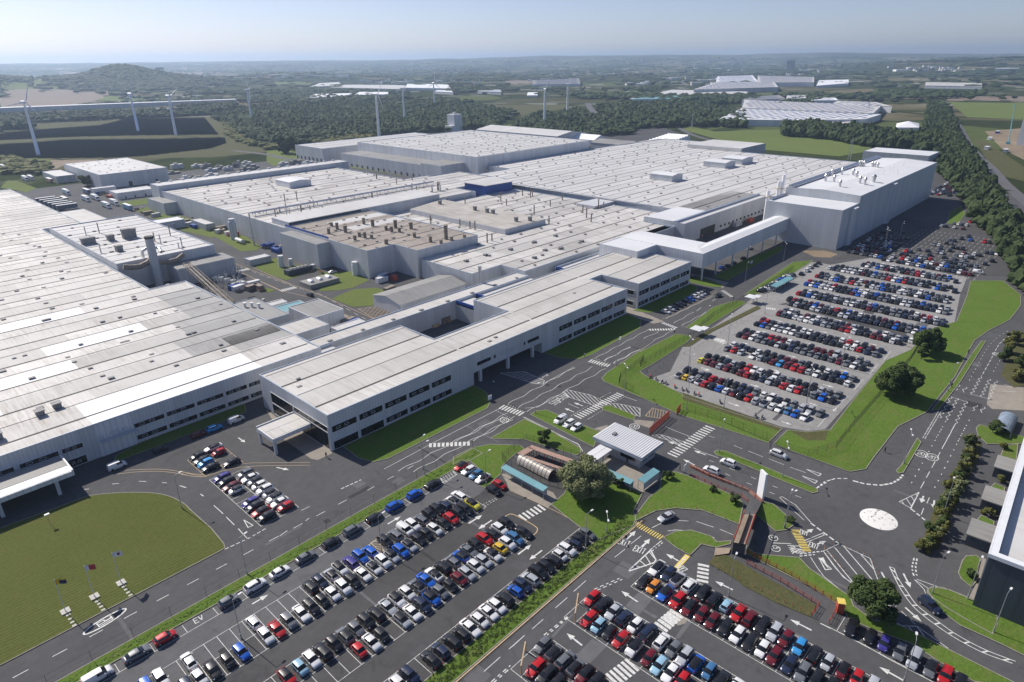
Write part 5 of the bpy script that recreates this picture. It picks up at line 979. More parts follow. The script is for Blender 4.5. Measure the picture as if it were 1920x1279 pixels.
# bike compound
for k, (lab, P_) in enumerate((('curved pale polythene cycle tunnel nearest the teal shelter', [(113.0,102.5),(112.5,90.2)]),)):
    t = thing('cycle_tunnel', lab, 'cycle shelter'); a, b_ = Vector(q('A1','600,410 ')[0]), Vector(q('A1','890,560')[0]); u = (b_-a).normalized(); n = Vector((-u.y,u.x)); b = MB(); K = 12
    for i in range(K):
        t0, t1 = pi*(.06+.88*i/K), pi*(.06+.88*(i+1)/K); w0, w1 = 1.7*cos(t0), 1.7*cos(t1); b.add([(*(a+n*w0),2.3*sin(t0)),(*(b_+n*w0),2.3*sin(t0)),(*(b_+n*w1),2.3*sin(t1)),(*(a+n*w1),2.3*sin(t1))], [(0,1,2,3)], 0, True)
    b.build('cover', M['polyt'], t); b = MB()
    for s in np.linspace(0,1,10):
        c = a.lerp(b_, s)
        for i in range(K): t0, t1 = pi*i/K, pi*(i+1)/K; b.tube((*(c+n*1.74*cos(t0)),2.34*sin(t0)),.04,(*(c+n*1.74*cos(t1)),2.34*sin(t1)),.04,5)
    b.build('hoop', M['rust'], t)
for lab, s, w_ in (('long pinkish roofed cycle shed at the back of the cycle compound','690,275 1130,430',1.7),('short pinkish roofed cycle shed at the end of the cycle compound','600,350 700,290',2.0),('middle cycle shed with a pinkish ridge in the cycle compound','650,365 1050,500',1.0)):
    a, b_ = q('A1', s, 2.2); t = thing('cycle_shed', lab, 'cycle shelter'); a, b_ = Vector(a), Vector(b_); u = (b_-a).normalized(); c = (a+b_)/2; b = MB(); b.obox(c, u, (b_-a).length, w_, 2.1, 2.25); b.build('roof', M['brick'], t)
    b = MB(); n = Vector((-u.y,u.x)); L = (b_-a).length
    for s_ in np.linspace(-.5,.5,7): b.obox(c+u*s_*L+n*w_*.4, u, .12, .12, 0, 2.1); b.obox(c+u*s_*L-n*w_*.4, u, .12, .12, 0, 2.1)
    b.build('frame', M['red'], t); b = MB()
    for s_ in np.linspace(-.47,.47,int(L/.8)): p = c+u*s_*L; b.tube((*(p-n*.8),.0),.03,(*(p-n*.3),.9),.03,4); b.tube((*(p-n*.3),.9),.03,(*(p+n*.6),.9),.03,4); b.tube((*(p+n*.6),.9),.03,(*(p+n*.8),0),.03,4)
    b.build('rack', M['steel'], t)
# ---------------------------------------------------------------- cars
def paint(name, objcol=True, col=None):
    m, nt, b = newmat(name)
    if objcol: oi = N(nt, 'ShaderNodeObjectInfo'); nt.links.new(oi.outputs['Color'], b.inputs['Base Color'])
    else: b.inputs['Base Color'].default_value = (*col, 1)
    b.inputs['Roughness'].default_value = .36; b.inputs['Metallic'].default_value = .1; b.inputs['Coat Weight'].default_value = .35; b.inputs['Coat Roughness'].default_value = .06
    return m
M['paint'] = paint('car_paint'); M['lamp'] = plain('clear_lamp', (.6,.62,.65), .15, .2, .02); M['tail'] = plain('red_lamp', (.35,.01,.01), .2, 0, .05); M['plate'] = plain('number_plate', (.7,.66,.4), .5, 0, .02)
CC = dict(w=(.74,.74,.73), s=(.42,.44,.47), g=(.14,.15,.165), k=(.013,.014,.017), n=(.015,.025,.06), b=(.008,.10,.48), r=(.45,.012,.015), m=(.13,.008,.014), y=(.66,.58,.06), a=(.72,.46,.03), o=(.66,.24,.03), l=(.28,.47,.60), t=(.03,.13,.16), v=(.22,.50,.04), p=(.05,.04,.24), c=(.05,.16,.32), f=(.04,.28,.62))
CN = dict(w='white', s='silver', g='grey', k='black', n='navy', b='bright blue', r='red', m='maroon', y='lime yellow', a='amber yellow', o='orange', l='pale blue', t='dark teal', v='lime green', p='purple', c='steel blue', f='sky blue')
KIND = dict(hatch=(4.15,1.76,1.50,.86,1.02), suv=(4.42,1.84,1.66,1.0,1.16), saloon=(4.65,1.82,1.44,.84,.98), small=(3.65,1.66,1.5,.9,1.0), van=(4.7,1.86,1.86,1.1,1.2))
def car_faces(kind):
    L, W, H, HD, BL = KIND[kind]; w = W/2
    # stations: x from the nose (+L/2) to the tail, belt height, crown height, half width, roof half width
    fr = {'hatch':(.24,.42), 'suv':(.25,.40), 'saloon':(.25,.43), 'small':(.20,.38), 'van':(.20,.34)}[kind]
    rr_ = {'hatch':(.86,.965), 'suv':(.88,.975), 'saloon':(.76,.90), 'small':(.86,.97), 'van':(.95,.985)}[kind]
    rl = BL if kind != 'saloon' else BL+.0
    st = [(0,.40,.42,w*.72,.5),(.012,.62,.64,w*.84,.6),(.05,HD-.14,HD-.08,w*.95,.62),(fr[0]*.6,HD-.04,HD+.03,w,.66),(fr[0],BL-.06,BL-.02,w,.78),
          (fr[1],BL,H-.03,w,.74),(.53,BL,H,w,.75),(.545,BL,H,w,.75),(rr_[0],BL+.03,H-.05,w*.99,.72),(rr_[1],BL+.01,(BL+.04 if kind != 'van' else BL+.1),w*.94,.76)]
    st.append((.985, BL-.06, BL-.02, w*.93, .74) if kind == 'saloon' else (.988, BL-.03, BL+.0, w*.92, .76)); st.append((1.0,.62,.64,w*.86,.7)); st.append((1.0,.34,.36,w*.82,.7))
    rows = []
    for (t, bz, tz, hw, rw) in st:
        x = L*(.5-t); cab = fr[0]+.01 < t < rr_[1]-.005
        sx = hw*rw if cab else hw*.80
        ring_ = [(x,hw*.88,.20),(x,hw,.42),(x,hw*1.0,(bz+.42)/2+.05),(x,hw*.955,bz),(x,sx,(tz-.05) if cab else tz-.015),(x,sx*.72,tz if cab else tz+.01),(x,0,tz+.02)]
        rows.append([(a,min(b_,hw),max(.2,c)) for a,b_,c in ring_])
    F = {'body':[], 'roof':[], 'windscreen':[], 'rear_window':[], 'side_window':[]}
    def quad(k, i, j, s):
        p = [rows[i][j],rows[i+1][j],rows[i+1][j+1],rows[i][j+1]]; p = [(a,b_*s,c) for a,b_,c in p]
        if s > 0: p = p[::-1]
        F[k].append(p)
    for i in range(len(rows)-1):
        t0, t1 = st[i][0], st[i+1][0]
        for j in range(6):
            for s in (1,-1):
                k = 'body'
                if j >= 4 and abs(t0-fr[0]) < 1e-6: k = 'windscreen'
                elif j >= 4 and abs(t0-rr_[0]) < 1e-6: k = 'rear_window' if kind != 'van' else 'body'
                elif j >= 4 and fr[1]-1e-6 <= t0 < rr_[0]-1e-6: k = 'roof'
                elif j == 3 and fr[0]-1e-6 <= t0 < rr_[0]-1e-6 and abs(t0-.53) > 1e-6 and not (kind == 'van' and t0 > .5): k = 'side_window'
                quad(k, i, j, s)
    for s in (1,-1):                                  # nose and tail closing faces
        for i in (0, len(rows)-1):
            p = [(a,b_*s,c) for a,b_,c in rows[i]]+[(rows[i][0][0],0,.2)]; F['body'].append(p if (s > 0) == (i == 0) else p[::-1])
    F['body'].append([(L/2,-w*.7,.22),(L/2,w*.7,.22),(-L/2,w*.8,.22),(-L/2,-w*.8,.22)])
    return F, L, W, H, HD, BL
def weld(polys, mat, name, parent=None, smooth=True, extra=None):
    ix = {}; V_, F_ = [], []
    for p in polys:
        f = []
        for v in p:
            k = tuple(round(c, 4) for c in v)
            if k not in ix: ix[k] = len(V_); V_.append(v)
            if ix[k] not in f: f.append(ix[k])
        if len(f) > 2: F_.append(f)
    b = MB(); b.add(V_, F_, 0, smooth); 
    if extra: extra(b)
    return b.build(name, mat, parent)
TPL = {}
def car_template(kind, lod=0):
    F, L, W, H, HD, BL = car_faces(kind); w = W/2
    t = thing('parked_car', '', 'car')
    xw = (L*.5-L*.19, -L*.5+L*.19)
    if lod == 0:
        weld(F['body'], [M['paint'], M['black']], 'body', t, extra=lambda b: [b.tube((x,s*(w-.02),.34),.39,(x,s*(w+.004),.34),.385,16,1) for x in xw for s in (-1,1)] + [b.box(L/2-.06,L/2+.02,-w*.45,w*.45,.30,.46,1), b.box(-L/2-.02,-L/2+.05,-w*.5,w*.5,.26,.38,1)])
        weld(F['roof'], M['paint'], 'roof', t, extra=(lambda b: [b.box(-L*.28,L*.02,s*w*.66-.02,s*w*.66+.02,H-.0,H+.05,0) for s in (-1,1)]) if kind == 'suv' else None)
        weld(F['windscreen'], M['glass'], 'windscreen', t); 
        if F['rear_window']: weld(F['rear_window'], M['glass'], 'rear_window', t)
        for s in (1,-1): weld([p for p in F['side_window'] if p[0][1]*s > 0], M['glass'], 'side_window', t)
        b = MB(); b.tube((0,-.10,0),.33,(0,.10,0),.33,18,0); b.tube((0,.101,0),.21,(0,.112,0),.20,12,1); b.tube((0,-.101,0),.21,(0,-.112,0),.20,12,1); wh = b.build('wheel', [M['black'], M['chrome']], t); me = wh.data; bpy.data.objects.remove(wh)
        for x in xw:
            for s in (-1,1): o = bpy.data.objects.new('wheel', me); COL.objects.link(o); o.parent = t; o.location = (x, s*(w-.085), .33)
        for s in (-1,1):
            b = MB(); b.add([(L*.5-.05,s*w*.60,HD-.22),(L*.5-.09,s*w*.86,HD-.20),(L*.5-.32,s*w*.965,HD-.10),(L*.5-.18,s*w*.62,HD-.08)], [(0,1,2,3) if s > 0 else (3,2,1,0)]); b.build('headlight', M['lamp'], t)
            b = MB(); b.box(-L*.5-.012,-L*.5+.16,min(s*w*.62,s*w*.92),max(s*w*.62,s*w*.92),BL-.24,BL-.08); b.build('tail_light', M['tail'], t)
            b = MB(); x = L*(.5-.31); b.box(x,x+.14,min(s*w*.98,s*(w+.18)),max(s*w*.98,s*(w+.18)),BL-.03,BL+.11); b.build('mirror', M['paint'], t)
    else:
        weld(F['body'], [M['paint'], M['black']], 'body', t, extra=lambda b: [b.tube((x,s*(w-.12),.33),.36,(x,s*(w+.01),.33),.33,10,1) for x in xw for s in (-1,1)])
        weld(F['roof'], M['paint'], 'roof', t); weld(F['windscreen']+F['rear_window']+F['side_window'], M['glass'], 'windows', t)
    return t
SW = rng.random(9999); _ci = [0]
USED = set(); CARS = []
def reg(x, y, col, rz, row, kind=None, two=None):
    _ci[0] += 1; r = SW[_ci[0]]
    CARS.append(dict(x=x, y=y, c=col, rz=rz, row=row, kind=kind or ('hatch' if r < .38 else 'suv' if r < .70 else 'small' if r < .84 else 'saloon'), two=two if two is not None else (SW[_ci[0]+4000] < .14 and col in 'wsbgrf')))
def row(name, axis, fix, specs, nose=None, jitter=.1):
    """axis 'x': cars side by side along X at y=fix; 'y': side by side along Y at x=fix"""
    out = []
    for spec in specs:
        t, r = spec.split(':')
        for s in r.split():
            a = s.split(','); (x,y), = q(t, a[0]+','+a[1], .8); out.append((x, y, a[2]))
    out.sort(key=lambda p: p[0] if axis == 'x' else -p[1])
    for i in range(1, len(out)):                       # keep neighbours from overlapping
        k = 0 if axis == 'x' else 1; d = abs(out[i][k]-out[i-1][k])
        if d < 2.15: p = list(out[i]); p[k] = out[i-1][k]+(2.2 if axis == 'x' else -2.2); out[i] = tuple(p)
    for i, (x, y, c) in enumerate(out):
        _ci[0] += 0; sgn = nose if nose else (1 if SW[(len(CARS)*7+13) % 9000] < .5 else -1)
        two = c[0].isupper(); kd = {'V':'van','S':'small','U':'suv','L':'saloon'}.get(c[1:2]); col = c[0].lower()
        j = (SW[len(CARS)+2000]-.5)*jitter*2
        if axis == 'x': reg(x, fix+j, col, (pi/2 if sgn > 0 else -pi/2)+(SW[len(CARS)+1000]-.5)*.06, name, kd, two or None)
        else: reg(fix+j, y, col, (0 if sgn > 0 else pi)+(SW[len(CARS)+1000]-.5)*.06, name, kd, two or None)
def para(name, specs, fixy=None, rz=0):
    for spec in specs:
        t, r = spec.split(':')
        for s in r.split():
            a = s.split(','); (x,y), = q(t, a[0]+','+a[1], .8); kd = {'V':'van','S':'small','U':'suv','L':'saloon'}.get(a[2][1:2]); reg(x, fixy if fixy is not None else y, a[2][0].lower(), rz, name, kd, a[2][0].isupper() or None)
para('kerbside row along the grass strip', ['B2:1025,275,k 815,390,bU 595,525,bU 360,650,k 130,800,gU','B3:370,95,k','T4:1725,255,gL 1575,335,wL','B4:470,100,w 175,280,g','B5:1140,690,r 815,860,gL 380,1130,wV'], 111.2)
row('first row below the kerbside', 'x', 102.4, ['B2:1330,420,w 1260,470,w 1155,520,n 1075,570,kU 985,620,kU 900,690,g 805,740,w 715,790,wV 595,850,g 490,920,k 315,1030,b 205,1090,bU 100,1160,p','B3:470,395,WU 365,460,s 235,525,n 125,590,kU','B4:450,520,w','B5:1410,955,w 1080,1140,w 905,1195,b'])
row('second row below the kerbside', 'x', 97.5, ['B2:1480,510,Y 1410,570,k 1335,620,k 1235,670,r 1150,720,k 1055,790,w 955,840,k 865,895,k 745,955,s 670,1030,b 570,1090,S 475,1155,w 360,1215,W','B3:735,465,wL 620,540,k 510,605,w 385,675,w 255,735,kS 135,830,kU 50,910,w','B4:860,510,g 715,590,r 605,680,w 310,840,b 180,960,kS','B5:1700,1080,kL 1510,1120,w 1350,1185,n'], -1)
row('third row of the front car park', 'x', 86.5, ['B7:895,120,k 815,180,w 735,240,k 650,300,rU 555,360,kU 470,425,g 375,485,b 280,550,g 185,625,kU 80,690,W','B3:1425,515,b 1320,580,G 1205,650,w 1105,745,W 990,810,s 870,900,kU 770,990,k 640,1060,g 520,1145,gU','B4:1355,745,k 1230,840,k 1110,930,w 965,1010,lS 820,1120,R'])
row('fourth row of the front car park', 'x', 81.7, ['B7:1085,215,k 990,290,c 915,355,w 825,400,aS 740,470,w 645,545,s 565,615,w 465,690,s 380,755,m 265,815,k 155,890,g','B3:1490,720,b 1385,800,n 1295,895,w 1160,960,s 945,1140,kS','B4:1785,740,wL 1640,825,rS'], -1)
row('front car park row against the hedge', 'x', 70.7, ['B7:1805,240,g 1735,300,k 1650,345,n 1570,410,w 1500,480,w 1435,550,k 1350,610,k 1245,665,kU 1155,740,s 1055,800,n 980,870,b 875,970,kU 785,1045,w 710,1130,w 580,1195,w','B6:1085,570,w 985,640,k 880,730,kU 745,820,n 650,930,kL 405,1110,n 255,1180,w'])
row('group of four beside the small lawn', 'y', 98.2, ['B2:1350,75,r 1430,125,w 1510,175,c 1590,215,w'], -1)
para('pair by the cycle shelter', ['B2:1715,350,kU 1780,290,r'], None, -pi/2)
row('left column of the reception car park', 'y', 52.7, ['B1:195,355,kU 255,390,k 300,430,f 350,480,k 500,600,p 555,650,k 610,700,m 660,750,W 830,905,p 890,950,k 965,1005,r 1035,1065,k'], -1)
row('right column of the reception car park', 'y', 57.6, ['B1:390,240,w 455,300,rS 590,425,kL 770,560,g 835,605,w 890,645,G 935,695,w 1010,745,w 1075,790,S 1125,845,W 1200,890,w 1250,950,r'], -1)
para('line by the shaded factory front', ['T1:1325,435,wV 1205,485,fU 1115,520,m 905,610,k 660,700,wV'], 180.2)
row('top column of the near right lot', 'y', 100.4, ['C2:315,200,W 430,280,n 540,335,s 680,400,w 830,490,k 965,550,k 1095,625,lS 1225,715,r 1350,780,m 1500,855,k 1630,930,sU 1750,1000,m','C3:1200,780,f 1370,870,kU 1520,960,s 1690,1055,M 1850,1130,r','C4:745,1140,s'])
row('second column of the near right lot', 'y', 95.2, ['C2:165,350,k 270,415,oS 415,475,b 545,570,r 670,650,M 820,715,m 940,790,m 1080,880,kU 1215,960,w 1365,1030,k 1510,1100,w 1640,1185,m','C3:1090,975,n 1250,1050,gU 1415,1110,k 1590,1180,k'], -1)
row('third column of the near right lot', 'y', 84.3, ['C1:905,240,r 1040,310,kU 1155,380,s 1245,480,n 1395,540,w 1540,620,n 1680,735,w 1820,815,g','C2:640,1180,s 790,1230,b','C3:190,1050,c 345,1130,kU 520,1180,w'])
row('fourth column of the near right lot', 'y', 79.5, ['C1:860,480,r 965,560,lS 1090,640,kS 1235,700,r 1370,810,W 1535,920,m 1655,1000,l 1790,1080,w 1900,1130,r'], -1)
row('fifth column of the near right lot', 'y', 68.9, ['C1:320,790,g 450,870,g 590,950,gU 710,1030,g 830,1100,M 960,1160,k'])
row('lowest column of the near right lot', 'y', 64.1, ['C1:245,1050,r 385,1120,kU 530,1180,k'], -1)
row('line under the big tree', 'y', 111.4, ['C4:430,400,k 670,560,k 870,640,p 1095,740,g 1285,860,sV 1525,970,g 1740,1040,rU 1900,1130,g'], -1)
row('shaded line by the office end', 'x', 132.6, ['l3:1190,735,w 1235,715,s 1270,700,k 1300,680,k 1335,665,k 1370,640,n 1410,625,b 1460,605,w 1500,590,w 1530,575,s 1560,565,k'], -1)
RS = [
 ('front row of the big car park', 185.5, 'C5', '310,490,s 370,510,aS 430,520,s 490,550,w 545,565,r 615,580,k 680,605,b 745,625,w 810,645,M 870,670,K 935,695,r 1010,715,sU 1075,745,s 1145,770,w 1215,785,w 1285,815,c 1350,840,b 1430,875,w'),
 ('second row of the big car park', 190.9, 'C5', '380,440,k 440,460,k 500,490,g 560,500,k 620,515,r 690,540,m 750,560,k 815,580,k 875,605,n 935,620,n 1005,640,g 1075,665,w 1140,690,w 1205,715,n 1270,735,w 1340,755,g 1415,790,s 1490,800,s 1565,845,g'),
 ('third row of the big car park', 201.5, 'C5', '510,355,yS 570,370,m 625,385,m 690,400,s 745,425,m 805,445,k 865,465,m 930,480,r 990,500,k 1060,525,n 1130,540,s 1190,560,k 1255,580,r 1320,605,w 1380,625,r 1450,645,k 1525,670,g 1600,690,b 1675,725,k'),
 ('fourth row of the big car park', 206.7, 'C5', '570,315,k 640,330,k 700,345,k 755,360,n 810,380,s 870,400,k 930,425,r 985,440,w 1050,455,w 1115,475,k 1185,495,w 1240,515,g 1310,540,g 1375,560,k 1440,580,k 1510,600,k 1585,630,s 1655,645,g 1735,670,g'),
 ('fifth row of the big car park', 217.3, 'C5', '740,250,g 805,265,r 870,285,s 980,315,w 1040,335,s 1105,350,k 1160,365,m 1220,385,f 1285,400,m 1350,420,r 1415,440,r 1475,460,s 1545,480,w 1610,505,k 1680,525,k 1750,550,k 1825,565,w'),
 ('sixth row of the big car park', 222.2, 'C5', '805,215,w 865,235,n 915,250,n 980,260,k 1035,275,w 1095,295,k 1155,315,k 1215,335,k 1275,345,m 1340,365,m 1400,390,g 1465,400,k 1525,420,k 1585,440,k 1650,455,w 1715,485,k 1790,500,b 1865,525,g'),
 ('seventh row of the big car park', 233, 'C6', '250,460,k 320,475,m 385,490,w 450,510,g 510,525,g 575,545,k 635,565,s 700,580,k 765,600,n 830,620,g 900,630,g 970,650,g 1035,670,g 1100,690,k 1170,710,g 1240,735,m 1320,750,g 1400,765,w 1470,800,k'),
 ('eighth row of the big car park', 238.3, 'C6', '315,420,k 375,440,k 440,455,w 505,475,k 565,490,r 630,505,m 690,520,m 755,540,w 825,550,k 885,575,k 955,595,k 1025,610,m 1085,630,m 1155,650,m 1225,660,sV 1300,685,k 1370,700,k 1440,730,g 1520,750,g'),
 ('ninth row of the big car park', 248.4, 'C6', '430,350,k 490,365,b 550,380,g 600,400,w 665,410,s 735,420,w 790,435,w 855,455,g 920,475,k 985,490,k 1050,510,k 1115,530,k 1180,545,k 1245,570,k 1320,585,w 1385,595,w 1450,615,r 1520,640,n 1600,670,g'),
 ('tenth row of the big car park', 253.2, 'C6', '480,320,m 540,325,r 600,340,k 660,360,g 720,370,n 785,385,k 850,400,k 905,420,w 960,435,w 1030,455,k 1095,465,g 1155,490,k 1220,505,k 1285,520,w 1350,540,r 1415,560,w 1490,580,k 1570,600,m 1660,620,n'),
]
for nm, a_, t, s in RS: row(nm, 'y', a_, [t+':'+s])
n_near = len(CARS)
def fill(name, fix, y0, y1, p=.97, n=None, cols='kkkkkkgggnnwwwssrmb'):
    y = y0
    while y > y1:
        if SW[(_ci[0]*3+77) % 9000] < p: reg(fix, y, cols[int(SW[(_ci[0]+3000) % 9000]*len(cols))], 0 if SW[_ci[0]+5000] < .5 else pi, name)
        else: _ci[0] += 1
        y -= 2.3
for a_, y0, y1 in ((265.5,96,48.5),(270.3,95.4,47),(281,97,46),(286,100,43.4),(297,100,42),(302,99,42),(313,102.6,44),(318.3,103,44.7),(328.5,103.4,46.8),(334.5,103.3,47.8),(346.5,103.8,48.3),(351.8,101.9,50.9),(363,95.2,51.5),(368,92,54)):
    fill('far row of the big car park', a_, y0, y1)
for k, a_ in enumerate(np.arange(381, 470, 8.5)): fill('row of the distant car park', float(a_), (88,86,84,84,80,78,76,74,72,70,68)[k], (48,47,46,45,44,44,43,42,42,42,42)[k], (.9,.75,.8,.6,.6,.45,.4,.3,.25,.2,.15)[k])
for k in range(9): fill('row of the distant car park', 385.+k*8.5, 107, 89, (.9,.9,.85,.8,.7,.7,.6,.5,.4)[k])
for k in range(6): fill('row beyond the white building', 486.+k*12, 84-k*2, 72-k*2, .5)
for s in ('1400,90 1420,150','1440,40 1470,150','1400,20 1440,0'): 
    a, b_ = q('U6', s, .8)
for x in np.arange(600, 690, 5.5): fill('row beyond the white building', float(x), 118, 96, .8)
for k, (x, y) in enumerate(q('C7', '330,300 300,330 250,360 375,285 405,265')): reg(x, y, 'wwkkk'[k], .1, 'far row of the big car park')
for k in range(15): p = Vector(G(1445+k*3.2,568-k*1.6,.8)).lerp(Vector(G(1510,500,.8)), 0); reg(G(1425+k*4.2,545-k*2.2,.8)[0], G(1425+k*4.2,545-k*2.2,.8)[1], 'kkwknkgwkbbkwgk'[k], pi/2+.1, 'far row of the big car park')
# single vehicles on the roads
def one(t, s, col, rz, kind, label, z=.8): (x,y), = q(t, s, z); CARS.append(dict(x=x,y=y,c=col,rz=rz,row=None,kind=kind,two=False,label=label,top=True))
one('A2','1490,245','w',pi/2*1.0+pi,'suv','white estate car driving down the lane past the fence gap'); one('A2','1035,320','w',pi/2,'suv','white hatchback with dark roof beside the grass island'); one('A2','885,390','w',pi/2,'suv','white car turning in beside the brick lined walkway')
one('A2','480,805','s',pi-.25,'saloon','silver saloon on the curved lane by the striped hump'); one('A6','985,715','n',-pi/2-.45,'suv','navy estate with pale side stripe leaving by the slip road'); one('A1','965,30','w',pi+.0,'van','white van parked on the grass island'); one('A1','1042,65','w',pi,'suv','middle of three white vehicles on the grass island'); one('A1','1110,95','w',pi,'hatch','white hatchback lowest of three on the grass island')
one('l3','1665,592','k',pi,'hatch','black car driving along the main road by the far zebra'); one('l1','1110,250','k',pi/2,'suv','black pickup on the service road between the works'); one('l1','1310,45','w',0,'saloon','white saloon parked on grass by the tanks'); one('k5','990,980','w',0,'hatch','white car parked under the enclosed bridge'); one('k5','930,1072','k',0,'hatch','black car half under the enclosed bridge')
one('C7','1845,335','w',-pi/2,'van','white van at the junction beside the distant car park'); one('W3','1590,850','w',0,'hatch','placeholder') if False else None
for s,c,l in (('1310,425','s','silver car parked beside the white cabin'),('1355,460','k','black car parked beside the white cabin'),('1460,525','m','maroon car beside the white cabin')): one('l1', s, c, 0, 'hatch', l)
for s,c,l in (('735,1155','b','blue car in shade under the enclosed bridge corner'),('790,1140','k','dark car in shade beside the bridge posts'),('845,1115','k','dark car next to a bridge post on the lawn edge'),('480,1240','k','black car beside the right end of the offices')): one('k5', s, c, 0, 'hatch', l)
# nearest 300 become individual cars, the rest one body of far parked cars
for c in CARS: c['d'] = hypot(c['x'], c['y']) - (1000 if c.get('top') else 0)
def key(c): return c['d']
order = sorted(CARS, key=key); near, farc = order[:296], order[296:]
for k in KIND: TPL[k,0] = car_template(k, 0); TPL[k,1] = car_template(k, 1)
rowsd = {}
for c in near:
    if c['row']: rowsd.setdefault(c['row'], []).append(c)
ORD = 'first second third fourth fifth sixth seventh eighth ninth tenth eleventh twelfth thirteenth fourteenth fifteenth sixteenth seventeenth eighteenth nineteenth twentieth'.split()
for rn, cs in rowsd.items():
    ax = 'x' if max(c['x'] for c in cs)-min(c['x'] for c in cs) > max(c['y'] for c in cs)-min(c['y'] for c in cs) else 'y'
    cs.sort(key=lambda c: c['x'] if ax == 'x' else -c['y']); cnt = {}
    for c in cs: cnt[c['c']] = cnt.get(c['c'], 0)+1
    seen = {}
    for c in cs:
        seen[c['c']] = seen.get(c['c'], 0)+1; nm = {'suv':'SUV','van':'van','small':'small car','hatch':'hatchback','saloon':'saloon'}[c['kind']]
        if cnt[c['c']] == 1: c['label'] = 'the only %s %s in the %s' % (CN[c['c']], 'car', rn)
        else: c['label'] = '%s %s %s from the left in the %s' % (ORD[seen[c['c']]-1], CN[c['c']], nm if c['kind'] == 'van' else 'car', rn)
first = set()
for c in near:
    lod = 0 if (c['d'] < 178) else 1; key_ = (c['kind'], lod); T_ = TPL[key_]; col = (*mul(CC[c['c']], .9+.2*SW[int(abs(c['x']*7)) % 900]), 1)
    r = dup(T_, (c['x'], c['y'], .018), c['rz'], c['label'], ('cars in the '+c['row']) if c['row'] else 'cars on the works roads', col)
    s_ = SW[int(abs(c['y']*31+c['x']*17)) % 9000]; r.scale = (.94+.12*s_, .97+.05*SW[int(abs(c['y']*13)) % 9000], .95+.11*SW[int(abs(c['x']*11+c['y']*5)) % 9000])
    if c['kind'] == 'van': r['category'] = 'van'; r.name = 'parked_van'
    if c['two'] and c['kind'] != 'van':
        for ch in r.children:
            if ch.name.startswith('roof'): ch.color = (.012,.012,.014,1)
# far cars in one mesh
mats = [paint('paint_'+k, False, CC[k]) for k in CC] + [M['glass'], M['black']]; ci = {k: i for i, k in enumerate(CC)}
base = {}
for k in KIND:
    Vs, Fs, Ms = [], [], []
    for ch in TPL[k,1].children:
        me = ch.data; n0 = len(Vs); Vs += [tuple(v.co) for v in me.vertices]
        for p in me.polygons: Fs.append([i+n0 for i in p.vertices]); Ms.append(-1 if me.materials[p.material_index].name.startswith('car_paint') else (-2 if me.materials[p.material_index].name.startswith('dark_glass') else -3))
    base[k] = (np.array(Vs), Fs, Ms)
b = MB()
for c in farc:
    Vs, Fs, Ms = base[c['kind']]; cs, sn = cos(c['rz']), sin(c['rz']); P_ = np.stack([Vs[:,0]*cs-Vs[:,1]*sn+c['x'], Vs[:,0]*sn+Vs[:,1]*cs+c['y'], Vs[:,2]+.02], 1); n0 = len(b.v)
    b.v += [tuple(p) for p in P_.tolist()]
    for f, m_ in zip(Fs, Ms): b.f.append([i+n0 for i in f]); b.m.append(ci[c['c']] if m_ == -1 else len(CC)-1+(-m_)-1+0); b.sm.append(True)
b.m = [m_ for m_ in b.m]
o = b.build('parked_cars', mats); tag(o, 'rows of parked cars filling the far part of the big car park', 'cars', None, 'stuff')
for T_ in TPL.values():
    for ch in list(T_.children): bpy.data.objects.remove(ch)
    bpy.data.objects.remove(T_)
print('cars', len(near), len(farc))
# ---------------------------------------------------------------- trees
def ico():
    import bmesh
    bm = bmesh.new(); bmesh.ops.create_icosphere(bm, subdivisions=1, radius=1); V = np.array([v.co for v in bm.verts]); F = np.array([[v.index for v in f.verts] for f in bm.faces]); bm.free(); return V, F
def ico2():
    import bmesh
    bm = bmesh.new(); bmesh.ops.create_icosphere(bm, subdivisions=2, radius=1); V = np.array([v.co for v in bm.verts]); F = np.array([[v.index for v in f.verts] for f in bm.faces]); bm.free(); return V, F
I1, I1F = ico(); I2, I2F = ico2()
I0F = I1F
def leaves(centres, radii, n, size, seed, squash=1.0):
    """n leaf clumps (bent quads) spread in the outer part of blobs"""
    r = np.random.default_rng(seed); w_ = np.array(radii)**2; k = r.choice(len(centres), n, p=w_/w_.sum())
    d = r.normal(size=(n,3)); d /= np.linalg.norm(d,axis=1)[:,None]; rad = (r.random(n)**.35)
    P = np.array(centres)[k] + d*(np.array(radii)[k]*rad)[:,None]*np.array([1,1,squash])
    nrm = d + r.normal(size=(n,3))*.55 + np.array([0,0,.35]); nrm /= np.linalg.norm(nrm,axis=1)[:,None]
    a = np.cross(nrm, r.normal(size=(n,3))); a /= np.linalg.norm(a,axis=1)[:,None]; b = np.cross(nrm, a)
    s = size*(.55+.9*r.random(n))[:,None]
    V = np.stack([P-a*s-b*s*.6, P+a*s*.7-b*s*.8, P+a*s+b*s*.6, P-a*s*.6+b*s*.9], 1).reshape(-1,3); F = np.arange(4*n).reshape(-1,4); return V, F
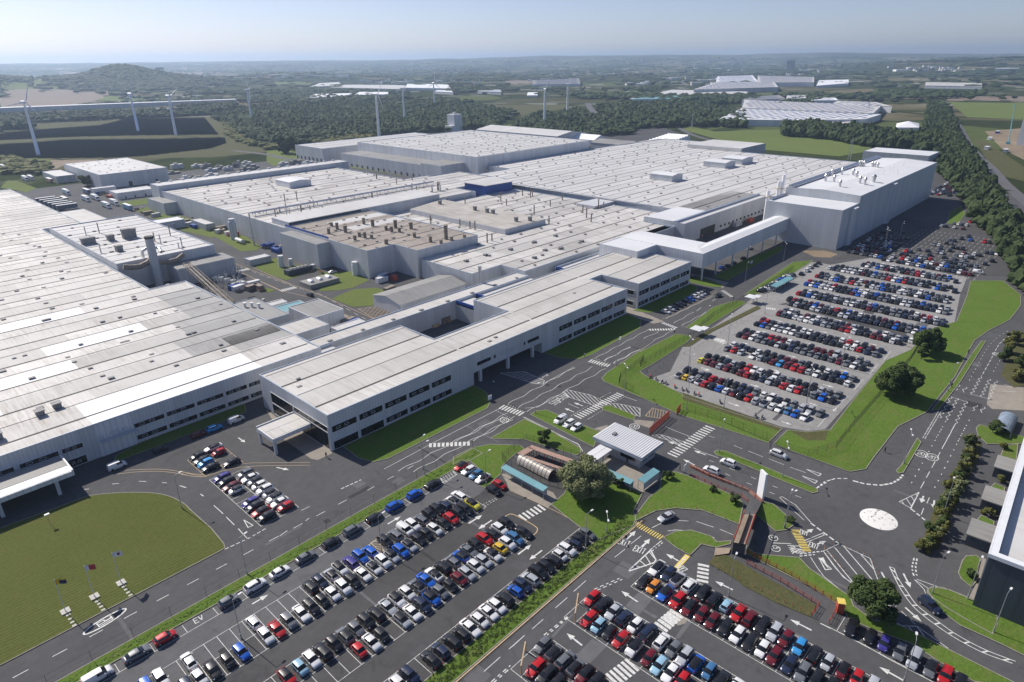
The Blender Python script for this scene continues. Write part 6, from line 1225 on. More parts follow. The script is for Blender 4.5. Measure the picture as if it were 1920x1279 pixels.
def tree(name, label, cat, x, y, h, crown, mat='leaf', n=9000, size=.28, trunk=.22, seed=1, low=.18, blobs=16, z=.1, squash=.85, group=None):
    t = thing(name, label, cat, (x,y,z), group=group); r = np.random.default_rng(seed); C, R = [], []
    for i in range(blobs):
        a = r.random()*2*pi; u = r.random()**.6; zz = h*(low+.15) + (h*(1-low-.25))*r.random(); k = math.sqrt(max(.05, 1-((zz-h*.55)/(h*.55))**2))
        C.append((cos(a)*u*crown*.86*k, sin(a)*u*crown*.86*k, zz)); R.append(crown*(.16+.22*r.random()))
    C.append((0,0,h*.6)); R.append(crown*.45)
    V, F = leaves(C, R, n, size, seed, squash); npmesh('crown', V, F, None, [M[mat]], parent=t)
    b = MB(); b.tube((0,0,0), trunk, (0,0,h*.45), trunk*.6, 10); b.tube((0,0,h*.45), trunk*.6, (.1,.1,h*.8), trunk*.2, 8)
    for i in range(7): c = C[i]; b.tube((0,0,h*(.25+.05*i)), trunk*.4, tuple(np.array(c)*.85), trunk*.1, 6)
    b.build('trunk', M['bark'], t); return t
(x,y), = q('A1','1130,700'); tree('willow_tree', 'broad pale olive willow tree between the cycle compound and the gatehouse', 'tree', x+1, y-1.2, 8.8, 6.6, 'leafy', 42000, .17, .4, 2, .05, 60)
(x,y), = q('A3','1110,1150'); tree('broadleaf_tree', 'dark green tree overhanging the line of parked cars by the slip road', 'tree', x-.3, y+.4, 8.2, 4.9, 'leaf', 17000, .19, .25, 3, .22, 34)
(x,y), = q('T3','1190,310'); tree('broadleaf_tree', 'large dark green round tree standing on the grass bank of the big car park', 'tree', x, y, 10.5, 6.3, 'leaf', 30000, .24, .4, 4, .06, 46)
(x,y), = q('A4','830,250'); tree('broadleaf_tree', 'dark green tree at the upper corner of the bank beside the big car park', 'tree', x, y, 9.8, 5.2, 'leaf', 22000, .24, .4, 5, .06, 40)
(x,y), = q('A4','760,320'); tree('broadleaf_tree', 'small narrow tree in front of the upper bank tree', 'tree', x, y, 6.0, 2.2, 'leaf', 4500, .25, .2, 6, .06, 10)
(x,y), = q('A1','820,240'); tree('small_tree', 'small dark conical bush tree on the triangular lawn', 'tree', x, y, 4.6, 2.1, 'leaf', 6000, .16, .14, 7, .02, 14)
(x,y), = q('U6','1655,290'); tree('broadleaf_tree', 'lone round tree at the road fork beyond the big car park', 'tree', x, y, 11, 6.5, 'leaf', 6000, .5, .4, 8, .05, 16)
(x,y), = q('k4','180,325'); tree('broadleaf_tree', 'single dark round tree on the grass beyond the pipework yard', 'tree', x, y, 17, 12, 'wood', 5000, .9, .5, 9, .0, 20)
(x,y), = q('k1','790,330'); tree('broadleaf_tree', 'brownish tree at the corner of the flat roofed warehouse', 'tree', x, y, 10, 6, 'leafr', 3000, .6, .4, 10, .0, 14)
rs = random.Random(5); hs = []
for i in range(30):
    u = i/29; p = Vector(q('A5','1340,230 1340,231')[0]).lerp(Vector(q('A5','840,1400 840,1401')[0]), u); k = rs.uniform(-1,1)
    hs.append((p.x+k*1.2, p.y+k*1.0+ .5*sin(i), rs.uniform(1.8,4.6)))
for i, (x, y, h) in enumerate(hs):
    tree('shrub', 'yellow green shrub in the row along the verge of the right hand road', 'shrub', x, y, h, rs.uniform(1.3,2.1), ('leafr','leafy','leaf')[i%3], 1500, .17, .07, 40+i, .0, 8, group='shrubs along the right hand verge')
for i, s in enumerate(('1740,250','1710,330','1860,560','1900,420','1800,150')): (x,y), = q('A4', s); tree('shrub', ('mid','low','tall','broad','thin')[i]+' shrub on the verge where the right hand road leaves the photo', 'shrub', x, y, 5, 3.2, ('leafr','leaf')[i%2], 4000, .25, .12, 80+i, .0, 10)
for i, (t, s, h, c, lab) in enumerate((('A4','1560,1150',3.5,3.2,'clipped bush in the corner bed by the curved glass shelter'),('A2','490,470',2.2,1.6,'dark bush beside the gatehouse court shelter'),('A2','1080,680',2.2,1.7,'dark bush beside the red railed walkway'),('A2','900,580',1.6,1.2,'small dark bush halfway down the walkway bank'),('A1','1480,620',2.6,2.0,'olive bush behind the teal court shelter'),('A6','900,160',2.8,2.2,'rounded ochre shrub at the end of the planted verge'),('A6','1370,440',2.2,1.8,'round green shrub on the island by the dark building'),('A2','1590,860',1.6,1.3,'low clipped bush at the tip of the walkway bank'),('A5','1690,250',2.0,1.4,'reddish shrub above the farthest bay roof'),('A5','1640,620',2.2,1.5,'reddish shrub above the middle bay roof'),('A5','1500,1000',2.2,1.5,'reddish shrub above the nearest bay roof'))):
    (x,y), = q(t, s); tree('shrub', lab, 'shrub', x, y, h, c, 'leafr' if 'ochre' in lab or 'reddish' in lab else 'leaf', 2200, .16, .07, 100+i, .0, 8)
# hedge undergrowth of the car park verge
V, F = leaves([(x, 66.7+rs.uniform(-1.5,1.5), .12) for x in np.arange(10,110,.1)], [.34]*1000, 30000, .065, 11, .7); stuff(npmesh('hedge_growth', V, F, None, [M['hedge']]))['label'] = 'low scrubby growth along the verge of the front car park'
V, F = leaves([(x, 114.2+rs.uniform(-.9,.9), .05) for x in np.arange(-5,107,.25)], [.3]*448, 9000, .07, 12, .5); stuff(npmesh('hedge_growth', V, F, None, [M['hedge']]))['label'] = 'weeds on the strip between the main road and the kerbside cars'
# woodlands: crowns standing in polygons
def wood(name, label, polys, step, h, lod, mat='wood', seed=1, hv=.35):
    r = np.random.default_rng(seed); PX = []
    for p in polys:
        p = multi(p, h*.8) if isinstance(p, str) else p; xs = [a for a,_ in p]; ys = [b_ for _,b_ in p]
        gx, gy = np.meshgrid(np.arange(min(xs),max(xs),step), np.arange(min(ys),max(ys),step)); gx = gx.ravel()+r.uniform(-.5,.5,gx.size)*step; gy = gy.ravel()+r.uniform(-.5,.5,gy.size)*step
        k = inpoly(gx, gy, p); PX.append(np.stack([gx[k],gy[k]],1))
    P = np.concatenate(PX); mass(name, label, P, step, h, lod, mat, seed, hv)
def mass(name, label, P, step, h, lod, mat, seed=1, hv=.35, zs=None):
    r = np.random.default_rng(seed); n = len(P)
    if n == 0: return
    B, BF = (I2, I2F) if lod == 2 else (I1, I1F); sub = 4 if lod == 2 else (2 if lod == 1 else 1)
    P = np.repeat(P, sub, 0); Zb = None if zs is None else np.repeat(zs, sub); N_ = len(P); off_ = r.normal(size=(N_,2))*step*(.28 if sub > 1 else 0)
    R = step*(.62 if sub > 1 else .8)*(.6+.7*r.random(N_)); H = np.repeat(h*(1-hv+2*hv*r.random(n)), sub)*(.75+.35*r.random(N_))
    V = B[None]*np.stack([R,R,H*.42],1)[:,None,:]; V = V*(1+.42*r.normal(size=(N_,len(B),1)).clip(-1.2,1.6)*.55)
    V[:,:,0] += (P[:,0]+off_[:,0])[:,None]; V[:,:,1] += (P[:,1]+off_[:,1])[:,None]; V[:,:,2] += (H*.56)[:,None] + (0 if Zb is None else Zb[:,None]); V[:,:,2] = np.maximum(V[:,:,2], -.5 if Zb is None else -1e9)
    F = (BF[None]+(np.arange(N_)*len(B))[:,None,None]).reshape(-1,3)
    o = npmesh(name, V.reshape(-1,3), None, F, [M[mat]]); o['kind'] = 'stuff'; o['label'] = label
wood('woodland', 'dense dark tree belt running up the right side between car park and country road', ['P:1744,188 1734,240 1750,267 1767,310 1810,353 1842,400 1880,450 1936,540 2060,680 2060,540 1912,408 1868,360 1848,320 1812,270 1784,222 1780,200'], 4.6, 8.0, 2, 'wood', 21)
wood('woodland', 'line of dark trees behind the green field', ['P:1472,228 1560,232 1640,240 1742,255 1748,272 1640,262 1560,248 1470,242'], 7, 12, 2, 'wood', 22)
wood('woodland', 'wide dark wood behind the wind turbines', ['P:402,214 450,240 480,262 560,262 640,249 760,243 850,236 930,232 960,205 900,196 820,186 640,190 480,196', 'P:960,232 1060,247 1175,244 1200,232 1150,222 1080,203 1060,206 1000,212'], 8.5, 9, 1, 'wood', 23)
wood('woodland', 'dark plantation right of the curving approach road', ['P:1122,200 1180,232 1290,228 1395,230 1398,208 1300,190 1180,190', 'P:1440,196 1540,172 1548,184 1470,200', 'P:1290,180 1420,176 1430,186 1330,190'], 9.5, 10, 1, 'wood', 24)
wood('woodland', 'shelter belt of trees below the long white shed', ['P:0,214 400,201 402,209 0,226', 'P:0,228 60,226 60,234 0,236', 'P:330,196 440,190 445,200 400,205'], 9, 9, 1, 'wood', 25)
wood('woodland', 'scrub beside the lorry yard', ['k1:0,40 140,70 380,100 450,150 380,185 60,190 0,120', 'k4:0,220 300,250 240,275 130,255 0,275', 'k4:420,180 640,160 1000,120 1010,150 660,200 440,230', 'W1:1250,425 1340,500 1500,560 1480,575 1400,560 1290,520'], 7, 5, 1, 'leafr', 26)
# scattered trees over the middle distance
r = np.random.default_rng(31); n = 60000; ang = radians(CH*180/pi) + r.uniform(-.80, .80, n); rad = 1250*np.exp(r.random(n)*2.1); X_ = rad*np.cos(ang); Y_ = rad*np.sin(ang)
nz = np.sin(X_*.0031+Y_*.0017)+np.sin(Y_*.0043-X_*.0021+2)+np.sin((X_+Y_)*.0078)*.8+np.sin(X_*.013)*.4+np.sin(Y_*.017)*.4
k = (nz > np.where(rad > 2300, 1.05, .5)) | (r.random(n) < .05)
for s in ('P:0,143 135,141 190,160 190,168 0,172', 'P:0,168 230,160 200,190 100,205 0,212', 'P:240,150 290,150 290,158 240,160','P:0,205 450,190 450,300 0,300','P:1150,205 1420,180 1760,205 1760,300 1150,260','P:640,170 830,180 840,165 640,160','P:950,150 1150,150 1150,165 950,170','P:1240,165 1640,160 1640,180 1240,182','P:1770,188 2050,188 2050,330 1800,260','P:1350,190 1760,205 1760,260 1350,240','P:830,180 1070,182 1100,210 960,215','P:1060,175 1120,200 1200,250 1100,250'):
    p = multit(s); k &= ~inpoly(X_, Y_, p)
X_, Y_ = X_[k], Y_[k]; Z_ = hills(X_, Y_); R_a = np.hypot(X_, Y_); a = R_a < 2600
mass('woodland', 'hedgerows and copses of the middle distance', np.stack([X_[a],Y_[a]],1), 13, 10, 0, 'wood', 32, .35, Z_[a]); mass('woodland', 'distant woods and hedges fading into haze', np.stack([X_[~a],Y_[~a]],1), 30, 11, 0, 'wood', 33, .35, Z_[~a])
r = np.random.default_rng(41); A_ = radians(71)+r.normal(size=5200)*radians(2.1); Rr = 3560+r.normal(size=5200)*260; X_, Y_ = Rr*np.cos(A_), Rr*np.sin(A_); mass('woodland', 'dark wood covering the round hill under the monument', np.stack([X_,Y_],1), 17, 12, 0, 'wood', 42, .3, hills(X_,Y_))
A_ = radians(80.5)+r.uniform(-1,1,2600)*radians(3.2); Rr = 3600+r.normal(size=2600)*70; X_, Y_ = Rr*np.cos(A_), Rr*np.sin(A_); mass('woodland', 'dark wood on the ridge at the left edge', np.stack([X_,Y_],1), 17, 12, 0, 'wood', 43, .3, hills(X_,Y_))
t = thing('hilltop_monument', 'tiny columned monument on top of the wooded hill', 'monument'); b = MB(); d = RT*(297-960)+DN*(119-639.5)+FW*CF; d.normalize(); k_ = 3600/hypot(d.x,d.y); mx, my = d.x*k_, d.y*k_; zt = terr(mx,my)
u = Vector((sin(atan2(my,mx)),-cos(atan2(my,mx)))); b.obox((mx,my), u, 34, 14, zt, zt+8); b.obox((mx,my), u, 34, 14, zt+24, zt+30); b.build('base', M['vent'], t)
for i in range(7): b = MB(); c = Vector((mx,my))+u*(-15+i*5); b.tube((c.x,c.y,zt+8),1.4,(c.x,c.y,zt+24),1.4,8); b.build('column', M['vent'], t)
# ---------------------------------------------------------------- wind turbines
def turbine(label, base, top_px, rot, yaw):
    x, y = G(*base); t = thing('wind_turbine', label, 'wind turbine', (x,y,0), group='wind turbines beyond the works')
    d = RT*(top_px[0]-960)+DN*(top_px[1]-639.5)+FW*CF; h = 100 + d.z/hypot(d.x,d.y)*hypot(x,y)
    b = MB(); b.tube((0,0,0),2.1,(0,0,h-1.5),1.2,16); b.build('tower', M['signw'], t)
    u = Vector((cos(yaw), sin(yaw), 0)); n = Vector((-u.y,u.x,0)); hub = Vector((0,0,h))+u*3.4
    b = MB(); b.tube(Vector((0,0,h))-u*4,1.5,Vector((0,0,h))+u*2.4,1.6,10); b.build('nacelle', M['signw'], t); b = MB(); b.tube(hub-u*1,1.3,hub+u*1.2,.5,10); hb = b.build('hub', M['signw'], t)
    for k in range(3):
        a = rot+k*2*pi/3; r_ = Vector((0,0,1))*cos(a)+n*sin(a); tn = Vector((0,0,-1))*sin(a)+n*cos(a); b = MB(); P_ = []
        for s, c in ((1,.6),(4,1.35),(12,.95),(23,.25)): P_.append((hub+r_*s-tn*c*.4, hub+r_*s+tn*c*.6, c*.18))
        vs = [];
        for a0, a1, th in P_: vs += [a0-u*th, a1-u*th*.3, a1+u*th*.3, a0+u*th]
        fs = [];
        for i in range(3):
            for j in range(4): fs.append((i*4+j, i*4+(j+1)%4, (i+1)*4+(j+1)%4, (i+1)*4+j))
        fs.append((12,13,14,15)); b.add(vs, fs); b.build('blade', M['signw'], t)
TB = [((72.7,291.7),(43.3,191.7),.4,-1.2,'nearest leftmost turbine standing in front of the solar panels'),((259.3,246),(246,176),.2,-1.,'left turbine of the close pair among the solar panels'),((330,253.3),(316,180),1.1,-1.,'right turbine of the close pair among the solar panels'),((472.7,229.3),(465,169),.9,-.3,'turbine standing at the left end of the dark wood'),
 ((711.7,262),(706.5,177),.6,-1.3,'tall turbine just behind the large pale box building'),((759,229),(756.5,166),2.0,-.9,'turbine in the wood right of the tall central one'),((815,201),(813,156),.1,-1.6,'farthest and smallest turbine deep in the wood'),((1021,232.7),(1021,167.3),.5,-2.2,'turbine rising in front of the rough brown mound'),((1063.3,216),(1064,158),1.0,-1.0,'rightmost turbine beside the approach road')]
for bs_, tp, ro, ya, lab in TB: turbine(lab, bs_, tp, ro, ya)
# ---------------------------------------------------------------- solar farm, long shed, distant buildings
for lab, s in (('upper field of dark solar panel rows','W1:-60,514 200,492 560,466 720,428 1150,424 1228,517 760,522 380,530 200,540 -60,552'),('lower field of dark solar panel rows in front of the turbines','W1:-60,574 170,562 380,545 700,543 900,541 1262,533 1270,565 1180,596 1000,616 800,638 560,648 -60,652')):
    p = multi(s); t = thing('solar_array', lab, 'solar panels'); b = MB(); ys = [v for _, v in p]; y = min(ys)
    ud = Vector(G(300,250))-Vector(G(0,262)); ud.normalize(); nd = Vector((-ud.y,ud.x)); ks = [Vector(v).dot(nd) for v in p]; k = min(ks)+3
    while k < max(ks):
        hit = []
        for i in range(len(p)):
            a, c = Vector(p[i]), Vector(p[(i+1)%len(p)]); da, db = a.dot(nd)-k, c.dot(nd)-k
            if da*db < 0: hit.append((a+(c-a)*(da/(da-db))).dot(ud))
        hit.sort()
        for i in range(0, len(hit)-1, 2):
            a, c = ud*hit[i]+nd*k, ud*hit[i+1]+nd*k; e = nd*3.1; b.add([(a.x+e.x,a.y+e.y,1.0),(c.x+e.x,c.y+e.y,1.0),(c.x-e.x,c.y-e.y,1.7),(a.x-e.x,a.y-e.y,1.7)], [(0,1,2,3) if e.y > 0 else (3,2,1,0)])
        k += 6.6
    b.build('panel_rows', M['solar'], t)
def far_shed(label, p, h, rmat, wmat='cladw', cat='warehouse', ridge=0, grp=None):
    t = thing('warehouse', label, cat, group=grp); b = MB(); b.prism(p, -1, h); b.build('wall', M[wmat], t); b = MB(); P_, I_ = offset(p, -.4)
    c = Vector((sum(x for x,_ in p)/len(p), sum(y for _,y in p)/len(p))); z = terr(*c); 
    b.prism(I_, h, h+.6); b.build('roof', M[rmat], t)
    if 'component' in label or 'distribution' in label or 'factory' in label:
        b = MB(); xs_ = [v[0] for v in p]; ys_ = [v[1] for v in p]
        for x in np.arange(min(xs_)+12, max(xs_)-12, 24):
            for y in np.arange(min(ys_)+8, max(ys_)-8, 13):
                if inpoly(np.array([x-9,x+9,x-9,x+9]), np.array([y-4,y-4,y+4,y+4]), p).all(): b.box(x-8,x+8,y-2.2,y+2.2,h+.6,h+.8,1 if (int(x)//24+int(y)//13) % 4 else 0)
        b.build('rooflight', [M['vent'], M['solar'], M['newroof']], t)['kind'] = 'stuff'
    if z > 1: 
        for ch in t.children: ch.location.z = z-1
    return t
a, b_ = Vector(G(-120,215)), Vector(G(443,193)); u = (b_-a).normalized(); n = Vector((-u.y,u.x)); far_shed('very long low white shed stretching across the left fields', [tuple(a-n*14), tuple(b_-n*14), tuple(b_+n*14), tuple(a+n*14)], 9, 'newroof', 'clad2')
FS = [('white roofed warehouse group in the wood left of the central turbine','575,190 650,186 660,181 590,183',8,'newroof'),('long white roofed warehouse behind the wood','665,184 728,183 728,178 675,178',8,'newroof'),('far white roofed warehouse row above the central turbine','620,170 760,172 760,164 650,164',9,'roof2'),('bright white roofed store beyond the wood','760,170 845,170 840,162 765,162',9,'newroof'),('small pale shed near the farthest turbine','815,176 850,178 845,173 820,173',7,'newroof'),
 ('pale shed below the distant warehouses','895,176 940,178 938,172 900,172',7,'clad2'),('broad pale distribution warehouse on the plain','998,162 1088,162 1085,154 1002,155',9,'greyroof'),('small white gatehouse shed on the brown mound','988,182 1008,182 1008,176 990,176',5,'newroof'),
 ('grey car compound warehouse with long pale roof','1180,190 1420,190 1400,176 1260,172',5,'roof2'),('dark windowed pale factory at the right','1300,178 1458,172 1450,160 1345,160',13,'roof2'),('pale warehouse behind the dark windowed factory','1342,160 1420,158 1410,148 1345,150',12,'newroof'),('buff coloured distribution centre on the plain','1420,163 1525,163 1525,153 1420,152',14,'roofo'),('small blue roofed warehouse left of the plantation','1180,193 1355,190 1350,185 1220,186',7,'teal'),
 ('low white warehouse group at the far right','1530,165 1590,162 1590,156 1535,158',8,'newroof'),('pale grey shed beyond the component factory','1390,198 1470,193 1460,186 1400,190',9,'greyroof'),('small pale roofed shed above the component factory','1473,194 1510,193 1510,186 1475,187',9,'roof2'),('white warehouse behind the component factory','1520,196 1570,196 1565,191 1522,191',8,'newroof'),
 ('component factory main block with skylit white roof','1390,214 1635,226 1650,210 1395,198',11,'roof2'),('component factory front block with loading doors','1346,236 1480,238 1620,236 1650,226 1390,213',9,'smooth'),('component factory low side building','1480,236 1590,247 1600,236 1490,230',6,'roofo'),('curved pale roof shed behind the component factory','1560,205 1670,212 1640,203 1570,200',11,'roof2'),('pale square roofed warehouse on the left plain','580,168 640,164 636,158 600,160',8,'roof2'),
 ('terrace of buff houses at the right','1733,166 1840,168 1840,160 1735,159',8,'roofo'),('white commercial sheds near the right horizon','1865,136 1910,134 1905,128 1866,130',10,'newroof')]
for lab, s, h, m_ in FS: far_shed(lab, [GT(*map(float, v.split(','))) for v in s.split()], h, m_, 'clad2' if 'dark' in lab else 'cladw')
t = thing('white_marquee', 'bright white domed marquee beside the component factory', 'marquee'); p = [Vector(G(*v)) for v in ((1678,246),(1722,246),(1722,238),(1680,238))]; c = sum(p, Vector((0,0)))/4; b = MB(); b.add([(*v,0) for v in p]+[(*v,5) for v in p]+[(c.x,c.y,11)], [(0,1,5,4),(1,2,6,5),(2,3,7,6),(3,0,4,7),(4,5,8),(5,6,8),(6,7,8),(7,4,8)]); b.build('canopy', M['newroof'], t)
t = thing('tower_block', 'dark tower block standing alone near the right horizon', 'tower block'); d = RT*(1481-960)+DN*(135-639.5)+FW*CF; d.normalize(); k_ = 5200/hypot(d.x,d.y); mx, my = d.x*k_, d.y*k_; z = terr(mx,my); b = MB(); b.box(mx-24,mx+24,my-18,my+18,z-5,z+62); b.build('wall', M['dark'], t); b = MB(); b.box(mx-8,mx+8,my-8,my+8,z+62,z+68); b.build('roof', M['vent'], t)
rs = random.Random(9)
CL = [(rs.uniform(500,1900), rs.uniform(127,160)) for _ in range(26)]
for i in range(240):            # scattered far roofs, each a small building
    cx_, cy_ = CL[i % 26]; px = cx_+rs.gauss(0,28); py = max(125, cy_+rs.gauss(0,2.2)); x, y = GT(px, py+1); L = rs.uniform(10,40) if i % 5 else rs.uniform(40,90); t = thing('far_building', 'small pale building among the distant trees', 'building', group='small pale buildings scattered among the distant trees'); b = MB(); z = terr(x,y); b.obox((x,y), (sin(CH),-cos(CH)), L, L*.5, z-2, z+rs.uniform(6,11)); b.build('wall', M[rs.choice(['cladw','roofo','newroof','clad','roof2'])], t)
# ---------------------------------------------------------------- street furniture
def lamp(name, label, t, s, h=10.3, arms=1, group='lighting columns', yaw=0, arm=1.2):
    (x,y), = q(t, s) if isinstance(t, str) else (t,); o = thing(name, label, 'lamp post', (x,y,0), yaw, group)
    b = MB(); b.tube((0,0,0),.10,(0,0,h),.055,8); b.tube((0,0,0),.16,(0,0,1.2),.15,8); b.build('pole', M['steel'], o)
    for k in range(arms):
        sg = 1 if k == 0 else -1; b = MB(); b.tube((0,0,h),.05,(sg*arm,0,h+.15),.045,6); b.build('arm', M['steel'], o); b = MB(); b.box(min(sg*arm,sg*(arm+.75)),max(sg*arm,sg*(arm+.75)),-.17,.17,h+.08,h+.22); b.build('lantern', M['white_steel'], o)
    return o
LM = [('T4','1390,350',1,'beside the kerbside cars at the grass strip','W'),('T4','1358,713',1,'standing between bays of the first rows'),('l6','1640,1028',1,'at the rim of the oval lawn'),('B2','455,1050',1,'in the hatched bay of the front car park'),('B2','940,185',1,'on the grass strip by the black kerbside car'),('B2','1630,300',1,'behind the four cars by the small lawn'),('A1','1190,1200',1,'tall post in front of the willow'),('A1','1380,1050',2,'short camera mast below the willow'),
 ('A2','950,235',1,'at the tip of the grass island by the zebra'),('A2','1520,455',2,'in the middle of the long grass island'),('A3','335,340',1,'on the walkway bank near the roundabout'),('A5','565,420',2,'on the narrow island beside the right hand road'),('A4','1060,685',1,'beside the footway at the far crossing'),('C5','385,560',1,'at the near edge of the big car park'),('C5','705,800',1,'right of the motorcycles'),('C5','1450,740',2,'among the front rows near the right end'),('C5','370,810',1,'on the bank below the motorcycles'),
 ('C5','385,450',2,'near the yellow car of the front row'),('C5','740,230',2,'by the second crossing of the big car park'),('C5','1760,430',2,'in the sixth row of the big car park'),('C6','1140,260',1,'beside the dark aisle of the big car park'),('C6','500,260',2,'by the bus shelter crossing'),('l5','1705,490',1,'beside the main road zebra'),('l5','975,935',1,'at the corner of the island with white cars'),('l3','745,1230',1,'on the verge of the main road'),('l3','1540,900',1,'beside the bus shelter verge'),
 ('C7','995,150',2,'in the shade of the white building'),('C7','1130,50',1,'beyond the white building corner'),('U6','1130,440',2,'at the near edge of the shaded car park'),('U6','1220,380',1,'halfway along the shaded car park'),('k5','1290,1100',2,'by the junction near the enclosed bridge'),('U6','350,630',1,'beside the road under the enclosed bridge'),('T6','575,90',1,'beside the walkway bank and chevrons'),('A6','1000,600',1,'on the grass by the slip road'),('A6','1350,660',1,'next to the dark building'),('A6','1610,990',1,'with red and white base by the slip road'),('A5','1010,1000',1,'within the planted verge'),
 ('C3','395,230',1,'in the top column of the near right car park'),('C4','1140,1170',1,'near the arrow of the lower aisle'),('T2','1592,290',2,'on the grass corner by the gate'),('T2','460,720',1,'on the grass strip near the zebra')]
for L_ in LM:
    t, s, ar, lab = L_[:4]; h = 4.5 if 'camera' in lab else (12 if t in ('C5','C6','C7','U6') and ar == 2 else 9.6)
    lamp('lamp_post', 'grey lighting column '+lab, t, s, h, ar, yaw=rs.uniform(-.3,.3)+(0 if ar == 1 else .6))
FLG = [('T4','370,562','flagpole at the left of the lawn with a dark and yellow flag',((.03,.04,.10),(.70,.45,.03))),('T4','533,480','middle flagpole on the lawn with a red and white flag',((.45,.05,.06),(.7,.7,.7))),('T4','683,402','right flagpole on the lawn with a mostly white flag',((.75,.75,.75),(.25,.05,.07)))]
for i, (t, s, lab, cols) in enumerate(FLG):
    (x,y), = q(t, s); o = thing('flagpole', lab, 'flagpole', (x,y,.1)); b = MB(); b.tube((0,0,.1),.09,(0,0,8.1),.05,10); b.build('pole', M['white_steel'], o)
    b = MB(); b.box(-.8,.8,.02,.85,0,.22); b.box(-.8,.8,-.85,-.02,0,.22); b.build('base_slab', M['stone'], o)
    m1 = plain('flag_cloth_a', cols[0], .8); m2 = plain('flag_cloth_b', cols[1], .8); b = MB(); nx = 14; L_, H_ = 2.2, 1.25
    f = lambda u, v: (u*L_*.8, .22*sin(u*7+i)*u, 7.95-v*H_-u*u*(.75)*L_*.45)
    for a in range(nx):
        for c in range(4): p = [f((a+da)/nx,(c+dc)/4) for da,dc in ((0,0),(1,0),(1,1),(0,1))]; b.add(p, [(3,2,1,0)], 0 if (a > 4 or i == 2) and not (i == 2 and 5 < a < 10 and 0 < c < 3) and not (i == 0 and c in (0,)) else 1, True)
    b.build('flag', [m1, m2], o)
for i, ss in enumerate(('385,582 396,603 408,622 419,640','547,505 559,518 570,535 581,552','697,422 709,438 722,455 735,470')):
    for k, p in enumerate(q('T4', ss)): o = MB().box(p[0]-.36,p[0]+.36,p[1]-.24,p[1]+.24,.1,.14).build('stepping_stone', M['stone']); tag(o, 'pale stepping slab on the lawn leading from a flagpole to the road', 'paving slab', 'stepping slabs by the flagpoles')
(x,y), = q('l6','455,1175'); o = thing('weather_vane_post', 'small white topped post with shadow on the oval lawn', 'post', (x,y,.1)); b = MB(); b.tube((0,0,0),.05,(0,0,3),.04,6); b.build('pole', M['steel'], o); b = MB(); b.box(-.5,.5,-.3,.3,2.9,3.1); b.build('head', M['white_steel'], o)
# white pylon sign by the junction
a, b_ = Vector(q('A2','1297,610')[0]), Vector(q('A2','1345,660')[0]); u = (b_-a).normalized(); L = (b_-a).length; c = (a+b_)/2; o = thing('pylon_sign', 'tall blank white slab sign standing beside the red railed walkway', 'sign'); b = MB(); b.obox(c, u, L*1.0, .55, .15, 7.4); b.build('panel', M['signw'], o); b = MB(); b.obox(c, u, L*.9, .45, 0, .18); b.build('base', M['gutter'], o)
# small signs
for t, s, lab, w_, h in (('l5','570,825','white notice board on the dark lawn by the archway',1.6,1.9),('A2','640,420','white sign on post beside the start of the walkway',1.2,2.6),('k5','1000,1135','pale notice board on the shaded lawn under the bridge',2.2,2.0),('B1','0,0','',0,0)):
    if not lab: continue
    (x,y), = q(t, s); o = thing('notice_board', lab, 'sign', (x,y,.1)); b = MB(); b.box(-w_/2,w_/2,-.06,.06,h-1.5,h); b.build('panel', M['signw'], o); b = MB(); b.box(-w_/2+.1,-w_/2+.2,-.05,.05,0,h-1.5); b.box(w_/2-.2,w_/2-.1,-.05,.05,0,h-1.5); b.build('post', M['steel'], o)
# fences
def fence(label, pts, h=2.4, step=3.0, name='fence', mat='gutter', rails=2, mesh=False, group=None, w_=.035):
    o = thing(name, label, 'fence' if name == 'fence' else 'railing', group=group); P_ = resample(pts, step); b = MB()
    for x, y in P_: b.box(x-w_*.8,x+w_*.8,y-w_*.8,y+w_*.8,0,h+.1)
    b.build('post', M[mat], o); b = MB()
    for k in range(rails):
        z = h*(k+1)/rails-.02
        for p, r_ in zip(pts, pts[1:]): b.tube((*p,z), w_*.45, (*r_,z), w_*.45, 4, cap=False)
    b.build('rail', M[mat], o)
    if mesh:
        b = MB(); Q_ = resample(pts, .22)
        for x, y in Q_: b.box(x-.008,x+.008,y-.008,y+.008,.1,h,bottom=False)
        b.build('bars', M[mat], o)
    return o
fence('mesh fence between the main road verge and the front car park', [(-10,116.2),(60,116.3),(107,116.5)], 2.4, 6.5); fence('wire fence on the hedge verge between front car park and lane', [(12,66.1),(60,65.9),(112,66.4)], 2.0, 3.)
fence('green mesh fence around the bank of the big car park', q('T3','0,390 210,450 470,560 590,620 700,655 860,605 960,480 1100,320') + q('T3','1280,110 1330,30'), 2.6, 3.2, mesh=True); fence('mesh fence on the verge between main road and big car park', q('T2','1640,290 1560,250 1570,210 1700,110') + q('l3','960,1240 1430,970'), 2.6, 3.2, mesh=True)
fence('mesh fence beside the long strip by the bus shelters', q('l3','1440,950 1620,790 1890,640') + q('U6','420,690 620,560'), 2.6, 3.2, mesh=True); fence('dark fence around the cycle compound', q('A1','440,400 600,280 660,230 1130,400 1150,440 990,520 940,640 640,560 470,440 440,400'), 2.6, 2.2, mesh=True)
fence('fence along the foot of the dark building', q('A6','1670,680 1920,800 2100,880'), 2.6, 3., mesh=True)
fence('low knee rail fence at the edge of the pale car park', q('C5','20,540 200,370 400,290 560,200 780,60 860,10'), .9, 3., rails=1)
